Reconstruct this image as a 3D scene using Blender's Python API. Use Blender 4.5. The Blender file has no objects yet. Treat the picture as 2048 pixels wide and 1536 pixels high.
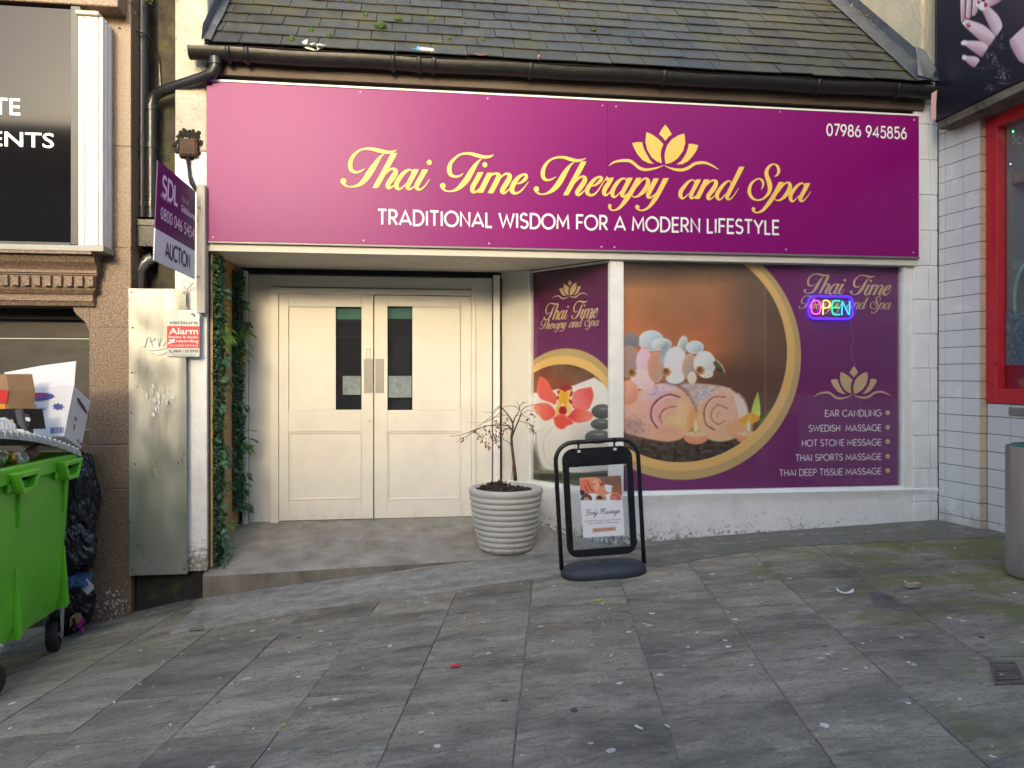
import bpy, bmesh, math, random
import numpy as np
from mathutils import Vector, Matrix, noise as mnoise

R = math.radians
random.seed(7)
SC = bpy.context.scene
COL = SC.collection

# ------------------------------------------------------------------ camera, world, sun, exposure
F_PX, CX, CY = 1500.0, 1024.0, 750.0          # focal length and horizon of the photograph (2048 px wide)
YAW = math.atan(200 / 1500)                   # the camera looks a little to the right of the shop's normal
CZ = 1.57
cam_d = bpy.data.cameras.new("camera")
cam_d.sensor_width = 36.0
cam_d.lens = F_PX / 2048 * 36.0
cam_d.shift_y = (CY - 768) / 2048.0
cam_d.clip_start, cam_d.clip_end = 0.05, 500
cam = bpy.data.objects.new("camera", cam_d)
cam.location = (0, 0, CZ)
cam.rotation_euler = (R(90), 0, -YAW)
COL.objects.link(cam)
SC.camera = cam

SUN_EL, SUN_AZ = 17.0, 10.0                   # low winter sun behind the viewer, a little to the left
world = bpy.data.worlds.new("World")
SC.world = world
world.use_nodes = True
wn = world.node_tree.nodes
sky = wn.new("ShaderNodeTexSky")
sky.sky_type = 'NISHITA'
sky.sun_disc = False
sky.sun_elevation = R(SUN_EL)
sky.sun_rotation = R(180 + SUN_AZ)
sky.dust_density = 2.0
sky.ozone_density = 0.7
wn["Background"].inputs["Strength"].default_value = 0.15
world.node_tree.links.new(sky.outputs[0], wn["Background"].inputs[0])
sun_d = bpy.data.lights.new("sun", 'SUN')
sun_d.energy = 0.42
sun_d.angle = R(7.0)
sun_d.color = (1.0, 0.80, 0.48)
sun = bpy.data.objects.new("sun", sun_d)
tosun = Vector((-math.sin(R(SUN_AZ)) * math.cos(R(SUN_EL)), -math.cos(R(SUN_AZ)) * math.cos(R(SUN_EL)), math.sin(R(SUN_EL))))
sun.rotation_euler = tosun.to_track_quat('Z', 'Y').to_euler()
sun.location = tosun * 30
COL.objects.link(sun)
SC.view_settings.view_transform = 'Standard'
SC.view_settings.look = 'None'
SC.view_settings.gamma = 1
SC.view_settings.exposure = 1.98
SC.cycles.max_bounces = 8
SC.cycles.use_denoising = True

# ------------------------------------------------------------------ measuring helpers (photo pixel -> point on a real plane)
S_, C_ = math.sin(YAW), math.cos(YAW)


def ray(u, v):
    a = (u - CX) / F_PX
    return Vector((S_ + a * C_, C_ - a * S_, (CY - v) / F_PX))


def P(u, v, y):                               # point on the facade-parallel plane y
    d = ray(u, v)
    return Vector((0, 0, CZ)) + d * (y / d.y)


def PX(u, v, x):                              # point on the plane x
    d = ray(u, v)
    return Vector((0, 0, CZ)) + d * (x / d.x)


def PP(u, v, p0, n):                          # point on any plane
    d = ray(u, v)
    o = Vector((0, 0, CZ))
    return o + d * ((Vector(p0) - o).dot(n) / d.dot(n))


def pixn(X, Y, Z):                            # arrays: world -> photo pixel (used to lay out the printed pictures)
    zc = X * S_ + Y * C_
    return CX + F_PX * (X * C_ - Y * S_) / zc, CY - F_PX * (Z - CZ) / zc


GK = [(-30, -2.6), (-5, -.66), (-3, -.45), (-2.48, -.37), (-2.18, -.30), (-1.64, -.197), (-.5, -.075), (.5, .025), (1, .06), (2, .128), (3, .18), (4.6, .245), (6, .30), (30, 1.0)]


def gz0(x):
    for (a, za), (b, zb) in zip(GK, GK[1:]):
        if x <= b:
            return za + (zb - za) * (x - a) / (b - a)
    return GK[-1][1]


def gz(x, y=6.2):                             # height of the sloping pavement: level along the flag courses, falling to the left
    x = x + .1925 * (6.2 - y)
    return (gz0(x - .25) + gz0(x - .1) + gz0(x) + gz0(x + .1) + gz0(x + .25)) / 5


def G(u, v):                                  # point on the pavement
    z = 0.0
    for _ in range(12):
        d = ray(u, v)
        k = (z - CZ) / d.z
        z = gz(d.x * k, d.y * k)
    return Vector((d.x * k, d.y * k, z))


# ------------------------------------------------------------------ materials
def lin(c):
    return tuple(((x / 255) / 12.92 if x / 255 <= .04045 else ((x / 255 + .055) / 1.055) ** 2.4) for x in c)


MATS = {}


def mat(name, col, rough=.6, var=.15, scale=8, bump=0.0, bscale=60, metal=0.0, spec=.5, col2=None, mix=.5, stretch=(1, 1, 1), coat=0.0, emit=None, estr=0.0, detail=6, rvar=.1):
    """procedural principled material: base colour broken up by noise, roughness variation and bump"""
    if name in MATS:
        return MATS[name]
    m = bpy.data.materials.new(name)
    m.use_nodes = True
    nt = m.node_tree
    N, L = nt.nodes, nt.links
    b = N["Principled BSDF"]
    tc = N.new("ShaderNodeTexCoord")
    mp = N.new("ShaderNodeMapping")
    mp.inputs["Scale"].default_value = stretch
    L.new(tc.outputs["Object"], mp.inputs[0])
    n1 = N.new("ShaderNodeTexNoise")
    n1.inputs["Scale"].default_value = scale
    n1.inputs["Detail"].default_value = detail
    n1.inputs["Roughness"].default_value = .65
    L.new(mp.outputs[0], n1.inputs["Vector"])
    cr = N.new("ShaderNodeValToRGB")
    c2 = col2 if col2 else tuple(x * (1 - var * 1.6) for x in col)
    cr.color_ramp.elements[0].position = .5 - .22
    cr.color_ramp.elements[1].position = .5 + .22
    cr.color_ramp.elements[0].color = (*c2, 1)
    cr.color_ramp.elements[1].color = (*(min(1, x * (1 + var * .4)) for x in col), 1)
    L.new(n1.outputs["Fac"], cr.inputs[0])
    L.new(cr.outputs[0], b.inputs["Base Color"])
    b.inputs["Metallic"].default_value = metal
    b.inputs["Specular IOR Level"].default_value = spec
    mr = N.new("ShaderNodeMapRange")
    mr.inputs[1].default_value, mr.inputs[2].default_value = .3, .7
    mr.inputs[3].default_value, mr.inputs[4].default_value = max(.02, rough - rvar), min(1, rough + rvar)
    L.new(n1.outputs["Fac"], mr.inputs[0])
    L.new(mr.outputs[0], b.inputs["Roughness"])
    if coat:
        b.inputs["Coat Weight"].default_value = coat
        b.inputs["Coat Roughness"].default_value = .08
    if bump:
        n2 = N.new("ShaderNodeTexNoise")
        n2.inputs["Scale"].default_value = bscale
        n2.inputs["Detail"].default_value = 5
        L.new(mp.outputs[0], n2.inputs["Vector"])
        bp = N.new("ShaderNodeBump")
        bp.inputs["Strength"].default_value = min(1, bump)
        bp.inputs["Distance"].default_value = .01
        L.new(n2.outputs["Fac"], bp.inputs["Height"])
        L.new(bp.outputs[0], b.inputs["Normal"])
    if emit:
        b.inputs["Emission Color"].default_value = (*emit, 1)
        b.inputs["Emission Strength"].default_value = estr
    MATS[name] = m
    return m


def add_stain(m, col, scale, lo, hi, amt=1.0, zfade=None, stretch=(1, 1, 1), detail=8, seed=0.0):
    """blotches of another colour with a shape of their own, optionally denser below a height"""
    nt = m.node_tree
    N, L = nt.nodes, nt.links
    b = N["Principled BSDF"]
    src = b.inputs["Base Color"].links[0].from_socket
    tc = N.new("ShaderNodeTexCoord")
    mp = N.new("ShaderNodeMapping")
    mp.inputs["Scale"].default_value = stretch
    mp.inputs["Location"].default_value = (seed, seed * 1.7, seed * .6)
    geo = N.new("ShaderNodeNewGeometry")
    L.new(geo.outputs["Position"], mp.inputs[0])
    n = N.new("ShaderNodeTexNoise")
    n.inputs["Scale"].default_value = scale
    n.inputs["Detail"].default_value = detail
    n.inputs["Roughness"].default_value = .7
    L.new(mp.outputs[0], n.inputs["Vector"])
    fac = n.outputs["Fac"]
    if zfade:
        axis, a, c, w = zfade
        sx = N.new("ShaderNodeSeparateXYZ")
        L.new(geo.outputs["Position"], sx.inputs[0])
        mz = N.new("ShaderNodeMapRange")
        mz.inputs[1].default_value, mz.inputs[2].default_value = a, c
        mz.inputs[3].default_value, mz.inputs[4].default_value = w, -w
        L.new(sx.outputs[axis], mz.inputs[0])
        ad = N.new("ShaderNodeMath")
        ad.operation = 'ADD'
        L.new(fac, ad.inputs[0])
        L.new(mz.outputs[0], ad.inputs[1])
        fac = ad.outputs[0]
    mr = N.new("ShaderNodeMapRange")
    mr.inputs[1].default_value, mr.inputs[2].default_value = lo, hi
    mr.inputs[3].default_value, mr.inputs[4].default_value = 0, amt
    L.new(fac, mr.inputs[0])
    mx = N.new("ShaderNodeMixRGB")
    L.new(mr.outputs[0], mx.inputs[0])
    L.new(src, mx.inputs[1])
    mx.inputs[2].default_value = (*col, 1)
    L.new(mx.outputs[0], b.inputs["Base Color"])
    return m


def glass_mat(name, tint=(1, 1, 1), f0=.05):
    if name in MATS:
        return MATS[name]
    m = bpy.data.materials.new(name)
    m.use_nodes = True
    N, L = m.node_tree.nodes, m.node_tree.links
    N.remove(N["Principled BSDF"])
    t = N.new("ShaderNodeBsdfTransparent")
    t.inputs[0].default_value = (*tint, 1)
    g = N.new("ShaderNodeBsdfGlossy")
    g.inputs["Roughness"].default_value = .02
    fr = N.new("ShaderNodeLayerWeight")
    fr.inputs["Blend"].default_value = .12
    mr = N.new("ShaderNodeMapRange")
    mr.inputs[3].default_value, mr.inputs[4].default_value = f0, .9
    L.new(fr.outputs["Fresnel"], mr.inputs[0])
    mx = N.new("ShaderNodeMixShader")
    L.new(mr.outputs[0], mx.inputs[0])
    L.new(t.outputs[0], mx.inputs[1])
    L.new(g.outputs[0], mx.inputs[2])
    L.new(mx.outputs[0], N["Material Output"].inputs[0])
    MATS[name] = m
    return m


def print_mat(name, rough=.35, spec=.5):
    """a printed picture: ink colours stored on the sheet's own mesh"""
    if name in MATS:
        return MATS[name]
    m = bpy.data.materials.new(name)
    m.use_nodes = True
    N, L = m.node_tree.nodes, m.node_tree.links
    a = N.new("ShaderNodeAttribute")
    a.attribute_name = "ink"
    b = N["Principled BSDF"]
    L.new(a.outputs["Color"], b.inputs["Base Color"])
    b.inputs["Roughness"].default_value = rough
    b.inputs["Specular IOR Level"].default_value = spec
    MATS[name] = m
    return m


def wave_panel_mat():                          # ribbed / venetian slats
    pass


# ------------------------------------------------------------------ mesh helpers
def nb():
    return bmesh.new()


def link(o, parent=None):
    COL.objects.link(o)
    if parent is not None:
        o.parent = parent
    return o


def root_of(o):
    while o.parent is not None:
        o = o.parent
    return o


def obj(name, bm, m, parent=None, smooth=False, local=False):
    """one mesh object; vertices are given in world space unless local"""
    me = bpy.data.meshes.new(name)
    if parent is not None and not local:
        r = root_of(parent)
        bmesh.ops.translate(bm, verts=bm.verts, vec=-r.location)
    bm.normal_update()
    bm.to_mesh(me)
    bm.free()
    for mm in (m if isinstance(m, (list, tuple)) else [m]):
        me.materials.append(mm)
    if smooth:
        me.polygons.foreach_set("use_smooth", [True] * len(me.polygons))
        if smooth != 'all':
            me.set_sharp_from_angle(angle=R(smooth if isinstance(smooth, (int, float)) and smooth is not True else 40))
    return link(bpy.data.objects.new(name, me), parent)


def thing(name, label, cat, loc=(0, 0, 0), group=None, rot=(0, 0, 0)):
    o = bpy.data.objects.new(name, None)
    o.empty_display_size = .1
    o.location = loc
    o.rotation_euler = rot
    COL.objects.link(o)
    return tag(o, label, cat, group)


def tag(o, label, cat, group=None):
    o["label"], o["category"] = label, cat
    if group:
        o["group"] = group
    return o


def structure(o, kind="structure"):
    o["kind"] = kind
    return o


def box(bm, x0, x1, y0, y1, z0, z1, bev=0.0, mtx=None, mi=0):
    r = bmesh.ops.create_cube(bm, size=1.0)
    vs = r["verts"]
    for v in vs:
        v.co = Vector((x0 + (v.co.x + .5) * (x1 - x0), y0 + (v.co.y + .5) * (y1 - y0), z0 + (v.co.z + .5) * (z1 - z0)))
    if bev > 0:
        es = list({e for v in vs for e in v.link_edges})
        rr = bmesh.ops.bevel(bm, geom=es, offset=bev, segments=2, affect='EDGES', profile=.5)
        vs = list({v for f in rr["faces"] for v in f.verts} | {v for v in vs if v.is_valid})
    if mtx is not None:
        bmesh.ops.transform(bm, matrix=mtx, verts=vs)
    if mi:
        for f in {f for v in vs for f in v.link_faces}:
            f.material_index = mi
    return vs


def quad(bm, a, b, c, d, mi=0):
    f = bm.faces.new([bm.verts.new(p) for p in (a, b, c, d)])
    f.material_index = mi
    return f


def poly(bm, pts, mi=0):
    f = bm.faces.new([bm.verts.new(p) for p in pts])
    f.material_index = mi
    return f


def prism(bm, pts, vec, mi=0, cap=True):
    """extrude a planar outline by vec"""
    vec = Vector(vec)
    a = [bm.verts.new(p) for p in pts]
    b = [bm.verts.new(Vector(p) + vec) for p in pts]
    n = len(pts)
    for i in range(n):
        f = bm.faces.new((a[i], a[(i + 1) % n], b[(i + 1) % n], b[i]))
        f.material_index = mi
    if cap:
        for ring in (a[::-1], b):
            f = bm.faces.new(ring)
            f.material_index = mi
    return a + b


def tube(bm, pts, r, seg=10, caps=True):
    pts = [Vector(p) for p in pts]
    n = len(pts)
    rs = r if isinstance(r, (list, tuple)) else [r] * n
    up = None
    rings = []
    for i, p in enumerate(pts):
        t = (pts[min(i + 1, n - 1)] - pts[max(i - 1, 0)]).normalized()
        if up is None:
            up = Vector((0, 0, 1)) if abs(t.z) < .9 else Vector((0, 1, 0))
        s = t.cross(up)
        if s.length < 1e-5:
            s = t.orthogonal()
        s.normalize()
        up = s.cross(t).normalized()
        rings.append([bm.verts.new(p + (s * math.cos(2 * math.pi * k / seg) + up * math.sin(2 * math.pi * k / seg)) * rs[i]) for k in range(seg)])
    for a, b in zip(rings, rings[1:]):
        for k in range(seg):
            bm.faces.new((a[k], a[(k + 1) % seg], b[(k + 1) % seg], b[k]))
    if caps:
        bm.faces.new(rings[0][::-1])
        bm.faces.new(rings[-1])


def lathe(bm, prof, c=(0, 0, 0), seg=48, close=False):
    c = Vector(c)
    rings = [[bm.verts.new(c + Vector((r * math.cos(2 * math.pi * k / seg), r * math.sin(2 * math.pi * k / seg), z))) for k in range(seg)] for r, z in prof]
    for a, b in zip(rings, rings[1:]):
        for k in range(seg):
            bm.faces.new((a[k], a[(k + 1) % seg], b[(k + 1) % seg], b[k]))
    if close:
        bm.faces.new(rings[0][::-1])
        bm.faces.new(rings[-1])


def rrect(x0, x1, y0, y1, r, seg=6):
    out = []
    for cx, cy, a0 in ((x1 - r, y1 - r, 0), (x0 + r, y1 - r, 90), (x0 + r, y0 + r, 180), (x1 - r, y0 + r, 270)):
        for k in range(seg + 1):
            a = R(a0 + 90 * k / seg)
            out.append((cx + r * math.cos(a), cy + r * math.sin(a)))
    return out


def loft(bm, sections, cap0=True, cap1=True):
    rings = [[bm.verts.new(p) for p in s] for s in sections]
    n = len(rings[0])
    for a, b in zip(rings, rings[1:]):
        for k in range(n):
            bm.faces.new((a[k], a[(k + 1) % n], b[(k + 1) % n], b[k]))
    if cap0:
        bm.faces.new(rings[0][::-1])
    if cap1:
        bm.faces.new(rings[-1])
    return rings


def ring_prism(bm, outer, inner, to3, depth):
    """frame between two outlines with the same count, extruded"""
    n = len(outer)
    V = {}
    for key, o in (('o', outer), ('i', inner)):
        for d in (0, 1):
            V[key, d] = [bm.verts.new(to3(p[0], p[1], d * depth)) for p in o]
    for k in range(n):
        j = (k + 1) % n
        for (a, b) in ((('o', 0), ('i', 0)), (('i', 0), ('i', 1)), (('i', 1), ('o', 1)), (('o', 1), ('o', 0))):
            bm.faces.new((V[a][k], V[a][j], V[b][j], V[b][k]))
    bmesh.ops.recalc_face_normals(bm, faces=bm.faces)


def rot_about(p, axis, ang):
    return Matrix.Translation(Vector(p)) @ Matrix.Rotation(ang, 4, axis) @ Matrix.Translation(-Vector(p))


# ------------------------------------------------------------------ lettering
def crom(pts, n=7):
    """Catmull-Rom through points of any dimension"""
    p = [np.array(q[:3], float) for q in pts]
    if len(p) < 3:
        return p
    p = [2 * p[0] - p[1]] + p + [2 * p[-1] - p[-2]]
    out = []
    for i in range(1, len(p) - 2):
        for k in range(n):
            t = k / n
            a, b, c, d = p[i - 1:i + 3]
            out.append(.5 * (2 * b + (c - a) * t + (2 * a - 5 * b + 4 * c - d) * t * t + (3 * b - a - 3 * c + d) * t ** 3))
    out.append(p[-2])
    return out


def ribbon(pts, f0=False, f1=False, n=7):
    """pen stroke (x, y, width) -> quads; flat horizontal cut at an end when asked"""
    q = crom(pts, n)
    L, Rr = [], []
    for i, c in enumerate(q):
        t = q[min(i + 1, len(q) - 1)][:2] - q[max(i - 1, 0)][:2]
        t = t / (np.linalg.norm(t) + 1e-9)
        nrm = np.array([-t[1], t[0]])
        w = max(c[2], 2.0) / 2
        L.append(c[:2] + nrm * w)
        Rr.append(c[:2] - nrm * w)
    if f0 or f1:
        for flag, idx in ((f0, 0), (f1, -1)):
            if flag:
                h = q[idx][2] / 2
                s = 1 if L[idx][0] > Rr[idx][0] else -1
                L[idx] = q[idx][:2] + np.array([s * h * 1.04, 0])
                Rr[idx] = q[idx][:2] - np.array([s * h * 1.04, 0])
    return [[L[i], L[i + 1], Rr[i + 1], Rr[i]] for i in range(len(q) - 1)]


def disc(x, y, rx, ry=None, n=20):
    ry = ry or rx
    return [[np.array([x + rx * math.cos(2 * math.pi * k / n), y + ry * math.sin(2 * math.pi * k / n)]) for k in range(n)]]


def Tglyph(A, B, ball):
    return [ribbon(A), ribbon(B), disc(*ball)]


def place(shapes, ox, oy, s):
    return [[[np.array([ox + p[0] / s, oy + p[1] / s]) for p in f] for f in sh] for sh in shapes]


W_THAI = place(Tglyph(
    [(580, 592, 14), (500, 640, 35), (400, 660, 50), (310, 610, 75), (290, 500, 90), (320, 380, 75), (400, 275, 55), (500, 205, 42), (620, 177, 46), (740, 184, 62), (880, 217, 78), (1000, 242, 70), (1100, 250, 55), (1180, 235, 38), (1235, 207, 14)],
    [(985, 290, 14), (930, 325, 35), (860, 410, 75), (770, 545, 110), (690, 670, 125), (600, 800, 112), (500, 900, 75), (400, 945, 45), (300, 957, 28), (210, 940, 38), (150, 890, 62), (140, 845, 80)], (150, 842, 60)) + [
    ribbon([(1195, 268, 112), (1000, 628, 105), (800, 985, 100)], True, True),
    ribbon([(950, 770, 20), (1060, 640, 36), (1150, 592, 46), (1220, 625, 82), (1205, 700, 105), (1130, 810, 105), (1065, 910, 95), (1065, 970, 72), (1120, 975, 45), (1200, 925, 20)]),
    ribbon([(1575, 650, 22), (1520, 608, 32), (1430, 640, 62), (1335, 735, 84), (1252, 860, 92), (1240, 955, 88), (1285, 1005, 50), (1350, 980, 28), (1440, 890, 22)]),
    ribbon([(1640, 598, 110), (1560, 760, 98), (1475, 920, 95), (1475, 990, 68), (1535, 998, 36), (1620, 935, 20)], True),
    ribbon([(1555, 620, 24), (1560, 660, 26), (1555, 720, 30)]),
    ribbon([(1830, 606, 110), (1745, 760, 100), (1660, 910, 98), (1655, 985, 72), (1730, 1012, 36), (1830, 930, 22), (1915, 800, 12)], True),
    disc(1910, 460, 50, 54)], 672, 280, 10.24)
W_TIME = place(Tglyph(
    [(555, 582, 14), (490, 630, 32), (395, 647, 48), (300, 605, 75), (270, 505, 92), (295, 385, 75), (370, 290, 55), (470, 207, 42), (590, 174, 44), (720, 180, 62), (850, 216, 74), (980, 245, 65), (1080, 240, 50), (1140, 222, 34), (1178, 198, 14)],
    [(935, 285, 14), (880, 325, 38), (810, 410, 75), (720, 550, 108), (640, 690, 120), (550, 800, 108), (450, 890, 75), (360, 935, 42), (260, 948, 26), (180, 925, 38), (135, 875, 60), (130, 840, 76)], (138, 835, 56)) + [
    ribbon([(916, 556, 108), (830, 720, 98), (750, 860, 95), (750, 945, 75), (810, 962, 42), (890, 900, 24)], True),
    disc(1000, 405, 50, 54),
    ribbon([(1110, 568, 108), (1005, 770, 105), (905, 975, 106)], True, True),
    ribbon([(990, 780, 20), (1120, 632, 36), (1215, 585, 46), (1285, 620, 85), (1255, 715, 102), (1180, 860, 100), (1112, 985, 100)], False, True),
    ribbon([(1240, 770, 20), (1350, 640, 36), (1440, 588, 44), (1508, 625, 84), (1490, 705, 102), (1420, 820, 102), (1360, 920, 95), (1362, 972, 70), (1420, 975, 42), (1520, 880, 20)]),
    ribbon([(1640, 800, 14), (1745, 765, 46), (1830, 695, 70), (1850, 625, 58), (1795, 605, 44), (1700, 655, 70), (1610, 760, 92), (1560, 870, 100), (1562, 950, 88), (1620, 988, 55), (1705, 965, 35), (1800, 875, 24), (1892, 755, 12)])], 872, 290, 10.24)
W_THER = place(Tglyph(
    [(590, 612, 14), (500, 662, 35), (400, 687, 50), (310, 640, 78), (290, 530, 98), (320, 400, 80), (400, 280, 58), (500, 207, 45), (640, 167, 48), (780, 172, 62), (900, 207, 78), (1040, 242, 72), (1150, 235, 50), (1215, 214, 32), (1268, 190, 14)],
    [(1003, 285, 14), (940, 325, 38), (860, 420, 80), (770, 560, 115), (690, 700, 128), (590, 840, 115), (480, 935, 80), (380, 987, 45), (280, 1008, 28), (190, 985, 42), (135, 925, 64), (135, 885, 82)], (145, 888, 62)) + [
    ribbon([(1226, 260, 116), (1020, 645, 110), (808, 1032, 106)], True, True),
    ribbon([(960, 820, 20), (1080, 670, 38), (1180, 607, 50), (1250, 642, 88), (1230, 730, 110), (1150, 850, 110), (1078, 950, 100), (1080, 1012, 72), (1140, 1012, 45), (1250, 910, 20)]),
    ribbon([(1390, 827, 14), (1490, 795, 48), (1600, 700, 75), (1625, 632, 62), (1560, 617, 48), (1460, 680, 75), (1362, 800, 95), (1300, 905, 100), (1312, 990, 88), (1370, 1030, 55), (1450, 1015, 48), (1530, 945, 34), (1640, 780, 22), (1750, 605, 16)]),
    [[np.array(p, float) for p in ((1745, 592), (1790, 640), (1910, 620), (1860, 720), (1800, 712), (1715, 690))]],
    ribbon([(1862, 665, 70), (1780, 770, 100), (1700, 900, 102), (1690, 1000, 84), (1750, 1022, 45), (1840, 935, 20)])], 1060, 300, 11.378) + place([
    ribbon([(835, 480, 22), (790, 420, 32), (700, 445, 58), (600, 545, 85), (522, 680, 95), (508, 780, 92), (545, 842, 55), (610, 815, 30), (705, 715, 20)]),
    ribbon([(915, 404, 112), (830, 570, 100), (740, 750, 97), (738, 815, 80), (790, 825, 46), (880, 745, 22)], True),
    ribbon([(826, 430, 24), (834, 480, 26), (825, 540, 30)]),
    ribbon([(1115, 404, 112), (960, 690, 108), (830, 890, 105), (700, 1060, 70), (600, 1130, 45), (520, 1143, 34), (458, 1110, 52), (448, 1050, 76)], True), disc(450, 1042, 40),
    ribbon([(1040, 640, 20), (1180, 465, 38), (1270, 420, 48), (1320, 475, 88), (1300, 590, 105), (1220, 710, 100), (1130, 795, 64), (1050, 840, 38), (985, 838, 24), (955, 795, 14)]),
    ribbon([(1508, 418, 112), (1410, 610, 104), (1322, 790, 97), (1340, 852, 64), (1410, 838, 36), (1520, 740, 20)], True),
    ribbon([(1730, 414, 114), (1590, 690, 106), (1470, 900, 100), (1350, 1060, 65), (1250, 1130, 45), (1150, 1148, 32), (1085, 1110, 48), (1065, 1072, 62)], True), disc(1075, 1070, 50)], 1180, 320, 11.378)
W_AND = place([
    ribbon([(640, 575, 22), (590, 508, 32), (490, 545, 62), (380, 660, 90), (282, 800, 107), (268, 915, 102), (312, 983, 56), (380, 957, 34), (485, 855, 20)]),
    ribbon([(733, 497, 122), (640, 680, 110), (550, 860, 105), (530, 940, 86), (568, 982, 52), (660, 920, 24)], True),
    ribbon([(628, 520, 26), (638, 580, 28), (628, 650, 32)]),
    ribbon([(940, 498, 128), (815, 745, 120), (685, 998, 118)], True, True),
    ribbon([(840, 760, 20), (1000, 572, 42), (1120, 520, 52), (1178, 565, 97), (1150, 680, 116), (1050, 820, 116), (975, 930, 105), (990, 1003, 60), (1070, 978, 38), (1170, 890, 20)]),
    ribbon([(1575, 610, 22), (1520, 535, 34), (1420, 582, 66), (1312, 700, 90), (1220, 840, 102), (1204, 945, 98), (1250, 1012, 56), (1320, 988, 34), (1430, 860, 20)]),
    ribbon([(1840, 172, 122), (1660, 530, 112), (1480, 890, 105), (1460, 965, 88), (1500, 1010, 50), (1580, 970, 28), (1680, 840, 20), (1755, 720, 12)], True)], 1340, 320, 12.8)
W_SPA = place([
    ribbon([(880, 425, 16), (960, 372, 52), (988, 270, 76), (960, 165, 64), (870, 107, 36), (760, 152, 60), (682, 280, 95), (682, 400, 106), (740, 560, 120), (765, 700, 116), (740, 830, 86), (660, 935, 60), (560, 1007, 45), (440, 1028, 40), (320, 980, 65), (247, 870, 86), (238, 760, 88), (282, 620, 65), (380, 520, 42), (490, 482, 38), (568, 530, 60), (592, 620, 56), (570, 700, 36), (540, 757, 12)]),
    ribbon([(1060, 566, 118), (880, 890, 110), (740, 1100, 106), (600, 1270, 75), (500, 1333, 50), (415, 1348, 38), (345, 1305, 62), (342, 1262, 84)], True), disc(343, 1252, 48),
    ribbon([(980, 830, 20), (1120, 632, 40), (1220, 575, 48), (1278, 632, 92), (1260, 750, 108), (1170, 900, 100), (1060, 1005, 58), (980, 1032, 38), (905, 1018, 22), (892, 975, 12)]),
    ribbon([(1650, 665, 22), (1600, 593, 34), (1490, 642, 62), (1380, 760, 90), (1302, 880, 100), (1292, 990, 98), (1332, 1062, 52), (1400, 1028, 32), (1515, 910, 20)]),
    ribbon([(1738, 590, 118), (1660, 750, 106), (1560, 940, 100), (1540, 1015, 86), (1585, 1058, 50), (1660, 1008, 30), (1740, 910, 20), (1812, 803, 12)], True),
    ribbon([(1640, 610, 26), (1650, 665, 28), (1640, 740, 32)])], 1480, 320, 12.8)
LOTUS = place([
    [[np.array(p, float) for p in q]] for q in (
        [(1030, 80), (1080, 145), (1140, 245), (1080, 290), (1030, 355), (980, 295), (922, 240), (980, 140)],
        [(710, 207), (800, 245), (900, 315), (998, 412), (960, 500), (950, 600), (968, 740), (880, 705), (790, 630), (720, 510), (690, 380), (698, 270)],
        [(1350, 232), (1250, 262), (1140, 330), (1060, 430), (1020, 560), (1015, 650), (1035, 752), (1130, 730), (1240, 655), (1330, 530), (1368, 400), (1365, 300)],
        [(460, 395), (540, 378), (633, 380), (650, 460), (700, 570), (770, 690), (835, 748), (740, 735), (640, 685), (550, 580), (500, 490)],
        [(1425, 408), (1500, 410), (1592, 432), (1560, 520), (1500, 610), (1420, 700), (1320, 755), (1220, 760), (1300, 700), (1380, 580), (1420, 470)])] + [
    ribbon([(60, 785, 8), (160, 718, 34), (300, 692, 46), (420, 697, 52), (510, 755, 50), (590, 820, 52), (700, 848, 46), (830, 830, 32), (920, 805, 22), (998, 772, 8)]),
    ribbon([(1015, 775, 8), (1110, 820, 28), (1220, 848, 45), (1330, 850, 52), (1430, 812, 52), (1530, 748, 50), (1640, 728, 50), (1740, 738, 40), (1850, 790, 28), (1940, 845, 8)])], 1210, 240, 8.533)


def arcp(cx, cy, rx, ry, a0, a1, n=18):
    return [(cx + rx * math.cos(R(a0 + (a1 - a0) * k / n)), cy + ry * math.sin(R(a0 + (a1 - a0) * k / n))) for k in range(n + 1)]


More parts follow.
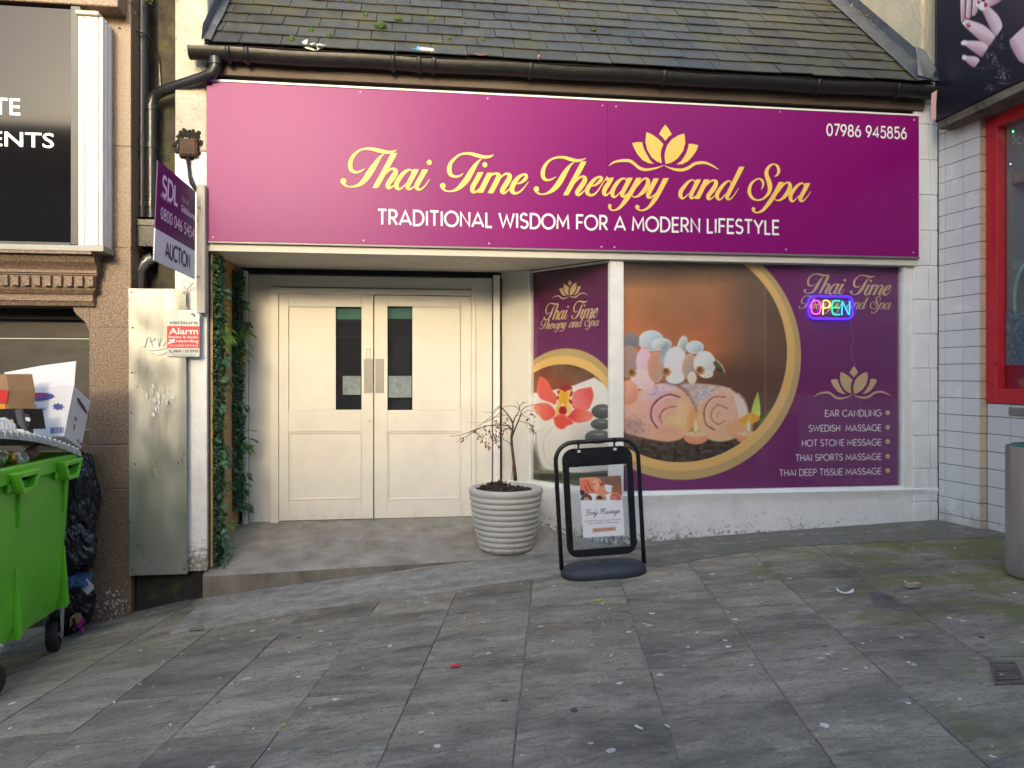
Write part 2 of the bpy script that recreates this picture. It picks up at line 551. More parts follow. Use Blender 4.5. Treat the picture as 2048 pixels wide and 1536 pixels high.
# geometric monoline capitals, cap height 1: (advance, [polylines])
CAPS = {
    'A': (.86, [[(0, 0), (.43, 1), (.86, 0)], [(.17, .27), (.69, .27)]]),
    'C': (.84, [arcp(.5, .5, .5, .5, 48, 312)]),
    'D': (.80, [[(.06, 0), (.06, 1), (.32, 1)] + arcp(.32, .5, .46, .5, 90, -90)[1:] + [(.06, 0)]]),
    'E': (.58, [[(.58, 1), (.06, 1), (.06, 0), (.58, 0)], [(.06, .5), (.53, .5)]]),
    'F': (.54, [[(.56, 1), (.06, 1), (.06, 0)], [(.06, .5), (.5, .5)]]),
    'G': (.98, [arcp(.5, .5, .5, .5, 45, 360) + [(.62, .5)]]),
    'H': (.74, [[(.06, 0), (.06, 1)], [(.68, 0), (.68, 1)], [(.06, .5), (.68, .5)]]),
    'I': (.16, [[(.08, 0), (.08, 1)]]),
    'K': (.68, [[(.06, 0), (.06, 1)], [(.64, 1), (.08, .45)], [(.25, .6), (.68, 0)]]),
    'B': (.64, [[(.06, 0), (.06, 1), (.34, 1)] + arcp(.34, .76, .22, .24, 90, -90)[1:] + [(.06, .52)], [(.34, .52)] + arcp(.34, .26, .26, .26, 90, -90)[1:] + [(.06, 0)]]),
    'L': (.50, [[(.06, 1), (.06, 0), (.5, 0)]]),
    'M': (.98, [[(.04, 0), (.1, 1), (.49, .25), (.88, 1), (.94, 0)]]),
    'N': (.78, [[(.06, 0), (.06, 1), (.72, 0), (.72, 1)]]),
    'O': (1.0, [arcp(.5, .5, .5, .5, 90, 450, 30)]),
    'P': (.62, [[(.06, 0), (.06, 1), (.33, 1)] + arcp(.33, .73, .26, .27, 90, -90)[1:] + [(.06, .46)]]),
    'R': (.66, [[(.06, 0), (.06, 1), (.33, 1)] + arcp(.33, .73, .26, .27, 90, -90)[1:] + [(.06, .46)], [(.3, .46), (.63, 0)]]),
    'S': (.60, [arcp(.3, .745, .25, .255, 30, 235)[:-1] + [(.2, .55), (.4, .47)] + arcp(.3, .27, .28, .27, 40, -150)]),
    'T': (.64, [[(0, 1), (.64, 1)], [(.32, 1), (.32, 0)]]),
    'U': (.72, [[(.06, 1), (.06, .32)] + arcp(.36, .32, .3, .32, 180, 360)[1:] + [(.66, 1)]]),
    'V': (.8, [[(0, 1), (.4, 0), (.8, 1)]]),
    'W': (1.15, [[(0, 1), (.29, 0), (.575, .8), (.86, 0), (1.15, 1)]]),
    'Y': (.74, [[(0, 1), (.37, .45), (.74, 1)], [(.37, .45), (.37, 0)]]),
    '0': (.66, [arcp(.33, .5, .29, .5, 90, 450, 30)]),
    '1': (.36, [[(.02, .8), (.24, 1), (.24, 0)]]),
    '4': (.66, [[(.48, 0), (.48, 1), (.02, .27), (.66, .27)]]),
    '5': (.6, [[(.55, 1), (.14, 1), (.1, .55)] + arcp(.29, .32, .28, .32, 125, -150)]),
    '6': (.62, [arcp(.31, .3, .27, .3, 90, 450, 26), [(.06, .38), (.2, .72), (.42, 1)]]),
    '7': (.58, [[(.02, 1), (.56, 1), (.18, 0)]]),
    '8': (.62, [arcp(.31, .76, .22, .24, -90, 270, 24), arcp(.31, .27, .27, .27, 90, 450, 26)]),
    '9': (.62, [arcp(.31, .7, .27, .3, -90, 270, 26), [(.56, .62), (.42, .28), (.2, 0)]]),
}


def mono_shapes(s, w=.13, gap=.15, space=.42):
    """-> list of face lists in cap units, total width"""
    out, x = [], 0.0
    for ch in s:
        if ch == ' ':
            x += space
            continue
        adv, strokes = CAPS[ch]
        for st in strokes:
            pts = [np.array((x + p[0], p[1])) for p in st]
            closed = np.linalg.norm(pts[0] - pts[-1]) < 1e-6
            n = len(pts)
            Ls, Rs = [], []
            for i in range(n):
                a = pts[i - 1] if i > 0 else (pts[-2] if closed else None)
                b = pts[i + 1] if i < n - 1 else (pts[1] if closed else None)
                d1 = (pts[i] - a) / np.linalg.norm(pts[i] - a) if a is not None else None
                d2 = (b - pts[i]) / np.linalg.norm(b - pts[i]) if b is not None else None
                if d1 is None:
                    d1 = d2
                if d2 is None:
                    d2 = d1
                n1, n2 = np.array([-d1[1], d1[0]]), np.array([-d2[1], d2[0]])
                m = n1 + n2
                m = m / (np.linalg.norm(m) + 1e-9)
                k = min(2.2, 1 / max(.25, m.dot(n1)))
                Ls.append(pts[i] + m * w / 2 * k)
                Rs.append(pts[i] - m * w / 2 * k)
            sh = []
            for i in range(n - 1):
                sh.append([np.clip(q, (-9, -.0 - w / 2), (999, 1 + w / 2)) for q in (Ls[i], Ls[i + 1], Rs[i + 1], Rs[i])])
            out.append(sh)
        x += adv + gap
    return out, x - gap


def sans_shapes(s, bold=0.0):
    """built-in sans text -> faces normalised to cap height 1"""
    cu = bpy.data.curves.new("tmp_text", 'FONT')
    cu.body = s
    cu.resolution_u = 3
    cu.offset = bold
    o = bpy.data.objects.new("tmp_text", cu)
    COL.objects.link(o)
    dg = bpy.context.evaluated_depsgraph_get()
    me = o.evaluated_get(dg).to_mesh()
    co = [np.array(v.co[:2]) for v in me.vertices]
    fs = [[co[i] for i in p.vertices] for p in me.polygons]
    o.evaluated_get(dg).to_mesh_clear()
    bpy.data.objects.remove(o)
    bpy.data.curves.remove(cu)
    xs = [p[0] for f in fs for p in f]
    x0, x1 = min(xs), max(xs)
    return [[[np.array(((p[0] - x0) / .69, p[1] / .69)) for p in f] for f in fs]], (x1 - x0) / .69


LEV = [0]


def emit_shapes(bm, shapes, fn, nrm, step=.0005, levels=5, mi=0):
    """write flat lettering with fn(x, y) -> world point; neighbouring strokes sit at slightly different heights"""
    nrm = Vector(nrm)
    for sh in shapes:
        off = nrm * (step * (LEV[0] % levels))
        LEV[0] += 1
        for f in sh:
            try:
                face = bm.faces.new([bm.verts.new(fn(p[0], p[1]) + off) for p in f])
                face.material_index = mi
            except ValueError:
                pass


def line_fit(shapes_w, a, b, up, shear=0.0):
    """map cap-unit text on the segment a->b (baseline), up = world vector of one cap height"""
    shapes, w = shapes_w
    a, b, up = Vector(a), Vector(b), Vector(up)
    d = (b - a) / w
    return shapes, (lambda x, y: a + d * (x + shear * y) + up * y)


def remap(shapes, fn):
    return [[[np.array(fn(p[0], p[1])) for p in f] for f in sh] for sh in shapes]


# ------------------------------------------------------------------ painting of printed pictures (photo-pixel layout, sRGB 0..255)
def vnoise(U, V, s, seed=0):
    rng = np.random.RandomState(seed)
    g = rng.rand(64, 64)
    x, y = U / s, V / s
    xi, yi = np.floor(x).astype(int), np.floor(y).astype(int)
    fx, fy = x - xi, y - yi
    fx, fy = fx * fx * (3 - 2 * fx), fy * fy * (3 - 2 * fy)
    a, b = g[xi % 64, yi % 64], g[(xi + 1) % 64, yi % 64]
    c, d = g[xi % 64, (yi + 1) % 64], g[(xi + 1) % 64, (yi + 1) % 64]
    return (a * (1 - fx) + b * fx) * (1 - fy) + (c * (1 - fx) + d * fx) * fy


def fbm(U, V, s, seed=0):
    return (vnoise(U, V, s, seed) + .5 * vnoise(U, V, s / 2, seed + 1) + .25 * vnoise(U, V, s / 4, seed + 2)) / 1.75


class Paint:
    def __init__(self, U, V, base):
        self.U, self.V = U, V
        self.I = np.zeros((len(U), 3)) + np.array(base, float)

    def mix(self, m, col):
        col = np.array(col, float)
        m = np.clip(m, 0, 1)[:, None]
        self.I = self.I * (1 - m) + col * m

    def ell(self, x, y, rx, ry, col, soft=1.0, rot=0, amt=1.0, shade=None):
        c, s = math.cos(R(rot)), math.sin(R(rot))
        du, dv = self.U - x, self.V - y
        a, b = (du * c + dv * s) / rx, (-du * s + dv * c) / ry
        q = np.sqrt(a * a + b * b) + 1e-6
        m = np.clip((1 - q) * min(rx, ry) / max(soft, .01) + .5, 0, 1) * amt
        if shade:
            k = np.clip(.5 + .5 * (a * shade[1] + b * shade[2]), 0, 1)[:, None]
            colr = np.array(col, float) * (1 - k) + np.array(shade[0], float) * k
            m = m[:, None]
            self.I = self.I * (1 - m) + colr * m
        else:
            self.mix(m, col)

    def sd(self, pts):
        pts = np.array(pts, float)
        d = np.full(len(self.U), 1e9)
        ins = np.zeros(len(self.U), bool)
        n = len(pts)
        for i in range(n):
            a, b = pts[i], pts[(i + 1) % n]
            e = b - a
            w0, w1 = self.U - a[0], self.V - a[1]
            t = np.clip((w0 * e[0] + w1 * e[1]) / (e @ e + 1e-9), 0, 1)
            d = np.minimum(d, np.hypot(w0 - e[0] * t, w1 - e[1] * t))
            cond = (a[1] > self.V) != (b[1] > self.V)
            with np.errstate(divide='ignore', invalid='ignore'):
                xx = a[0] + (self.V - a[1]) * e[0] / (e[1] if abs(e[1]) > 1e-9 else 1e-9)
            ins ^= cond & (self.U < xx)
        return np.where(ins, d, -d)

    def poly(self, pts, col, soft=1.0, amt=1.0, smooth=True, grad=None):
        if smooth:
            q = crom([(p[0], p[1], 0) for p in list(pts) + [pts[0]]], 4)
            pts = [(p[0], p[1]) for p in q[:-1]]
        m = np.clip(self.sd(pts) / max(soft, .01) + .5, 0, 1) * amt
        if grad:
            (x0, y0, x1, y1, c2) = grad
            t = np.clip(((self.U - x0) * (x1 - x0) + (self.V - y0) * (y1 - y0)) / ((x1 - x0) ** 2 + (y1 - y0) ** 2), 0, 1)[:, None]
            cc = np.array(col, float) * (1 - t) + np.array(c2, float) * t
            self.I = self.I * (1 - m[:, None]) + cc * m[:, None]
        else:
            self.mix(m, col)
        return m

    def line(self, pts, w, col, soft=1.0, amt=1.0):
        pts = [np.array(p, float) for p in crom([(p[0], p[1], 0) for p in pts], 6)]
        d = np.full(len(self.U), 1e9)
        for a, b in zip(pts, pts[1:]):
            e = (b - a)[:2]
            t = np.clip(((self.U - a[0]) * e[0] + (self.V - a[1]) * e[1]) / (e @ e + 1e-9), 0, 1)
            d = np.minimum(d, np.hypot(self.U - a[0] - e[0] * t, self.V - a[1] - e[1] * t))
        self.mix(np.clip((w / 2 - d) / soft + .5, 0, 1) * amt, col)

    def ink(self):
        c = np.clip(self.I, 0, 255) / 255
        return np.where(c <= .04045, c / 12.92, ((c + .055) / 1.055) ** 2.4)


def picture_grid(name, p00, p10, p01, nx, ny, paint, m, parent=None, gain=1.0):
    """flat printed sheet: fine grid whose vertices carry the ink colours. paint(U, V) -> Paint"""
    p00, p10, p01 = (np.array(p, float) for p in (p00, p10, p01))
    s, t = np.meshgrid(np.linspace(0, 1, nx), np.linspace(0, 1, ny))
    s, t = s.ravel()[:, None], t.ravel()[:, None]
    W = p00 + (p10 - p00) * s + (p01 - p00) * t
    U, V = pixn(W[:, 0], W[:, 1], W[:, 2])
    ink = paint(U, V).ink() * gain
    ink = ink * np.minimum(1, .84 / np.maximum(ink.max(1), 1e-6))[:, None]
    if parent is not None:
        W = W - np.array(root_of(parent).location)
    i = (np.arange(ny - 1)[:, None] * nx + np.arange(nx - 1)[None, :]).ravel()
    F = np.stack([i, i + 1, i + nx + 1, i + nx], 1)
    me = bpy.data.meshes.new(name)
    me.vertices.add(len(W))
    me.vertices.foreach_set("co", W.ravel())
    me.loops.add(F.size)
    me.loops.foreach_set("vertex_index", F.ravel())
    me.polygons.add(len(F))
    me.polygons.foreach_set("loop_start", np.arange(0, F.size, 4))
    me.update(calc_edges=True)
    at = me.attributes.new("ink", 'FLOAT_COLOR', 'POINT')
    at.data.foreach_set("color", np.concatenate([ink, np.ones((len(ink), 1))], 1).ravel().astype(np.float32))
    me.materials.append(m)
    return link(bpy.data.objects.new(name, me), parent)

# ------------------------------------------------------------------ shared materials
white_paint = add_stain(mat("white_wall_paint", (.74, .74, .72), .75, .06, 5, .9, 14), (.30, .27, .22), 26, .60, .74, .85, ('Z', .05, .75, .10))
add_stain(white_paint, (.17, .135, .095), 30, .57, .68, .85, ('Z', .10, .42, .17), seed=5)
add_stain(white_paint, (.42, .40, .35), 3.5, .58, .8, .55, stretch=(1, 1, .25))
cream_wood = mat("cream_gloss_woodwork", (.72, .695, .63), .38, .05, 4, .12, 30, col2=(.66, .63, .56))
add_stain(cream_wood, (.42, .38, .31), 18, .62, .78, .65, ('Z', .15, .7, .10))
add_stain(cream_wood, (.50, .45, .36), 5, .60, .78, .35, stretch=(1, 1, .3), seed=17)
frame_white = mat("white_frame_paint", (.78, .78, .75), .45, .05, 9, .15, 40, col2=(.68, .67, .62))
render_old = add_stain(mat("weathered_render", (.55, .50, .41), .9, .18, 6, 1.0, 45), (.10, .09, .07), 9, .60, .72, .8)
granite = mat("brown_granite", (.27, .185, .118), .42, .5, 75, .06, 120, col2=(.07, .045, .034), detail=2)
add_stain(granite, (.50, .37, .26), 95, .60, .66, .6, detail=2)
add_stain(granite, (.03, .025, .022), 120, .60, .65, .7, detail=2, seed=9)
add_stain(granite, (.035, .03, .028), 3, .60, .8, .6, stretch=(1, 1, .5))
moss_stone = add_stain(mat("dark_mossy_stone", (.07, .06, .045), .95, .4, 12, .8, 60), (.09, .11, .03), 5, .5, .66, .8)
black_plastic = mat("black_gutter_plastic", (.014, .014, .015), .42, .3, 14, .1, 60)
pipe_black = mat("black_pipe_paint", (.02, .021, .023), .32, .3, 10, .1, 50)
brown_board = mat("brown_fascia_paint", (.085, .058, .042), .6, .2, 6, .2, 50)
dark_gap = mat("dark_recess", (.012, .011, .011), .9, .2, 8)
lead = mat("grey_lead_sheet", (.13, .14, .155), .5, .25, 9, .5, 16, metal=.3)
alu_edge = mat("aluminium_trim", (.55, .54, .50), .4, .1, 10, metal=.4)
purple_sign = mat("purple_sign_vinyl", (.205, .002, .132), .36, .0, 3, .02, 200, spec=.22, rvar=.0)
add_stain(purple_sign, (.14, .004, .085), 2.2, .54, .78, .35, stretch=(1.6, 1, .18), seed=4)
add_stain(purple_sign, (.30, .10, .22), 60, .72, .78, .25, seed=6)
gold_letter = mat("yellow_lettering", (.83, .55, .11), .45, .04, 5)
white_letter = mat("white_lettering", (.80, .79, .78), .45, .03, 5)
screw_mat = mat("screw_cap", (.62, .45, .58), .4, .05, 5)
steel = mat("brushed_steel", (.27, .27, .26), .45, .12, 30, .05, 90, metal=.5, stretch=(1, 1, .06))
black_paint = mat("black_powder_coat", (.008, .009, .012), .32, .3, 20, .05, 100)
rubber = mat("grey_rubber", (.035, .042, .055), .6, .3, 30, .25, 90)
add_stain(rubber, (.25, .25, .26), 60, .72, .76, .6)

# ------------------------------------------------------------------ ground: sloping flagged pavement
DA = YAW + math.atan(86 / 1500)                # the flag courses run this far right of the facade's normal
D1 = Vector((math.sin(DA), math.cos(DA), 0))
D2 = Vector((math.cos(DA), -math.sin(DA), 0))


def flag_mat():
    m = mat("york_flagstone", (.335, .298, .225), .88, .3, 2.4, 1.0, 11, stretch=(.75, 1.8, 1), col2=(.135, .124, .10), detail=12, spec=.12)
    nt = m.node_tree
    N, L = nt.nodes, nt.links
    b = N["Principled BSDF"]
    src = b.inputs["Base Color"].links[0].from_socket
    at = N.new("ShaderNodeAttribute")
    at.attribute_name = "slab"
    mr = N.new("ShaderNodeMapRange")
    mr.inputs[3].default_value, mr.inputs[4].default_value = .87, 1.14
    L.new(at.outputs["Fac"], mr.inputs[0])
    mul = N.new("ShaderNodeMixRGB")
    mul.blend_type = 'MULTIPLY'
    mul.inputs[0].default_value = 1
    L.new(src, mul.inputs[1])
    L.new(mr.outputs[0], mul.inputs[2])
    L.new(mul.outputs[0], b.inputs["Base Color"])
    add_stain(m, (.075, .072, .066), 1.6, .52, .70, .7, stretch=(.5, 1.5, 1), seed=3)
    add_stain(m, (.46, .43, .35), 3.4, .57, .72, .55, stretch=(.7, 1.5, 1), seed=8)
    add_stain(m, (.50, .48, .41), 3.4, .60, .70, .42, stretch=(.5, 2.4, 1), seed=33)
    add_stain(m, (.085, .08, .072), 4.2, .58, .68, .6, stretch=(.6, 2.0, 1), seed=41)
    add_stain(m, (.30, .225, .15), 1.1, .60, .70, .45, seed=14)
    add_stain(m, (.10, .095, .08), 55, .54, .66, .6, seed=51, detail=3)
    add_stain(m, (.09, .086, .076), 16, .54, .62, .45, stretch=(.55, 1.7, 1), seed=71)
    add_stain(m, (.50, .47, .39), 19, .60, .68, .45, stretch=(.55, 1.7, 1), seed=75)
    off = N.new("ShaderNodeCombineXYZ")
    ofm = N.new("ShaderNodeMath")
    ofm.operation = 'MULTIPLY'
    ofm.inputs[1].default_value = 57.0
    L.new(at.outputs["Fac"], ofm.inputs[0])
    for k_ in range(2):
        L.new(ofm.outputs[0], off.inputs[k_])
    for nd in [x for x in N if x.bl_idname == "ShaderNodeMapping"]:
        sk_ = nd.inputs[0].links[0].from_socket
        va_ = N.new("ShaderNodeVectorMath")
        va_.operation = 'ADD'
        L.new(sk_, va_.inputs[0])
        L.new(off.outputs[0], va_.inputs[1])
        L.new(va_.outputs[0], nd.inputs[0])
    add_stain(m, (.055, .054, .050), .8, .52, .66, .55, seed=61)
    add_stain(m, (.14, .155, .045), 2.4, .56, .70, .8, ('X', .8, 4.0, -.17), seed=21)
    add_stain(m, (.46, .44, .38), 38, .66, .72, .55, seed=5)
    add_stain(m, (.035, .034, .032), 15, .69, .75, .8, seed=11)
    # trodden chewing gum: pale round spots
    src = b.inputs["Base Color"].links[0].from_socket
    geo = N.new("ShaderNodeNewGeometry")
    for sc_, rad, lim, colr in ((4.6, .075, .14, (.62, .61, .56)), (3.2, .062, .20, (.46, .45, .40)), (9.0, .07, .07, (.66, .63, .56)), (3.7, .075, .09, (.06, .057, .055))):
        vo = N.new("ShaderNodeTexVoronoi")
        vo.voronoi_dimensions = '2D'
        vo.inputs["Scale"].default_value = sc_
        mp = N.new("ShaderNodeMapping")
        mp.inputs["Location"].default_value = (sc_ * 3.1, rad * 90, 0)
        nz = N.new("ShaderNodeTexNoise")
        nz.inputs["Scale"].default_value = 30
        ad = N.new("ShaderNodeMixRGB")
        ad.inputs[0].default_value = .035
        L.new(geo.outputs["Position"], nz.inputs["Vector"])
        L.new(geo.outputs["Position"], ad.inputs[1])
        L.new(nz.outputs["Color"], ad.inputs[2])
        L.new(ad.outputs[0], mp.inputs[0])
        L.new(mp.outputs[0], vo.inputs["Vector"])
        sp = N.new("ShaderNodeSeparateColor")
        L.new(vo.outputs["Color"], sp.inputs[0])
        r2 = N.new("ShaderNodeMath")             # radius varies per spot
        r2.operation = 'MULTIPLY_ADD'
        L.new(sp.outputs["Green"], r2.inputs[0])
        r2.inputs[1].default_value, r2.inputs[2].default_value = rad * .7, rad * .4
        lt = N.new("ShaderNodeMath")
        lt.operation = 'LESS_THAN'
        L.new(vo.outputs["Distance"], lt.inputs[0])
        L.new(r2.outputs[0], lt.inputs[1])
        l2 = N.new("ShaderNodeMath")
        l2.operation = 'LESS_THAN'
        L.new(sp.outputs["Red"], l2.inputs[0])
        l2.inputs[1].default_value = lim
        mm = N.new("ShaderNodeMath")
        mm.operation = 'MULTIPLY'
        L.new(lt.outputs[0], mm.inputs[0])
        L.new(l2.outputs[0], mm.inputs[1])
        m3 = N.new("ShaderNodeMath")
        m3.operation = 'MULTIPLY'
        L.new(mm.outputs[0], m3.inputs[0])
        m3.inputs[1].default_value = .85
        mx = N.new("ShaderNodeMixRGB")
        L.new(m3.outputs[0], mx.inputs[0])
        L.new(src, mx.inputs[1])
        mx.inputs[2].default_value = (*colr, 1)
        src = mx.outputs[0]
    L.new(src, b.inputs["Base Color"])
    return m


mortar = mat("pavement_joint_sand", (.26, .235, .19), .95, .35, 14, .6, 70, col2=(.07, .064, .052))
bm = nb()
lay = bm.verts.layers.float.new("slab")
cs = sorted(G(u, 1500).dot(D2) for u in (313, 530, 771, 1029, 1350, 1647))
while cs[0] > -9:
    cs.insert(0, cs[0] - random.uniform(.5, .68))
while cs[-1] < 11:
    cs.append(cs[-1] + random.uniform(.5, .7))
for c0, c1 in zip(cs, cs[1:]):
    t = -7 + random.uniform(0, .8)
    while t < 7.2:
        ln = random.choice((.45, .6, .75, .9, 1.1, 1.25)) * random.uniform(.92, 1.08)
        val, dz = random.random(), random.uniform(-.003, .003)
        g = .0050 * random.uniform(.6, 1.3)
        if -6.5 < (D1 * t + D2 * c0).y < 6.6:
            nx, ny = 6, 8
            tw = random.uniform(-.012, .012)
            top = []
            for j in range(ny + 1):
                row = []
                for i in range(nx + 1):
                    cc = c0 + g + (c1 - c0 - 2 * g) * i / nx
                    tt = t + g + (ln - 2 * g) * j / ny + tw * (i / nx - .5)
                    p = D1 * tt + D2 * cc
                    p += (D2 * mnoise.noise(p * 5.0) + D1 * mnoise.noise(p * 5.0 + Vector((9, 0, 0)))) * .007
                    edge = i in (0, nx) or j in (0, ny)
                    p.z = gz(p.x, p.y) + dz - (.004 if edge else 0) + .003 * mnoise.noise(p * 3.0)
                    vv = bm.verts.new(p)
                    vv[lay] = val
                    row.append(vv)
                top.append(row)
            for j in range(ny):
                for i in range(nx):
                    bm.faces.new((top[j][i], top[j][i + 1], top[j + 1][i + 1], top[j + 1][i]))
            ringv = top[0] + [r[-1] for r in top[1:]] + top[-1][-2::-1] + [r[0] for r in top[-2:0:-1]]
            low = []
            for vv in ringv:
                w = bm.verts.new(vv.co - Vector((0, 0, .03)))
                w[lay] = val
                low.append(w)
            n = len(ringv)
            for i in range(n):
                bm.faces.new((ringv[i], low[i], low[(i + 1) % n], ringv[(i + 1) % n]))
        t += ln
structure(obj("pavement", bm, flag_mat(), smooth=50))
bm = nb()
xs = [-30, -16, -9] + [-9 + .3 * i for i in range(1, 68)] + [16, 30]
ra = [bm.verts.new((x - .1925 * 20.2, -14, gz(x) - .0075)) for x in xs]
rb = [bm.verts.new((x + .1925 * 2.8, 9, gz(x) - .0075)) for x in xs]
for i in range(len(xs) - 1):
    bm.faces.new((ra[i], ra[i + 1], rb[i + 1], rb[i]))
structure(obj("ground", bm, mortar))

# tarmac and concrete apron between the flags and the shop
apron_mat = mat("apron_concrete", (.40, .375, .33), .92, .3, 9, .9, 90, col2=(.22, .205, .18), detail=9)
add_stain(apron_mat, (.12, .12, .095), 2.6, .36, .60, .85, ('X', .6, 2.6, -.12), stretch=(.7, 2, 1), seed=2)
add_stain(apron_mat, (.12, .135, .045), 3.0, .56, .70, .6, ('X', 1.0, 2.6, -.06), seed=9)
add_stain(apron_mat, (.34, .33, .29), 7, .56, .68, .6, seed=19)
add_stain(apron_mat, (.07, .07, .062), 14, .58, .68, .7, seed=29)
add_stain(apron_mat, (.56, .54, .49), 22, .66, .74, .6, seed=4)
add_stain(apron_mat, (.10, .095, .085), 5, .64, .72, .6, seed=12)
bm = nb()
front = [G(398, 1260), G(640, 1218), G(880, 1185), G(1110, 1152), G(1290, 1138), G(1450, 1112), G(1530, 1096), G(1700, 1088), G(1970, 1076)]
cols_ = []
for i in range(41):
    x = -1.62 + (4.9 + 1.62) * i / 40
    for a, b in zip(front, front[1:]):
        if x <= b.x or b is front[-1]:
            yf = a.y + (b.y - a.y) * (x - a.x) / (b.x - a.x)
            break
    yf = min(max(yf, 5.3), 5.9) + .012 * mnoise.noise(Vector((x * 5, 0, 0)))
    cols_.append([bm.verts.new((x, y, gz(x, y) + (-.02 if k == 0 else .007) + (.004 * mnoise.noise(Vector((x * 4, y * 4, 0))) if k > 1 else 0)))
                  for k, y in enumerate([yf - .003, yf, yf + .15, yf + .35, 6.1, 6.3])])
for a, b in zip(cols_, cols_[1:]):
    for k in range(5):
        bm.faces.new((a[k], b[k], b[k + 1], a[k + 1]))
structure(obj("apron_path", bm, apron_mat, smooth=60))
# pale mortar fillet at the left end of the apron
bm = nb()
a, b = Vector((-1.64, 6.19, gz(-1.64) + .012)), G(398, 1262) + Vector((-.02, 0, .012))
pts = [a.lerp(b, k / 8) + Vector((.02 * mnoise.noise(Vector((k, 0, 0))), 0, 0)) for k in range(9)]
for p, q in zip(pts, pts[1:]):
    w1, w2 = .03 + .02 * random.random(), .05
    quad(bm, p + Vector((-w2, 0, -.012)), q + Vector((-w2, 0, -.012)), q + Vector((w1, 0, 0)), p + Vector((w1, 0, 0)))
structure(obj("mortar_fillet_path", bm, mat("pale_mortar", (.27, .24, .18), .95, .3, 18, .9, 60)))

# ------------------------------------------------------------------ the massage shop
shop = thing("shop_building", "white painted massage shop with purple sign, grey slate roof and cream double doors", "building", (1.5, 6.3, 0))


def plat_front(x):
    return max(-.011 + .0275 * (x + 1.64), gz(x) + .004)


step_mat = mat("doorstep_concrete", (.35, .33, .29), .9, .3, 5, .8, 70, col2=(.19, .175, .15), detail=9)
add_stain(step_mat, (.50, .47, .41), 12, .62, .70, .6, seed=6)
add_stain(step_mat, (.11, .092, .073), 3.0, .58, .72, .7, stretch=(.6, 1.6, 1), seed=7)
bm = nb()
cols_ = []
for i in range(45):
    x = -1.64 + 3.4 * i / 44
    zf, zb = plat_front(x), .205 + .003 * x
    row = [bm.verts.new((x, 6.2, gz(x) - .08)), bm.verts.new((x, 6.2 + .006 * mnoise.noise(Vector((x * 6, 3, 0))), zf - .015))]
    for k, y in enumerate((6.215, 6.4, 6.6, 6.8, 7.0, 7.2, 7.35)):
        row.append(bm.verts.new((x, y, zf + (zb - zf) * (y - 6.2) / 1.05 + (.004 * mnoise.noise(Vector((x * 5, y * 5, 0)))))))
    cols_.append(row)
for a, b in zip(cols_, cols_[1:]):
    for k in range(len(a) - 1):
        bm.faces.new((a[k], b[k], b[k + 1], a[k + 1]))
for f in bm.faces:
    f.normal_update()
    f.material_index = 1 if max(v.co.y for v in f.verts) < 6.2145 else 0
riser_mat = add_stain(mat("stained_shade_riser", (.20, .17, .135), .9, .3, 6, .7, 60, col2=(.11, .092, .073), stretch=(1, 1, .4)), (.34, .29, .23), 5, .58, .7, .7, stretch=(1, 1, .25), seed=4)  # brown staining, plus a darker tone for shade the weak sun lacks
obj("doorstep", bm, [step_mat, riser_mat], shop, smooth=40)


def plat(x, y):
    zf, zb = plat_front(x), .205 + .003 * x
    return zf + (zb - zf) * (y - 6.2) / 1.05


# rendered side walls, plinth and pilasters
XL0, XL1 = P(349, 700, 6.25).x, -1.615
bm = nb()
box(bm, XL0, XL1, 6.25, 9.5, 0.012, 3.35, .012)
box(bm, P(375, 900, 6.25).x, XL1 - .002, 6.235, 6.27, 0.012, 2.6, .006)
obj("side_wall", bm, white_paint, shop)
bm = nb()
box(bm, XL0, XL1, 6.25, 9.5, 3.352, 8, .02)
obj("upper_wall", bm, render_old, shop)
bm = nb()
box(bm, P(272, 1180, 6.26).x, -1.63, 6.27, 6.6, gz(-2.2) - .1, .0115)
base_mat = add_stain(mat("black_damp_plinth", (.03, .028, .024), .95, .4, 10, .8, 50), (.06, .08, .02), 3, .5, .64, .9)
obj("damp_plinth", bm, base_mat, shop)
# plinth below the windows, running round the splayed corner
A2, B2 = Vector((1.113, 7.05, 0)), Vector((1.693, 6.30, 0))
spl = (B2 - A2).normalized()
spn = Vector((spl.y, -spl.x, 0))               # outward normal of the splay
if spn.y > 0:
    spn = -spn
PL = [(.86, 7.24), (1.113 + spn.x * .035, 7.05 + spn.y * .035), (1.66, 6.262), (1.70, 6.247), (4.73, 6.247)]
bm = nb()
cols_ = []
seg = []
for (xa, ya), (xb, yb) in zip(PL, PL[1:]):
    n = max(1, int(math.hypot(xb - xa, yb - ya) / .07))
    seg += [(xa + (xb - xa) * k / n, ya + (yb - ya) * k / n) for k in range(n)]
seg.append(PL[-1])
for (x, y) in seg:
    zb = (plat(x, y) if x < 1.2 else gz(x)) - .05
    ztop = .548
    row = []
    for k in range(9):
        z = zb + (ztop - .045 - zb) * k / 8
        wob = .008 * mnoise.noise(Vector((x * 6, z * 6, 0))) + .006 * mnoise.noise(Vector((x * 17, z * 15, 4)))
        row.append(bm.verts.new((x + spn.x * wob * .3, y - abs(wob) - (.012 if k == 8 else 0), z)))
    row.append(bm.verts.new((x, y - .022, ztop - .012)))
    row.append(bm.verts.new((x, y - .012, ztop)))
    row.append(bm.verts.new((x + .02, y + .14, ztop + .012)))
    cols_.append(row)
for a, b in zip(cols_, cols_[1:]):
    for k in range(len(a) - 1):
        bm.faces.new((a[k], b[k], b[k + 1], a[k + 1]))
obj("window_plinth", bm, white_paint, shop, smooth=50)
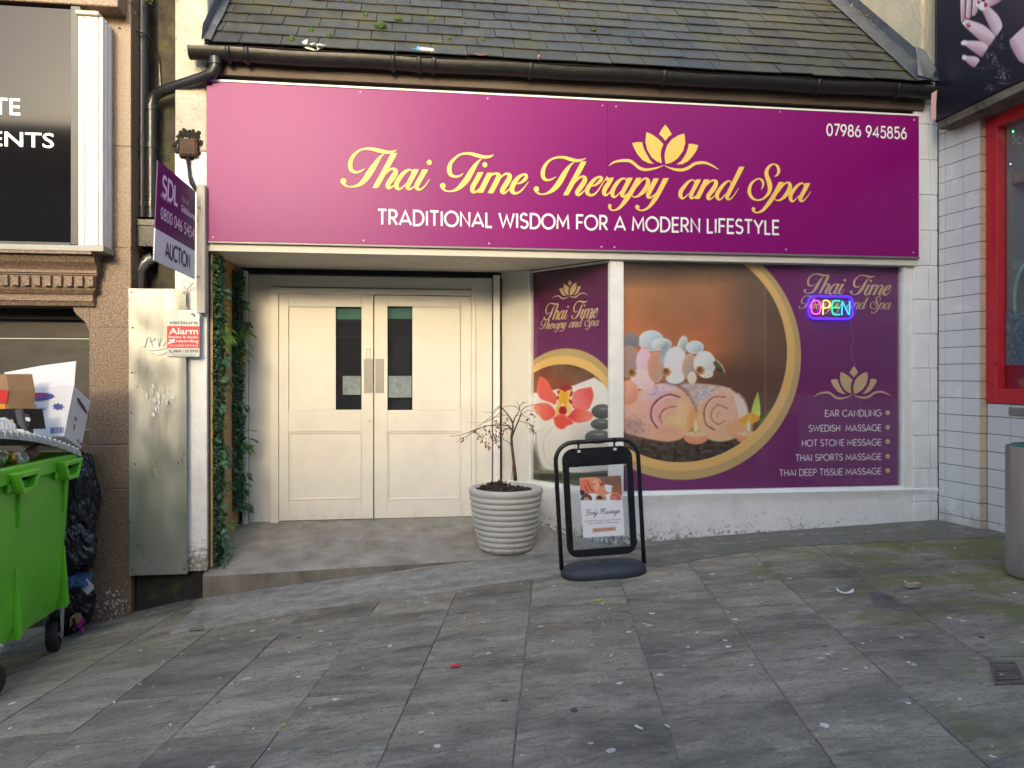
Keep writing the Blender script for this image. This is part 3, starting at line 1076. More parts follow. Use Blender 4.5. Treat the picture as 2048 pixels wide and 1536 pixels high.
# right pilaster of painted blocks
bm = nb()
zj = [gz(4.65) - .05, .42, .72, 1.02, 1.33, 1.63, 1.94, 2.25, 2.56, 2.88, 3.2, 3.52, 3.84, 4.02]
xr0, xr1 = P(1826, 700, 6.25).x, 4.735
for k, (a, b) in enumerate(zip(zj, zj[1:])):
    xm = xr0 + (xr1 - xr0) * (.62 if k % 2 else .7)
    for (xa, xb) in ((xr0, xm), (xm, xr1)):
        d = random.uniform(0, .004)
        box(bm, xa + .002, xb - .002, 6.236 + d, 6.5, a + .003, b - .003, .008)
box(bm, xr0 + .01, xr1 - .003, 6.249, 6.6, gz(4.6) - .06, 4.0)
obj("pilaster", bm, white_paint, shop)
bm = nb()
box(bm, 4.60, 4.735, 6.27, 9.5, 3.99, 8.0, .02)
obj("gable_wall", bm, add_stain(mat("yellowed_render", (.60, .52, .36), .9, .12, 5, .8, 50), (.10, .085, .06), 7, .62, .74, .7), shop)

# soffit over the recess, the recess side and the jamb panel
cream_soffit = mat("cream_soffit", (.60, .57, .50), .7, .08, 3, .1, 40)
bm = nb()
prism(bm, [(-1.615, 6.262, 2.566), (1.69, 6.262, 2.566), (1.70, 6.31, 2.566), (1.12, 7.06, 2.566), (.86, 7.30, 2.566), (-1.615, 7.30, 2.566)][::-1], (0, 0, .03))
box(bm, -1.613, 4.52, 6.222, 6.2615, 2.556, 2.6255, .003)
obj("soffit", bm, cream_soffit, shop)
bm = nb()
prism(bm, [(.858, 7.25, .15), (1.105, 7.048, .15), (1.108, 7.12, .15), (.9, 7.35, .15)], (0, 0, 2.42))
obj("jamb_panel", bm, cream_wood, shop)
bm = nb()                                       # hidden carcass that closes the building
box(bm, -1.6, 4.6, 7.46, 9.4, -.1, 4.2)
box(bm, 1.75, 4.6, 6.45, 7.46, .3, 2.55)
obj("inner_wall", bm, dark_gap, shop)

# fascia board, shadow gap, gutter, brackets
bm = nb()
box(bm, -1.60, 4.59, 6.215, 6.26, 3.957, 4.20, .004)
obj("fascia_board", bm, brown_board, shop)
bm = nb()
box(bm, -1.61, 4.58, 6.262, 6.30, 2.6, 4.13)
obj("gap_shade_board", bm, dark_gap, shop)  # near-black board stands in for the shade in the gap above the sign
gut = thing  # (alias not used)
GX0, GX1, GY, GZ_ = -1.72, 4.60, 6.135, 4.118
bm = nb()
prof = [(math.cos(a), math.sin(a)) for a in [R(180 + 180 * k / 12) for k in range(13)]]
nseg = 40
rings = []
for i in range(nseg + 1):
    x = GX0 + (GX1 - GX0) * i / nseg
    sag = .004 * math.sin(i * .9)
    rings.append([bm.verts.new((x, GY + c * .072, GZ_ + s * .085 + sag)) for c, s in prof] + [bm.verts.new((x, GY + c * .064, GZ_ + s * .077 + sag)) for c, s in prof[::-1]])
for a, b in zip(rings, rings[1:]):
    for k in range(len(a)):
        j = (k + 1) % len(a)
        bm.faces.new((a[k], b[k], b[j], a[j]))
for rg in (rings[0], rings[-1]):
    bm.faces.new([rg[k] for k in range(13)])
bmesh.ops.recalc_face_normals(bm, faces=bm.faces)
gutter = obj("gutter", bm, black_plastic, shop, smooth=50)
for u in (455, 492, 786, 838, 868, 1062, 1330, 1640, 1800):
    x = P(u, 110, 6.07).x
    bm = nb()
    pts = [(x, GY + c * .079, GZ_ + s * .092) for c, s in prof]
    tube(bm, [Vector(p) for p in pts], .008, 6)
    bmesh.ops.scale(bm, vec=(2.4, 1, 1), space=Matrix.Translation((-x, 0, 0)), verts=bm.verts)
    obj("gutter_bracket", bm, black_plastic, gutter, smooth=True)

# slate roof: individual tilted slates
slate = mat("grey_slate", (.060, .062, .058), .55, .22, 5, .45, 40, stretch=(2.5, 1, 1), col2=(.034, .035, .033))
nt = slate.node_tree
srcl = nt.nodes["Principled BSDF"].inputs["Base Color"].links[0].from_socket
at = nt.nodes.new("ShaderNodeAttribute")
at.attribute_name = "slab"
mr = nt.nodes.new("ShaderNodeMapRange")
mr.inputs[3].default_value, mr.inputs[4].default_value = .8, 1.22
nt.links.new(at.outputs["Fac"], mr.inputs[0])
mul = nt.nodes.new("ShaderNodeMixRGB")
mul.blend_type = 'MULTIPLY'
mul.inputs[0].default_value = 1
nt.links.new(srcl, mul.inputs[1])
nt.links.new(mr.outputs[0], mul.inputs[2])
nt.links.new(mul.outputs[0], nt.nodes["Principled BSDF"].inputs["Base Color"])
add_stain(slate, (.085, .080, .026), 2.6, .46, .66, .7, seed=3)
add_stain(slate, (.10, .12, .03), 24, .68, .74, .8, seed=4)
add_stain(slate, (.20, .21, .2), 40, .73, .77, .5, seed=5)
bm = nb()
lay = bm.verts.layers.float.new("slab")
EY, EZ, PITCH = 6.10, 4.155, R(45)
up_ = Vector((0, math.cos(PITCH), math.sin(PITCH)))
nr_ = Vector((0, -math.sin(PITCH), math.cos(PITCH)))
rowh, sw = .205, .30
for r_i in range(17):
    x = -1.60 - (r_i % 2) * sw / 2 - .05
    while x < 4.6:
        w = sw * random.uniform(.93, 1.05)
        xa, xb = max(x, -1.605), min(x + w, 4.59)
        if xb - xa > .03:
            val = random.random()
            s0 = r_i * rowh + random.uniform(-.006, .006)
            base = Vector((0, EY, EZ)) + up_ * s0
            lift = .013 + random.uniform(0, .006)
            sk = random.uniform(-.005, .005)
            pts = []
            for (xx, ss, hh) in ((xa + .003, sk, lift + .008), (xb - .003, -sk, lift + .008), (xb - .003, rowh + .06, .006), (xa + .003, rowh + .06, .006)):
                pts.append(Vector((xx, 0, 0)) + base + up_ * ss + nr_ * hh)
            vs = prism(bm, pts, nr_ * -.008)
            for v in vs:
                v[lay] = val
        x += w
obj("slate_roof", bm, slate, shop)
bm = nb()
quad(bm, Vector((-1.61, EY + .01, EZ - .01)), Vector((4.6, EY + .01, EZ - .01)), Vector((4.6, EY, EZ - .01)) + up_ * 4.2, Vector((-1.61, EY, EZ - .01)) + up_ * 4.2)
obj("roof_underlay", bm, dark_gap, shop)
# lead flashing along both edges
for (x0, x1, s) in ((4.40, 4.60, 1), (-1.612, -1.54, -1)):
    bm = nb()
    n = 16
    prev = None
    for k in range(n + 1):
        b0 = Vector((0, EY, EZ)) + up_ * (-.03 + 4.0 * k / n)
        w = .012 * mnoise.noise(Vector((k * 1.3, s, 0)))
        edge = x0 + w if s > 0 else x0
        rowv = [bm.verts.new(Vector((edge, 0, 0)) + b0 + nr_ * .034), bm.verts.new(Vector(((x0 + x1) / 2, 0, 0)) + b0 + nr_ * (.046 + w)),
                bm.verts.new(Vector((x1 if s > 0 else x1 + w, 0, 0)) + b0 + nr_ * .04)]
        if s > 0:
            rowv.append(bm.verts.new(Vector((x1 - .004, 0, .17)) + b0))
        else:
            rowv.insert(0, bm.verts.new(Vector((x0 + .004, 0, .16)) + b0))
        if prev:
            for i in range(3):
                bm.faces.new((prev[i], prev[i + 1], rowv[i + 1], rowv[i]))
        prev = rowv
    obj("lead_flashing", bm, lead, shop, smooth=60)
bm = nb()
pr = [P(1832, 92, 6.08), P(1848, 98, 6.06), P(1872, 138, 6.03), P(1862, 158, 6.04), P(1836, 150, 6.06)]
prism(bm, pr, (0, .012, 0))
bmesh.ops.subdivide_edges(bm, edges=bm.edges, cuts=2, use_grid_fill=True)
for v in bm.verts:
    v.co.y += .02 * mnoise.noise(v.co * 14)
obj("lead_apron", bm, lead, shop)

# door set in the recess ------------------------------------------------
DY = 7.25
bm = nb()
zt = P(700, 546, DY).z
zb0 = .19
xl, xr = P(497, 800, DY).x, P(985, 800, DY).x
for (ua, ub, va, vb, y0, y1) in ((498, 541, 552, 1047, 7.247, 7.29), (541, 558, 574, 1046, 7.215, 7.30), (942, 951, 574, 1032, 7.215, 7.30), (951, 984, 556, 1032, 7.247, 7.29)):
    box(bm, P(ua, va, DY).x, P(ub, va, DY).x, y0, y1, zb0, P(ua, va, DY).z, .004)
box(bm, P(541, 700, DY).x + .002, P(951, 700, DY).x - .002, 7.225, 7.29, P(560, 587, DY).z, P(560, 575, DY).z, .004)
box(bm, P(498, 700, DY).x, P(984, 700, DY).x, 7.25, 7.285, P(560, 573, DY).z, P(500, 549, DY).z, .004)
dframe = obj("door_frame", bm, cream_wood, shop)
for u0, u1, y0 in ((486, 496, 7.2), (986, 999, 7.19)):
    bm = nb()
    box(bm, P(u0, 700, 7.23).x, P(u1, 700, 7.23).x, y0, y0 + .06, .17, 2.535, .004)
    obj("shutter_guide", bm, frame_white, shop)
bm = nb()
box(bm, P(488, 700, 7.23).x, P(996, 700, 7.23).x, 7.235, 7.35, 2.515, 2.5655, .002)
box(bm, P(996.5, 700, 7.23).x + .012, P(996.5, 700, 7.23).x + .034, 7.22, 7.27, .17, 2.51)
obj("shutter_track", bm, dark_gap, shop)
bm = nb()
box(bm, P(498, 700, DY).x, P(984, 700, DY).x, 7.242, 7.30, P(500, 548, DY).z, 2.514, .002)
obj("head_board", bm, mat("grey_head_board", (.30, .30, .31), .7, .2, 9), shop)

glass_clear = glass_mat("window_glass", (.985, .99, .985), .035)
blind_mat = mat("dark_blind", (.030, .032, .045), .6, .3, 6, .1, 40)
teal_mat = mat("teal_strip", (.018, .13, .115), .6, .15, 6)
paper_mat = mat("paper_notice", (.30, .36, .38), .8, .3, 16)


def door_leaf(ul, ur, vt, vb, ply, glass_right, label):
    """a leaf with an upper light (part painted board, part glass) and a raised lower panel"""
    xl, xr = P(ul, 800, ply).x, P(ur, 800, ply).x
    zt, zb = P((ul + ur) / 2, vt, ply).z, .208
    X = lambda u: P(u, 800, ply).x
    Z = lambda v: P((ul + ur) / 2, v, ply).z
    iu0, iu1 = (577, 723) if glass_right else (775, 921)
    z1, z0 = Z(613), Z(820)
    l1, l0 = Z(863), Z(1000)
    bm = nb()
    yb = ply + .045
    e = .0025
    box(bm, xl, X(iu0), ply, yb, zb, zt, e)                      # stiles
    box(bm, X(iu1), xr, ply, yb, zb, zt, e)
    for (a, b) in ((z1, zt), (l1, z0), (zb, l0)):                # rails
        box(bm, X(iu0) + .0005, X(iu1) - .0005, ply + .0008, yb - .001, a, b, e)
    box(bm, X(iu0), X(iu1), ply + .020, ply + .035, l0, l1)      # lower panel
    m_ = .022
    for (a0, a1, b0, b1) in ((X(iu0), X(iu1), l1 - m_, l1), (X(iu0), X(iu1), l0, l0 + m_), (X(iu0), X(iu0) + m_, l0 + m_, l1 - m_), (X(iu1) - m_, X(iu1), l0 + m_, l1 - m_)):
        box(bm, a0 + .001, a1 - .001, ply + .009, ply + .03, b0 + .001, b1 - .001, .006)
    d = obj("door", bm, cream_wood, shop)
    d["label"] = label
    g0, g1 = (672, 722) if glass_right else (776, 824)
    w0, w1 = (577.5, 671.5) if glass_right else (824.5, 920.5)
    bm = nb()
    box(bm, X(w0) + .001, X(w1) - .001, ply + .012, ply + .03, z0 + .001, z1 - .001, .002)
    for (a, b) in ((z1 - .012, z1), (z0, z0 + .012)):
        box(bm, X(w0) + .001, X(w1) - .001, ply + .006, ply + .013, a + .001, b - .001, .003)
    obj("boarded_light", bm, cream_wood, d)
    bm = nb()
    box(bm, X(g0), X(g1), ply + .016, ply + .022, z0, z1)
    obj("glass_pane", bm, glass_clear, d)
    bm = nb()
    n = 58
    for k in range(n):
        za = z0 + (Z(637) - z0) * k / n
        vs = box(bm, X(g0) - .02, X(g1) + .02, ply + .060, ply + .063, za, za + (Z(637) - z0) / n * .95)
        bmesh.ops.transform(bm, matrix=rot_about((0, ply + .06, za), 'X', R(28)), verts=vs)
    obj("blind", bm, blind_mat, d)
    bm = nb()
    box(bm, X(g0) - .02, X(g1) + .02, ply + .055, ply + .058, Z(637), z1 + .02)
    obj("teal_film", bm, teal_mat, d)
    bm = nb()
    pv = (752, 790) if glass_right else (752, 795)
    box(bm, X(g0) + (.06 if glass_right else .004), X(g1) - .004, ply + .026, ply + .028, Z(pv[1]), Z(pv[0]))
    obj("notice", bm, paper_mat, d)
    pu = (728, 746) if glass_right else (750.5, 768)
    bm = nb()
    box(bm, X(pu[0]), X(pu[1]), ply - .003, ply + .002, Z(786), Z(718), .001)
    obj("push_plate", bm, steel, d)
    if glass_right:
        bm = nb()
        lathe(bm, [(.003, -.001), (.009, 0), (.010, .003), (.006, .004)], (0, 0, 0), 14)
        bmesh.ops.transform(bm, matrix=Matrix.Translation((X(739), ply, Z(843))) @ Matrix.Rotation(R(90), 4, 'X'), verts=bm.verts)
        obj("keyhole", bm, steel, d, smooth=True)
        bm = nb()
        ring_prism(bm, rrect(X(733), X(741), Z(717), Z(697), .006), rrect(X(734), X(740), Z(715.5), Z(698.5), .005), lambda a, b, c: Vector((a, ply - .0015 + c, b)), .002)
        obj("lock_outline", bm, mat("brass_line", (.45, .33, .12), .5, .1, 9), d)
    return d


door_leaf(558, 746.5, 588, 1040, 7.232, True, "left leaf of the cream double doors, with keyhole")
door_leaf(748.5, 942, 592, 1032, 7.222, False, "right leaf of the cream double doors")

# windows ------------------------------------------------------------------
GYP, VYP = 6.300, 6.335                          # glass and vinyl planes of the main window
xw0, xw1 = P(1245, 800, GYP).x, P(1801, 800, GYP).x
zw0, zw1 = P(1300, 982, GYP).z, P(1300, 521, GYP).z
win = None
bm = nb()
box(bm, P(1220, 800, 6.262).x, xw0, 6.258, 6.34, .55, 2.556, .006)                      # corner post
box(bm, xw1, P(1826, 700, 6.25).x + .006, 6.262, 6.34, .55, 2.556, .006)
box(bm, xw1 - .004, xw1 + .03, 6.252, 6.30, .552, 2.553, .004)
box(bm, xw0 + .001, xw1 - .001, 6.270, 6.34, .545, zw0, .005)                           # sill rail
box(bm, xw0 + .001, xw1 - .001, 6.270, 6.34, zw1, 2.5555, .005)
window = obj("window", bm, frame_white, shop)
bm = nb()
box(bm, xw0 - .004, xw1 + .004, GYP, GYP + .006, zw0 - .004, zw1 + .004)
obj("pane", bm, glass_clear, window)

PUR = (104, 40, 96)


def paint_main(U, V):
    p = Paint(U, V, PUR)
    n = fbm(U, V, 180, 3)
    p.mix(.35 * np.clip((U - 1600) / 200, 0, 1) * 1.0, (96, 66, 104))
    p.mix(.5 * (n - .5), (130, 60, 120))
    o = lambda x, y, rx, ry: np.sqrt(((U - x) / rx) ** 2 + ((V - y) / ry) ** 2)
    qo, qm, qi = o(1362, 712, 240, 247.5), o(1361, 709, 229, 233), o(1360, 705, 214, 219.5)
    A = lambda q, r: np.clip((1 - q) * r / 1.2 + .5, 0, 1)
    p.mix(A(qo, 240), (174, 150, 104))
    p.mix(A(qm, 229), (212, 174, 112))
    inside = A(qi, 214)
    keep = p.I.copy()
    # blurred brown studio background
    t = np.clip((V - 520) / 360, 0, 1)
    bg = np.array((112, 86, 62)) * (1 - t)[:, None] + np.array((96, 66, 52)) * t[:, None]
    p.I = bg
    p.ell(1300, 660, 170, 120, (188, 112, 70), 110)
    p.ell(1400, 690, 120, 120, (160, 96, 62), 100, amt=.7)
    p.ell(1330, 570, 150, 70, (150, 108, 72), 60, amt=.7)
    p.ell(1550, 640, 90, 190, (92, 74, 64), 70, amt=.7)
    p.ell(1470, 780, 90, 60, (84, 58, 48), 50, amt=.8)
    p.ell(1290, 530, 200, 34, (66, 52, 42), 30, amt=.7)
    p.mix(.35 * (fbm(U, V, 90, 9) - .35), (70, 48, 36))
    p.line([(1529, 520), (1531, 900)], 3, (126, 98, 80), 3, .6)
    # wooden boards
    w = np.clip((V - 872) / 16, 0, 1)
    wood = np.array((66, 56, 50)) + (vnoise(U, V, 7, 5)[:, None] - .5) * 34 + (vnoise(U * .25, V, 3, 6)[:, None] - .5) * 30
    p.I = p.I * (1 - w)[:, None] + wood * w[:, None]
    for (a, b) in ((1357, 1345), (1396, 1398), (1452, 1462), (1290, 1270)):
        p.line([(a, 872), (b, 935)], 2.4, (30, 24, 22), 2)
    k = lambda x, y: (1240 + x / 4.8, 640 + y / 4.8)
    K = lambda q: [k(*a) for a in q]
    # rolled towels
    p.poly(K([(560, 640), (640, 605), (860, 622), (1060, 660), (1180, 790), (1225, 920), (1200, 1060), (1060, 1150), (900, 1160), (780, 1080), (700, 900)]), (150, 138, 150), 4, grad=(1340, 770, 1420, 850, (232, 196, 160)))
    p.line(K([(560, 640), (700, 620), (900, 625), (1060, 660)]), 2, (176, 166, 176), 2, .7)
    p.ell(*k(950, 920), 46, 46, (228, 186, 150), 12, shade=((214, 170, 160), .8, -.6))
    p.ell(*k(800, 720), 22, 10, (150, 156, 200), 8, -30, .5)
    p.ell(*k(1160, 830), 12, 26, (232, 222, 214), 6, -20, .8)
    for q, w, c, am in (([(1010, 742), (900, 742), (828, 810), (806, 900), (826, 1000), (905, 1052)], 3.6, (132, 82, 62), .9), ([(1000, 752), (905, 756), (845, 820), (824, 905), (842, 990)], 2.6, (246, 214, 186), .7),
                       ([(1030, 850), (945, 815), (885, 870), (880, 950), (945, 1000), (1010, 965)], 2.8, (140, 88, 64), .85), ([(1000, 880), (945, 850), (910, 890), (912, 940), (955, 960)], 2.0, (244, 206, 170), .7),
                       ([(960, 890), (930, 905), (940, 935)], 2, (176, 116, 84), .8), ([(1080, 760), (1120, 860), (1100, 980), (1040, 1060)], 3.0, (196, 142, 110), .6), ([(1090, 700), (1170, 790), (1210, 900)], 3, (240, 230, 224), .6)):
        p.line(K(q), w, c, 2.2, am)
    p.ell(*k(1110, 1050), 22, 16, (226, 170, 128), 8)
    p.poly(K([(30, 800), (130, 712), (250, 632), (410, 592), (580, 636), (690, 750), (750, 900), (715, 1040), (610, 1145), (480, 1180)]), (84, 58, 52), 9, amt=.65)
    p.poly(K([(20, 820), (120, 730), (240, 650), (400, 608), (560, 650), (660, 750), (720, 900), (690, 1030), (600, 1130), (480, 1165), (330, 1150), (150, 1110), (20, 1050)]), (224, 178, 168), 4, grad=(1250, 800, 1385, 850, (244, 192, 150)))
    p.ell(*k(380, 680), 36, 12, (170, 164, 204), 8, -20, .6)
    p.ell(*k(120, 1020), 34, 22, (128, 104, 108), 22, 0, .6)
    p.ell(*k(490, 900), 47, 44, (232, 172, 140), 8, shade=((210, 160, 165), -.9, -.5))
    for q, w, c, am in (([(575, 742), (470, 716), (370, 762), (305, 845), (306, 950), (355, 1035)], 3.8, (92, 58, 60), .9), ([(560, 756), (470, 734), (385, 780), (325, 850), (326, 945), (372, 1020)], 3.0, (240, 206, 206), .7),
                       ([(545, 832), (470, 838), (402, 880), (384, 935), (400, 985)], 3.0, (128, 80, 68), .85), ([(545, 850), (480, 858), (425, 895), (410, 945)], 2.4, (246, 206, 170), .7),
                       ([(530, 905), (470, 910), (440, 950)], 2.2, (198, 138, 86), .7), ([(400, 1060), (500, 1075), (600, 1030), (655, 940)], 3.2, (206, 150, 110), .55)):
        p.line(K(q), w, c, 2.4, am)
    p.ell(*k(500, 965), 14, 12, (250, 222, 150), 9, 0, .7)
    p.ell(*k(600, 920), 14, 32, (244, 226, 160), 12, 0, .6)
    p.ell(*k(700, 980), 10, 24, (214, 150, 80), 8, 0, .7)
    tw = np.clip((V - 765) / 6, 0, 1) * np.clip((884 - V) / 6, 0, 1) * np.clip((1490 - U) / 8, 0, 1)
    p.I = p.I * (1 + tw * .26 * (vnoise(U, V, 2.2, 31) - .5) + tw * .16 * (vnoise(U, V, 5, 32) - .5))[:, None]
    # orchids
    for (x, y, rx, ry, c1, c2, rot) in (
            (300, 200, 120, 100, (196, 206, 214), (140, 160, 178), 0), (400, 235, 95, 60, (206, 212, 216), (136, 150, 156), 0),
            (600, 250, 48, 95, (196, 202, 200), (126, 138, 138), 12), (720, 262, 82, 62, (206, 214, 222), (146, 160, 170), 0),
            (100, 200, 85, 80, (128, 116, 116), (100, 112, 124), 0), (80, 400, 100, 150, (166, 128, 116), (142, 128, 132), 8),
            (240, 330, 50, 70, (216, 160, 150), (186, 140, 130), -20), (245, 440, 85, 160, (204, 176, 200), (214, 170, 180), -10), (220, 570, 118, 95, (226, 208, 212), (206, 180, 186), 18),
            (80, 700, 100, 120, (216, 164, 146), (190, 130, 110), 0), (345, 450, 80, 152, (196, 140, 112), (170, 140, 130), 0),
            (440, 330, 50, 110, (128, 142, 156), (176, 186, 200), 8), (535, 430, 108, 172, (222, 222, 228), (212, 200, 208), 0), (530, 560, 84, 50, (228, 230, 230), (200, 206, 206), 0),
            (665, 445, 68, 120, (184, 150, 132), (150, 136, 132), 6), (812, 420, 104, 120, (214, 214, 216), (178, 184, 184), 0), (692, 556, 42, 58, (222, 210, 196), (196, 180, 166), 0), (830, 520, 62, 36, (214, 216, 206), (186, 186, 176), 0)):
        p.ell(*k(x, y), rx / 4.8, ry / 4.8, tuple(min(255, c + 16) for c in c1), 1.6, rot)
        p.ell(*k(x, y), rx / 4.8 - .8, ry / 4.8 - .8, c1, 5, rot, shade=(c2, .7, .7))
    for (x, y) in ((115, 510), (445, 500), (770, 485)):
        p.ell(*k(x, y), 9, 8, (176, 128, 76), 4)
        p.ell(*k(x - 5, y - 10), 4.5, 5.5, (110, 66, 40), 3)
        for a in range(0, 360, 60):
            p.line([k(x, y), k(x + 42 * math.cos(R(a)), y + 38 * math.sin(R(a)))], 1.1, (112, 72, 44), 1)
    p.ell(*k(935, 420), 8, 7, (80, 84, 64), 2, 20)
    p.ell(*k(965, 480), 9, 4.5, (66, 56, 44), 2, 20)
    p.line(K([(920, 380), (970, 430), (1005, 500)]), 1.6, (206, 196, 160), 1)
    # leaves, candles
    p.poly(K([(1325, 680), (1345, 820), (1340, 930), (1262, 895), (1285, 780)]), (150, 168, 62), 2, grad=(1500, 790, 1522, 830, (196, 208, 120)))
    p.poly(K([(1130, 972), (1250, 890), (1345, 950), (1230, 1005)]), (218, 158, 44), 3)
    p.poly(K([(1350, 960), (1440, 870), (1536, 830), (1440, 960), (1330, 1060)]), (92, 124, 44), 3)
    for (x, y, s) in ((728, 1130, 1), (1235, 1128, 1)):
        p.ell(*k(x, y), 24, 13, (226, 146, 112), 2, shade=((236, 176, 146), 0, -1))
        p.ell(*k(x, y - 36), 22, 4.6, (244, 214, 182), 1.5)
        p.ell(*k(x + 6, y - 110), 7, 22, (232, 200, 130), 8, 0, .6)
        p.ell(*k(x, y - 100), 3.4, 11, (255, 248, 214), 2.2)
        p.line([k(x, y - 40), k(x, y - 60)], 1, (70, 50, 40), 1)
    p.I = keep * (1 - inside)[:, None] + p.I * inside[:, None]
    return p


vinyl_print = print_mat("printed_window_vinyl", .5, .35)
v00, v10, v01 = Vector((xw0, VYP, zw0)), Vector((xw1, VYP, zw0)), Vector((xw0, VYP, zw1))
picture_grid("printed_vinyl", v00, v10, v01, 430, 360, paint_main, vinyl_print, window, gain=1.38)
tan_letter = mat("tan_window_lettering", (.66, .50, .30), .5, .05, 5)
pale_letter = mat("pale_window_lettering", (.84, .78, .84), .5, .05, 5)

bb = lambda grp: (min(p[0] for s in grp for f in s for p in f), max(p[0] for s in grp for f in s for p in f), min(p[1] for s in grp for f in s for p in f), max(p[1] for s in grp for f in s for p in f))


def sign_uv(grp):
    """lettering traced on the shop sign -> its own flat sign-plane coordinates"""
    return remap(grp, lambda x, y: (P(x, y, 6.2).x, P(x, y, 6.2).z))


S_TT, S_TS, S_LO = sign_uv(W_THAI + W_TIME), sign_uv(W_THER + W_AND + W_SPA), sign_uv(LOTUS)


def fit_to(bm, grp, a00, a10, a01, nrm, mi=0):
    x0, x1, y0, y1 = bb(grp)
    a00, a10, a01 = Vector(a00), Vector(a10), Vector(a01)
    emit_shapes(bm, grp, lambda x, y: a00 + (a10 - a00) * ((x - x0) / (x1 - x0)) + (a01 - a00) * ((y - y0) / (y1 - y0)), nrm, mi=mi)


FN = Vector((0, -1, 0))
wy = VYP - .002


def rect_on(u0, u1, v0, v1, y):                  # upright rectangle on plane y
    a, b, c = P(u0, v1, y), P(u1, v1, y), P(u0, v0, y)
    return Vector((a.x, y, a.z)), Vector((b.x, y, a.z)), Vector((a.x, y, c.z))


bm = nb()
fit_to(bm, S_TT, *rect_on(1607, 1783, 546, 589, wy), FN)
fit_to(bm, S_TS, *rect_on(1597, 1783, 590, 627, wy), FN)
fit_to(bm, S_LO, *rect_on(1628, 1783, 732, 799, wy), FN)
for v in (825.5, 854.5, 883, 912.5, 941):
    c = P(1775.5, v, wy)
    poly(bm, [c + Vector((.022 * math.cos(R(a)), 0, .022 * math.sin(R(a)))) for a in range(0, 360, 15)])
obj("window_lettering", bm, tan_letter, window)
bm = nb()
for s, u0, v0, v1 in (("EAR CANDLING", 1650, 833, 820), ("SWEDISH  MASSAGE", 1617.5, 863, 848.5), ("HOT STONE MESSAGE", 1604, 892.5, 877), ("THAI SPORTS MASSAGE", 1591.5, 922, 906.5), ("THAI DEEP TISSUE MASSAGE", 1559, 952, 935)):
    a, b = P(u0, v0, wy), P(1762.5, v0 - (1.2 if u0 > 1600 else 4), wy)
    emit_shapes(bm, *line_fit(mono_shapes(s, .15), a, Vector((b.x, wy, a.z)), (0, 0, .056)), FN)
obj("service_list", bm, pale_letter, window)

# splayed window beside the door
sp_o = A2 + spn * 0.0
SPV = lambda u, v, d=0: PP(u, v, A2 + spn * d, spn)
bm = nb()
zs0, zs1 = .555, 2.556


def splay_box(bm, t0, t1, d0, d1, z0, z1, bev=.004):
    L_ = (B2 - A2).length
    pts = []
    vs = box(bm, t0, t1, d0, d1, z0, z1, bev)
    M4 = Matrix(((spl.x, -spn.x, 0, A2.x), (spl.y, -spn.y, 0, A2.y), (0, 0, 1, 0), (0, 0, 0, 1)))
    bmesh.ops.transform(bm, matrix=M4, verts=vs)


LS = (B2 - A2).length
splay_box(bm, -.012, .018, -.022, .05, zs0 - .01, zs1)
splay_box(bm, LS - .006, LS + .02, -.02, .05, zs0 - .01, zs1)
splay_box(bm, .019, LS - .007, -.018, .05, zs0 - .012, zs0 + .02)
splay_box(bm, .019, LS - .007, -.018, .05, zs1 - .012, zs1 + .001)
side_window = obj("side_window", bm, frame_white, shop)
bm = nb()
splay_box(bm, .015, LS - .004, 0, .005, zs0 + .016, zs1 - .008, 0)
obj("pane", bm, glass_clear, side_window)


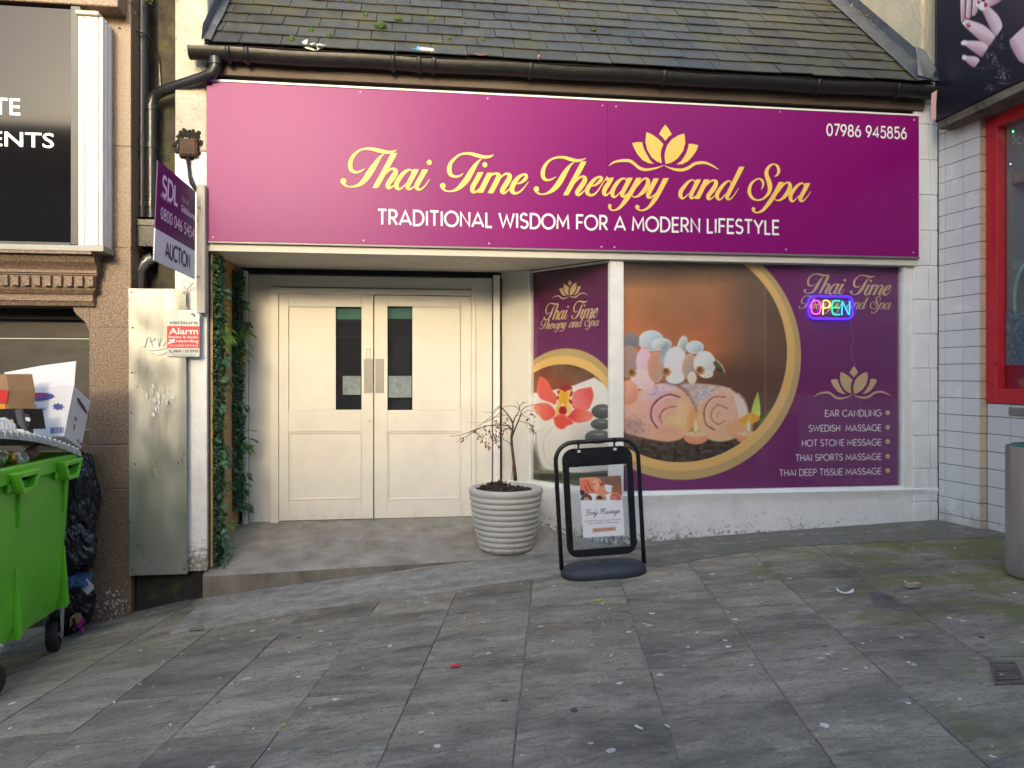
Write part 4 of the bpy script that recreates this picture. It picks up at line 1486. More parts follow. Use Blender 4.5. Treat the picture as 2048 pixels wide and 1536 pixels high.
def paint_side(U, V):
    p = Paint(U, V, (92, 36, 80))
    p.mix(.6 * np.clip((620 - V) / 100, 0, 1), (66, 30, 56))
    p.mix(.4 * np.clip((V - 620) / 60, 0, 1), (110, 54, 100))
    p.ell(1133, 799, 103, 102, (172, 150, 104), 1.2)
    p.ell(1129, 815, 103, 103.5, (214, 176, 110), 1.2)
    below = np.clip((V - 815) / 2, 0, 1)
    q = np.clip((1 - np.sqrt(((U - 1125) / 104) ** 2 + ((V - 832) / 103.5) ** 2)) * 104 + .5, 0, 1)
    q = np.maximum(q, below)
    keep = p.I.copy()
    p.I = np.zeros_like(p.I) + np.array((98, 66, 52))
    p.ell(1090, 775, 60, 30, (128, 74, 52), 30)
    k = lambda x, y: (1060 + x / 6.68, 730 + y / 6.68)
    K = lambda s: [k(*a) for a in s]
    p.poly(K([(-40, 365), (90, 372), (330, 330), (600, 268), (860, 165), (1100, 330), (1100, 1500), (-40, 1500)]), (214, 212, 208), 3, smooth=False)
    p.mix(.5 * (fbm(U, V, 30, 4) - .4), (176, 168, 160))
    p.ell(*k(0, 1300), 26, 34, (96, 92, 88), 22)
    p.ell(*k(900, 1150), 50, 60, (150, 146, 142), 40, amt=.5)
    # rolled towel
    p.ell(*k(330, 1120), 34, 52, (226, 222, 216), 6, -8)
    for (pts, c, w) in ([[(300, 830), (200, 960), (180, 1120), (220, 1260), (330, 1400)], (176, 168, 158), 3], [[(330, 930), (260, 1020), (250, 1140), (300, 1260)], (186, 178, 168), 2.5], [[(420, 950), (340, 1050), (340, 1200), (400, 1300)], (240, 238, 234), 3],
                        [[(560, 850), (520, 980), (560, 1200)], (200, 192, 184), 4], [[(80, 900), (90, 1100), (150, 1340), (300, 1420)], (160, 152, 142), 3]):
        p.line(K(pts), w, c, 3, .8)
    p.poly(K([(-40, 1380), (150, 1400), (330, 1425), (700, 1440), (1100, 1400), (1100, 1620), (-40, 1620)]), (88, 92, 78), 3, smooth=False)
    p.ell(*k(150, 1440), 44, 6, (120, 124, 104), 4)
    p.mix(np.clip((V - 945) / 4, 0, 1) * np.clip((961 - V) / 3, 0, 1), (60, 60, 52))
    for (x, y, rx, ry) in ((965, 620, 145, 98), (945, 790, 135, 76), (905, 960, 170, 95)):
        p.ell(*k(x, y), rx / 6.68, ry / 6.68, (62, 64, 64), 1.4, shade=((104, 104, 104), .2, -1))
        p.ell(*k(x + 20, y - ry * .35), rx * .4 / 6.68, ry * .16 / 6.68, (150, 152, 150), 2.5, amt=.6)
    # orchid
    for (pts, c, g) in (
            ([(20, 552), (120, 508), (260, 520), (345, 640), (285, 722), (190, 742), (100, 650)], (226, 138, 116), (1068, 825, 1110, 835, (200, 70, 66))),
            ([(130, 150), (220, 200), (290, 330), (352, 410), (345, 525), (240, 490), (135, 445), (92, 330)], (226, 104, 92), (1085, 790, 1112, 812, (206, 96, 92))),
            ([(820, 290), (852, 400), (820, 520), (760, 602), (600, 590), (555, 520), (575, 400), (640, 330)], (198, 84, 84), (1180, 790, 1145, 815, (228, 140, 132))),
            ([(495, 690), (600, 588), (720, 600), (842, 660), (790, 740), (620, 770)], (196, 66, 62), (1145, 828, 1180, 838, (230, 150, 124)))):
        p.poly(K(pts), tuple(min(255, c_ + 22) for c_ in c), 1.4)
        x = np.array(K(pts))
        cx, cy = x.mean(0)
        p.poly([(cx + (a - cx) * .93, cy + (b - cy) * .93) for a, b in K(pts)], c, 3, grad=g)
    for pts in ([(150, 200), (220, 330), (320, 480)], [(120, 300), (200, 420), (320, 520)], [(800, 330), (700, 440), (580, 540)], [(830, 440), (720, 520), (590, 570)], [(60, 570), (180, 580), (320, 650)], [(820, 670), (700, 680), (520, 700)]):
        p.line(K(pts), 1.2, (184, 60, 62), 1.5, .5)
    p.poly(K([(400, 272), (540, 272), (572, 380), (522, 480), (560, 600), (500, 680), (350, 680), (345, 600), (372, 500), (365, 380)]), (228, 182, 88), 2, grad=(1122, 780, 1150, 800, (236, 206, 140)))
    p.ell(*k(455, 430), 7, 20, (232, 172, 40), 6)
    p.ell(*k(470, 300), 13, 6.5, (136, 44, 56), 2)
    for x, y in ((380, 360), (370, 440), (560, 370), (545, 400), (535, 480), (550, 500), (400, 300), (545, 310), (470, 340)):
        p.ell(*k(x, y), 2.6, 3.2, (142, 44, 54), 1.5)
    p.ell(*k(438, 610), 8, 9.5, (150, 24, 36), 3)
    p.ell(*k(441, 535), 2.6, 3, (250, 226, 180), 1)
    p.poly(K([(305, 705), (430, 650), (582, 770), (505, 812), (430, 860), (345, 820)]), (222, 112, 98), 1.4)
    p.poly(K([(325, 715), (430, 668), (560, 768), (500, 800), (430, 845), (358, 812)]), (206, 76, 70), 3)
    p.line(K([(430, 670), (428, 850)]), 1.4, (170, 46, 50), 1.5, .6)
    p.I = keep * (1 - q)[:, None] + p.I * q[:, None]
    return p


vd = -.030
svo = A2 + spn * vd
q0 = svo + spl * .016
q1 = svo + spl * (LS - .004)
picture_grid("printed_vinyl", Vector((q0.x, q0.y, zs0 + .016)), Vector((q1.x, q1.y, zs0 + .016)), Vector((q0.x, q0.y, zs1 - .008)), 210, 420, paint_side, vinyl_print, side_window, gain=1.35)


def rect_splay(u0, u1, v0, v1, d):
    um = (u0 + u1) / 2
    a, b = SPV(u0, v1, d), SPV(u1, v1, d)
    z0, z1 = SPV(um, v1, d).z, SPV(um, v0, d).z
    return Vector((a.x, a.y, z0)), Vector((b.x, b.y, z0)), Vector((a.x, a.y, z1))


bm = nb()
fit_to(bm, S_TT, *rect_splay(1087, 1197, 602, 639, vd + .002), spn)
fit_to(bm, S_TS, *rect_splay(1079, 1199, 634, 663, vd + .002), spn)
fit_to(bm, S_LO, *rect_splay(1104, 1176, 560, 597, vd + .002), spn)
obj("window_lettering", bm, tan_letter, side_window)

# ------------------------------------------------------------------ the purple shop sign
sign = thing("shop_sign", "wide purple sign board with yellow script lettering and lotus above the massage shop", "sign", (1.45, 6.22, 3.26))
bm = nb()
xs0, xs1, zs_0, zs_1 = -1.611, 4.518, 2.626, 3.894
seam = P(1216, 350, 6.2).x
box(bm, xs0, seam - .001, 6.2, 6.255, zs_0 + .006, zs_1, .002)
box(bm, seam + .001, xs1, 6.2, 6.255, zs_0 + .006, zs_1, .002)
obj("sign_panel", bm, purple_sign, sign)
bm = nb()
box(bm, xs0 - .004, xs1 + .004, 6.192, 6.258, zs_1 + .0005, zs_1 + .018, .003)
obj("top_trim", bm, mat("white_trim", (.80, .76, .70), .4, .05, 4), sign)
bm = nb()
box(bm, xs0 - .004, xs1 + .004, 6.194, 6.2215, zs_0 - .012, zs_0 + .0055, .003)
obj("bottom_trim", bm, mat("grey_trim", (.20, .18, .17), .45, .1, 8, metal=.3), sign)
for (u, v) in ((427, 168), (721, 184), (975, 197), (1205, 211), (1232, 213), (1560, 222), (1828, 240), (426, 474), (727, 481), (978, 487), (1203, 494), (1229, 496), (1572, 499), (1827, 505)):
    c = P(u, v, 6.2)
    c.y = 6.2
    c.z = min(max(c.z, zs_0 + .03), zs_1 - .02)
    bm = nb()
    bmesh.ops.create_uvsphere(bm, u_segments=8, v_segments=6, radius=.008, matrix=Matrix.Translation(c) @ Matrix.Diagonal((1, .5, 1, 1)))
    obj("screw", bm, screw_mat, sign, smooth=True)
bm = nb()
sgn = lambda x, y: P(x, y, 6.197)
emit_shapes(bm, W_THAI + W_TIME + W_THER + W_AND + W_SPA, sgn, FN)
obj("script_lettering", bm, gold_letter, sign)
bm = nb()
emit_shapes(bm, LOTUS, sgn, FN)
obj("lotus_emblem", bm, gold_letter, sign)
bm = nb()
a, b = P(756, 448.5, 6.197), P(1558, 466, 6.197)
emit_shapes(bm, *line_fit(mono_shapes("TRADITIONAL WISDOM FOR A MODERN LIFESTYLE", .155, .17), a, Vector((b.x, b.y, (a.z + b.z) / 2 * .5 + a.z * .5)), (0, 0, .118)), FN)
obj("tagline_lettering", bm, white_letter, sign)
bm = nb()
a, b = P(1653, 270.5, 6.197), P(1813, 277, 6.197)
emit_shapes(bm, *line_fit(mono_shapes("07986 945856", .15, .16), a, Vector((b.x, b.y, a.z)), (0, 0, .098)), FN)
obj("phone_number", bm, white_letter, sign)

# ------------------------------------------------------------------ neon OPEN sign
neon = thing("neon_sign", "small glowing blue framed neon sign reading OPEN in the right shop window", "sign", P(1661, 616, 6.318))
NX = lambda x, y: P(1600 + x / 15.36, 560 + y / 15.36, 6.316)


def glow(name, c, s):
    return mat(name, (.02, .02, .02), .4, .05, 4, emit=c, estr=s)


def neon_tube(name, strokes, m, r=.0062):
    bm = nb()
    for st in strokes:
        q = crom([(x, y, 0) for x, y in st], 5) if len(st) > 2 else st
        tube(bm, [NX(p[0], p[1]) for p in q], r, 8)
    obj(name, bm, m, neon, smooth=True)


bm = nb()
pa, pb = NX(262, 1185), NX(1625, 515)
fr = rrect(pa.x, pb.x, pa.z, pb.z, .06, 8)
tube(bm, [Vector((x, 6.317, z)) for x, z in fr + [fr[0]]], .0105, 8, caps=False)
obj("blue_frame_tube", bm, glow("neon_blue", (.06, .012, 1.0), .75), neon, smooth=True)
neon_tube("letter_o", [[(490, 622), (380, 680), (345, 840), (380, 1000), (490, 1052), (600, 1000), (636, 840), (600, 680), (490, 622)]], glow("neon_pink", (1.0, .10, .75), .5))
neon_tube("letter_p", [[(705, 1070), (710, 900), (712, 690)], [(705, 655), (800, 625), (900, 665), (925, 755), (890, 830), (800, 858), (730, 858)]], glow("neon_yellow", (1.0, .78, .20), .42))
neon_tube("letter_e", [[(1225, 640), (1060, 640), (1000, 690), (985, 840), (1000, 1000), (1060, 1060), (1225, 1060)], [(1000, 850), (1210, 850)]], glow("neon_green", (.05, .95, .42), .42))
neon_tube("letter_n", [[(1285, 1075), (1290, 850), (1300, 660)], [(1300, 650), (1400, 860), (1500, 1070)], [(1510, 1075), (1525, 850), (1525, 645)]], glow("neon_cyan", (.03, .55, 1.0), .5))
bm = nb()
tube(bm, [P(1700, 640, 6.325), P(1706, 680, 6.328), P(1702, 700, 6.328), P(1710, 732, 6.328)], .0022, 5)
obj("power_cable", bm, mat("clear_cable", (.35, .30, .36), .4, .1, 4), neon)
# ------------------------------------------------------------------ left neighbour: granite building with dentil cornice
left = thing("granite_building", "brown granite shop building with dentil cornice behind the green bin", "building", (-2.6, 6.2, -.4))
px0, px1 = P(178, 900, 6.2).x, P(262, 900, 6.2).x
bm = nb()
zl = [gz(-2.4) - .12] + [P(220, v, 6.2).z for v in (1138, 978, 890, 655, 495, 292, 5)] + [7.5]
for a, b in zip(zl, zl[1:]):
    d = random.uniform(0, .003)
    box(bm, px0, px1, 6.2 + d, 6.85, a + .003, b - .003, .005)
box(bm, px0 + .006, px1 - .006, 6.206, 6.8, zl[0], 7.4)
obj("pier", bm, granite, left)
bm = nb()
box(bm, -9, px0 - .002, 6.50, 9.2, 2.45, 7.5)
box(bm, -9, P(236, 5, 6.02).x, 6.02, 6.5, P(100, 6, 6.02).z, 7.5, .01)
obj("upper_wall", bm, granite, left)
bm = nb()
prof = [(6.5, 560), (6.5, 497), (5.99, 497), (5.99, 508), (6.035, 509), (6.03, 513), (6.05, 524), (6.085, 534), (6.10, 540), (6.085, 541), (6.085, 546), (6.10, 547), (6.10, 550), (6.115, 551), (6.115, 575), (6.12, 576), (6.11, 579), (6.135, 588), (6.15, 590), (6.15, 592), (6.145, 593), (6.145, 602), (6.155, 603), (6.165, 609), (6.17, 612), (6.5, 612)]
xe = P(190, 540, 6.06).x
pts = [Vector((xe - (.02 if v > 550 else 0) - (.03 if v > 580 else 0), y, P(170, v, y if y < 6.4 else 6.1).z)) for y, v in prof]
a = [bm.verts.new(p) for p in pts]
b = [bm.verts.new(Vector((-9, p.y, p.z))) for p in pts]
for k in range(len(a)):
    j = (k + 1) % len(a)
    bm.faces.new((a[k], b[k], b[j], a[j]))
bm.faces.new(a)
zt_, zb_ = P(170, 553, 6.1).z, P(170, 573, 6.1).z
pitch = .0755
x = xe - .024
while x > -5:
    box(bm, x - .047, x, 6.085, 6.13, zb_, zt_, .002)
    x -= pitch
bmesh.ops.recalc_face_normals(bm, faces=bm.faces)
obj("dentil_cornice", bm, granite, left)
bm = nb()
cp = [P(u, v, 6.2) for u, v in ((146, 613), (148, 622), (154, 630), (163, 637), (171, 645), (176, 656), (178.4, 662), (178.4, 613))]
prism(bm, cp, (0, .25, 0))
obj("corbel", bm, granite, left)
bm = nb()
rust_panel = mat("brown_metal_shutter", (.075, .066, .054), .5, .3, 3, .1, 30, metal=.3, stretch=(1, 1, 3))
zz = [P(100, v, 6.46).z for v in (1330, 1020, 860, 677, 640)]
for k, (a, b) in enumerate(zip(zz, zz[1:])):
    box(bm, -9, px0 + .02, 6.46 + .006 * (k % 2), 6.52, a + .003, b - .002, .003)
obj("shutter", bm, rust_panel, left)
bm = nb()
box(bm, -9, px0 + .02, 6.40, 6.55, zz[-1] + .001, 2.3)
obj("dark_opening_top", bm, dark_gap, left)  # near-black box closing the top of the opening
bm = nb()
box(bm, px1 + .001, XL0 - .001, 6.56, 6.8, gz(-2) - .2, 7.5)
obj("return_wall", bm, moss_stone, left)
# moss-grown stone strip next to the render
bm = nb()
box(bm, P(318, 200, 6.5).x, XL0 - .002, 6.47, 6.555, 2.0, 7.4, .01)
obj("mossy_pilaster", bm, moss_stone, left)

# light box sign ----------------------------------------------------------
lbx = thing("light_box_sign", "black gloss fascia sign with white letters TE and ENTS, in white corner casing", "sign", (-3.0, 6.03, 3.4))
LBY = 6.035
gloss_black = mat("black_gloss_acrylic", (.008, .008, .009), .07, .1, 3, spec=.33, rvar=.01)
bm = nb()
xp = P(143, 300, LBY).x
zp0, zp1 = P(143, 485.5, LBY).z, P(143, 19, LBY).z
box(bm, -9, xp, LBY, LBY + .06, zp0, zp1)
obj("panel", bm, gloss_black, lbx)
bm = nb()
xc0, xc1 = P(156, 300, 6.0).x, P(205, 300, 6.0).x
box(bm, xp + .001, xc0 + .01, 6.018, 6.2, zp0 - .015, zp1 + .02, .003)
box(bm, -9, xp + .001, 6.015, 6.2, zp0 - .02, zp0 - .001, .003)
obj("frame", bm, mat("grey_sign_frame", (.10, .10, .10), .5, .2, 10), lbx)
white_alu = mat("white_aluminium_casing", (.74, .74, .74), .35, .05, 6, .04, 30, col2=(.66, .66, .65))
bm = nb()
zc0, zc1 = P(180, 491, 6.0).z, P(180, 32, 6.0).z
xm = P(169, 300, 6.0).x
box(bm, xc0, xm - .002, 6.004, 6.19, zc0, zc1, .004)
box(bm, xm + .001, P(196, 300, 6.0).x, 6.0, 6.19, zc0, zc1, .006)
box(bm, P(196, 300, 6.0).x + .0015, xc1, 6.003, 6.196, zc0, zc1, .008)
box(bm, xc1 - .002, xc1 + .003, 6.06, 6.075, zc0, zc1, .001)
box(bm, xc1 - .002, xc1 + .003, 6.13, 6.136, zc0, zc1, .001)
obj("corner_casing", bm, white_alu, lbx)
bm = nb()
box(bm, xc0 - .012, xc1 - .02, 5.975, 6.19, zc1 + .001, P(180, 21, 5.98).z, .008)
obj("casing_cap", bm, mat("yellowed_plastic", (.66, .60, .46), .5, .1, 9), lbx)
bm = nb()
box(bm, -9, xc1 + .012, 5.985, 6.2, P(180, 503, 6.0).z, zc0 - .0015, .004)
obj("bottom_tray", bm, mat("grey_sign_tray", (.36, .36, .33), .5, .15, 9, metal=.2), lbx)
ly = LBY - .004
for s, u0, u1, v0, v1 in (("TE", -14, 40.5, 228, 195), ("ENTS", -19, 108, 291, 262)):
    bm = nb()
    sh = sans_shapes(s, .010)
    a, b = P(u0, v0, ly), P(u1, v0, ly)
    emit_shapes(bm, *line_fit(sh, a, Vector((b.x, b.y, a.z)), (0, 0, P(u0, v1, ly).z - a.z)), FN)
    obj("lettering", bm, mat("lit_white_letters", (.82, .82, .78), .5, .02, 3, emit=(1, 1, .9), estr=.25), lbx)

# pipes, hopper, cables ------------------------------------------------------
dp = thing("downpipe", "black round downpipe running straight down the granite building into the hopper", "pipe", P(285, 430, 6.42), "black rainwater pipes")
bm = nb()
xq = P(285, 300, 6.42).x
tube(bm, [(xq, 6.42, 7.4), (xq, 6.42, P(285, 436, 6.42).z)], .052, 16)
obj("pipe", bm, pipe_black, dp, smooth=True)
for v in (70, 290, 410):
    bm = nb()
    z = P(285, v, 6.42).z
    tube(bm, [(xq, 6.42, z - .025), (xq, 6.42, z + .025)], .058, 16)
    obj("bracket", bm, pipe_black, dp, smooth=True)
gp = thing("downpipe", "black swan-neck pipe slanting from the gutter end down to the hopper", "pipe", P(303, 430, 6.36), "black rainwater pipes")
bm = nb()
xo = P(431, 110, 6.135).x
xd = P(303, 300, 6.36).x
pt = [Vector((xo, 6.135, 4.06)), Vector((xo, 6.135, 3.985)), Vector((xo - .02, 6.14, 3.945)), Vector((xo - .07, 6.15, 3.915)), P(330, 180, 6.32), P(312, 189, 6.35), Vector((xd + .008, 6.36, P(303, 200, 6.36).z)), Vector((xd, 6.36, P(303, 215, 6.36).z)), Vector((xd, 6.36, P(303, 436, 6.36).z))]
tube(bm, pt, .043, 16)
tube(bm, [(xo, 6.135, 4.0), (xo, 6.135, 4.055)], .052, 16)
obj("pipe", bm, pipe_black, gp, smooth=True)
for v in (216, 292, 410):
    bm = nb()
    z = P(303, v, 6.36).z
    tube(bm, [(xd, 6.36, z - .022), (xd, 6.36, z + .022)], .050, 16)
    obj("bracket", bm, pipe_black, gp, smooth=True)
hp = thing("rain_hopper", "black square rain hopper below the two downpipes", "hopper", P(287, 480, 6.4))
bm = nb()
ha, hb = P(266, 438, 6.30), P(314, 492, 6.30)
sec = [[(ha.x - .0, 6.30), (hb.x, 6.30), (hb.x, 6.52), (ha.x, 6.52)]]
loft(bm, [[Vector((x, y, ha.z)) for x, y in sec[0]], [Vector((x, y, ha.z - .045)) for x, y in sec[0]],
          [Vector((x * .5 + (ha.x + hb.x) / 4 + (x - (ha.x + hb.x) / 2) * .42, y + (.012 if y < 6.4 else 0), ha.z - .05)) for x, y in sec[0]],
          [Vector(((ha.x + hb.x) / 2 + (x - (ha.x + hb.x) / 2) * .86, y + (.015 if y < 6.4 else 0), hb.z)) for x, y in sec[0]]])
bmesh.ops.recalc_face_normals(bm, faces=bm.faces)
obj("bowl", bm, pipe_black, hp)
bm = nb()
tube(bm, [P(306, 515, 6.42), P(296, 520, 6.42), P(285, 530, 6.41), P(278, 542, 6.40), P(277, 560, 6.40), P(277, 640, 6.40)], .045, 14)
for q in ((296, 520), (288, 527)):
    tube(bm, [P(q[0] + 2, q[1] - 2, 6.418), P(q[0] - 2, q[1] + 2, 6.415)], .051, 14)
obj("outlet_pipe", bm, mat("galvanised_pipe", (.16, .165, .17), .38, .2, 20, metal=.4), hp, smooth=True)
bm = nb()
tube(bm, [P(238, 56, 6.19), P(262, 60, 6.3), P(290, 68, 6.34), P(306, 82, 6.36), P(314, 104, 6.42), P(319, 130, 6.45), P(321, 180, 6.455)], .006, 6)
tag(obj("cable", bm, black_paint, smooth=True), "thin black cable looping past the tall downpipe", "cable")
bm = nb()
tube(bm, [P(266, -6, 6.3), P(267, 12, 6.3), P(271, 26, 6.3), P(272, 29, 6.3)], .007, 6)
tube(bm, [P(247, -5, 6.3), P(258, 12, 6.32), P(267, 22, 6.3)], .004, 6)
tag(obj("dead_creeper", bm, mat("dead_creeper", (.30, .26, .14), .9, .2, 20), smooth=True), "dry pale plant stem hanging by the top of the tall downpipe", "stem")
bm = nb()


def leaf(bm, p, d, n, ln, w, mi=0):
    d, n = d.normalized(), n.normalized()
    s = d.cross(n)
    if s.length < 1e-4:
        s = d.orthogonal()
    s.normalize()
    a, t = bm.verts.new(p), bm.verts.new(p + d * ln + n * ln * -.12)
    m_ = bm.verts.new(p + d * ln * .45 + n * w * .22)
    l, r = bm.verts.new(p + d * ln * .42 + s * w * .5), bm.verts.new(p + d * ln * .42 - s * w * .5)
    for f in ((a, l, m_), (l, t, m_), (t, r, m_), (r, a, m_)):
        bm.faces.new(f).material_index = mi


def rv(s=1.0):
    return Vector((random.uniform(-s, s), random.uniform(-s, s), random.uniform(-s, s)))


for k in range(46):
    p = P(random.uniform(268, 276), random.uniform(278, 318), 6.36)
    leaf(bm, p, Vector((random.uniform(-1, .6), -.6, random.uniform(-.4, .8))), rv(), random.uniform(.02, .045), .016)
weed_m = mat("weed_green", (.07, .11, .03), .8, .3, 30)
tag(obj("wall_weed", bm, weed_m), "small green weed rooted low beside the pair of black downpipes", "plant")
bm = nb()
for k in range(26):
    p = P(random.uniform(292, 306), random.uniform(-6, 4), 6.3)
    leaf(bm, p, Vector((random.uniform(-1, 1), -.6, random.uniform(-.8, .4))), rv(), random.uniform(.03, .06), .022)
tag(obj("wall_weed", bm, weed_m), "pale green weed hanging beside the top of the tall downpipe", "plant")

# auction board on its post ---------------------------------------------------
board = thing("auction_board", "purple and white auction board jutting out on a weathered timber post", "sign", P(400, 470, 6.15))
bm = nb()
pa, pb = P(393, 368, 6.13), P(410, 626, 6.13)
box(bm, pa.x, pb.x, 6.13, 6.232, pb.z, pa.z, .008)
obj("post", bm, add_stain(mat("weathered_white_timber", (.48, .45, .40), .85, .25, 12, .5, 40, stretch=(1, 1, .2)), (.20, .16, .12), 6, .58, .7, .7, stretch=(2, 2, .4)), board)
for u, v in ((398.5, 415), (396, 553)):
    bm = nb()
    bmesh.ops.create_uvsphere(bm, u_segments=8, v_segments=6, radius=.012, matrix=Matrix.Translation(P(u, v, 6.128)) @ Matrix.Diagonal((1, .5, 1, 1)))
    obj("bolt", bm, steel, board, smooth=True)
bTR, bBR = P(390.5, 383, 6.12), P(389.5, 558, 6.12)
bTL, bBL = P(316, 320, 5.49), P(308, 520, 5.47)
bN = (bTR - bBR).cross(bTL - bBL + (bTL - bTR)).normalized()
bN = (bTR - bTL).cross(bTL - bBL).normalized()
if bN.x < 0:
    bN = -bN


def BP(s, t, d=0.0):                             # s: 0 outer edge .. 1 post, t: 0 bottom .. 1 top
    return bBL.lerp(bBR, s).lerp(bTL.lerp(bTR, s), t) + bN * d


brd_purple = mat("board_purple", (.052, .012, .085), .45, .05, 3)
brd_white = mat("board_white", (.62, .64, .72), .5, .04, 4)
SPLIT = .318
bm = nb()
prism(bm, [BP(0, SPLIT), BP(1, SPLIT), BP(1, 1), BP(0, 1)], bN * -.008)
prism(bm, [BP(0, 0), BP(1, 0), BP(1, SPLIT), BP(0, SPLIT)], bN * -.008, mi=1)
bmesh.ops.recalc_face_normals(bm, faces=bm.faces)
obj("board", bm, [brd_purple, brd_white], board)


def board_text(bm, s, s0, s1, t0, t1, bold=0.0, mono=None, mi=0):
    sh, w = mono_shapes(s, mono) if mono else sans_shapes(s, bold)
    emit_shapes(bm, sh, lambda x, y: BP(s0 + (s1 - s0) * x / w, t0 + (t1 - t0) * y, .0015), bN, mi=mi)


bm = nb()
board_text(bm, "SDL", .12, .50, .690, .885, mono=.19)
board_text(bm, "Property Auctions", .09, .48, .655, .700 - .012)
board_text(bm, "Part of", .62, .80, .775, .838, -.012)
board_text(bm, "Eddisons", .61, .985, .665, .735, .018)
board_text(bm, "0800 046 5454", .10, .97, .44, .568)
obj("phone_lettering", bm, mat("board_lettering", (.72, .66, .78), .5, .03, 4), board)
bm = nb()
board_text(bm, "AUCTION", .24, .86, .09, .245, mono=.21)
obj("auction_lettering", bm, mat("board_dark_lettering", (.045, .03, .08), .5, .03, 4), board)
bm = nb()
tube(bm, [P(386, 566, 6.17), P(374, 580, 6.21), P(374, 600, 6.22), P(374, 622, 6.16)], .004, 5)
tube(bm, [P(364, 568, 6.2), P(374, 580, 6.21)], .003, 5)
tag(obj("cable", bm, mat("white_cable", (.55, .52, .46), .6, .1, 9)), "white wire hanging below the auction board", "cable")

# rusty junction box with sooty cable
jb = thing("junction_box", "rusty square junction box with black soot on the white wall", "box", P(376, 296, 6.24))
bm = nb()
a, b = P(358, 275, 6.2), P(394, 312, 6.2)
box(bm, a.x, b.x, 6.2, 6.249, b.z, a.z, .012)
box(bm, a.x + .012, b.x - .012, 6.192, 6.2005, b.z + .012, a.z - .012, .004)
for du, dv in ((362, 307), (390, 307), (362, 280), (390, 280)):
    bmesh.ops.create_uvsphere(bm, u_segments=8, v_segments=6, radius=.008, matrix=Matrix.Translation(P(du, dv, 6.196)))
obj("cover", bm, mat("rusty_iron", (.10, .052, .032), .85, .4, 18, .6, 60, col2=(.03, .02, .016)), jb)
bm = nb()
rng = random.Random(3)
for k in range(150):
    a_ = rng.uniform(0, 2 * math.pi)
    rr = rng.gauss(.088, .018)
    c = P(376, 290, 6.246) + Vector((rr * math.cos(a_) * .85, 0, rr * math.sin(a_) * .95 + (.01 if a_ < math.pi else 0)))
    s_ = rng.uniform(.008, .024)
    bmesh.ops.create_icosphere(bm, subdivisions=1, radius=s_, matrix=Matrix.Translation(c) @ Matrix.Diagonal((1, .10, 1, 1)))
obj("soot_crust", bm, mat("soot_crust", (.022, .022, .014), .98, .5, 30, .8, 80), jb, smooth='all')
bm = nb()
tube(bm, [P(376, 314, 6.235), P(378, 335, 6.238), P(380, 352, 6.236), P(384, 366, 6.232), P(392, 380, 6.236)], [.02, .014, .015, .021, .014], 8)
obj("cable_stub", bm, black_paint, jb, smooth=True)

# metal cover sheet and alarm sign
sheet = thing("metal_sheet", "tall dull bare metal sheet screwed over the gap beside the white pilaster", "panel", P(316, 1150, 6.17))
sheet_mat = mat("dull_galvanised_sheet", (.40, .405, .375), .34, .10, 5, .12, 14, metal=.65, stretch=(1, 1, .35), rvar=.12)
add_stain(sheet_mat, (.62, .63, .62), 9, .68, .76, .7, stretch=(1, 1, .7), seed=31)
add_stain(sheet_mat, (.25, .255, .25), 3.4, .58, .72, .22, stretch=(1, 1, .3), seed=22)
bm = nb()
TL, TR, BRc, BLc = P(257.5, 577, 6.17), P(372, 578, 6.17), P(375, 1148, 6.17), P(259, 1151, 6.17)
nx_, nz_ = 12, 44
g = [[bm.verts.new(TL.lerp(TR, i / nx_).lerp(BLc.lerp(BRc, i / nx_), j / nz_) + Vector((0, .006 * mnoise.noise(Vector((i * .35, j * .22, 1))) + (-.004 if i in (0, nx_) else 0), 0))) for i in range(nx_ + 1)] for j in range(nz_ + 1)]
for j in range(nz_):
    for i in range(nx_):
        bm.faces.new((g[j][i], g[j + 1][i], g[j + 1][i + 1], g[j][i + 1]))
ex = bmesh.ops.extrude_face_region(bm, geom=list(bm.faces))
bmesh.ops.translate(bm, verts=[v for v in ex["geom"] if isinstance(v, bmesh.types.BMVert)], vec=(0, .0035, 0))
bmesh.ops.recalc_face_normals(bm, faces=bm.faces)
obj("sheet", bm, sheet_mat, sheet, smooth=50)
for u, v in ((263, 584), (368, 585), (264, 745), (263, 825), (270, 928), (356, 925), (368, 690), (265, 1140), (368, 1138), (265, 655)):
    bm = nb()
    bmesh.ops.create_uvsphere(bm, u_segments=8, v_segments=6, radius=.007, matrix=Matrix.Translation(P(u, v, 6.163)) @ Matrix.Diagonal((1, .6, 1, 1)))
    obj("screw", bm, mat("dark_screw", (.10, .09, .08), .5, .2, 9, metal=.5), sheet, smooth=True)
# scratched tag
bm = nb()
for q in ([(288, 695), (296, 672), (304, 694)], [(300, 684), (312, 676), (318, 690)], [(316, 694), (322, 674), (330, 684), (324, 692)], [(284, 690), (300, 700), (330, 696), (345, 684)], [(300, 705), (318, 709), (332, 704)]):
    for f in ribbon([(u, v, 2.0) for u, v in q]):
        bm.faces.new([bm.verts.new(P(p[0], p[1], 6.158)) for p in f])
for k in range(26):
    u, v = random.gauss(322, 13), random.gauss(800, 14)
    w_, h_ = random.uniform(1, 4.5), random.uniform(1.5, 6)
    poly(bm, [P(u + dx * w_, v + dy * h_ + dx * 2, 6.158) for dx, dy in ((-1, -.6), (.2, -1), (1, .3), (.1, 1))])
obj("scratches", bm, mat("pale_scratch", (.62, .63, .59), .5, .1, 9), sheet)

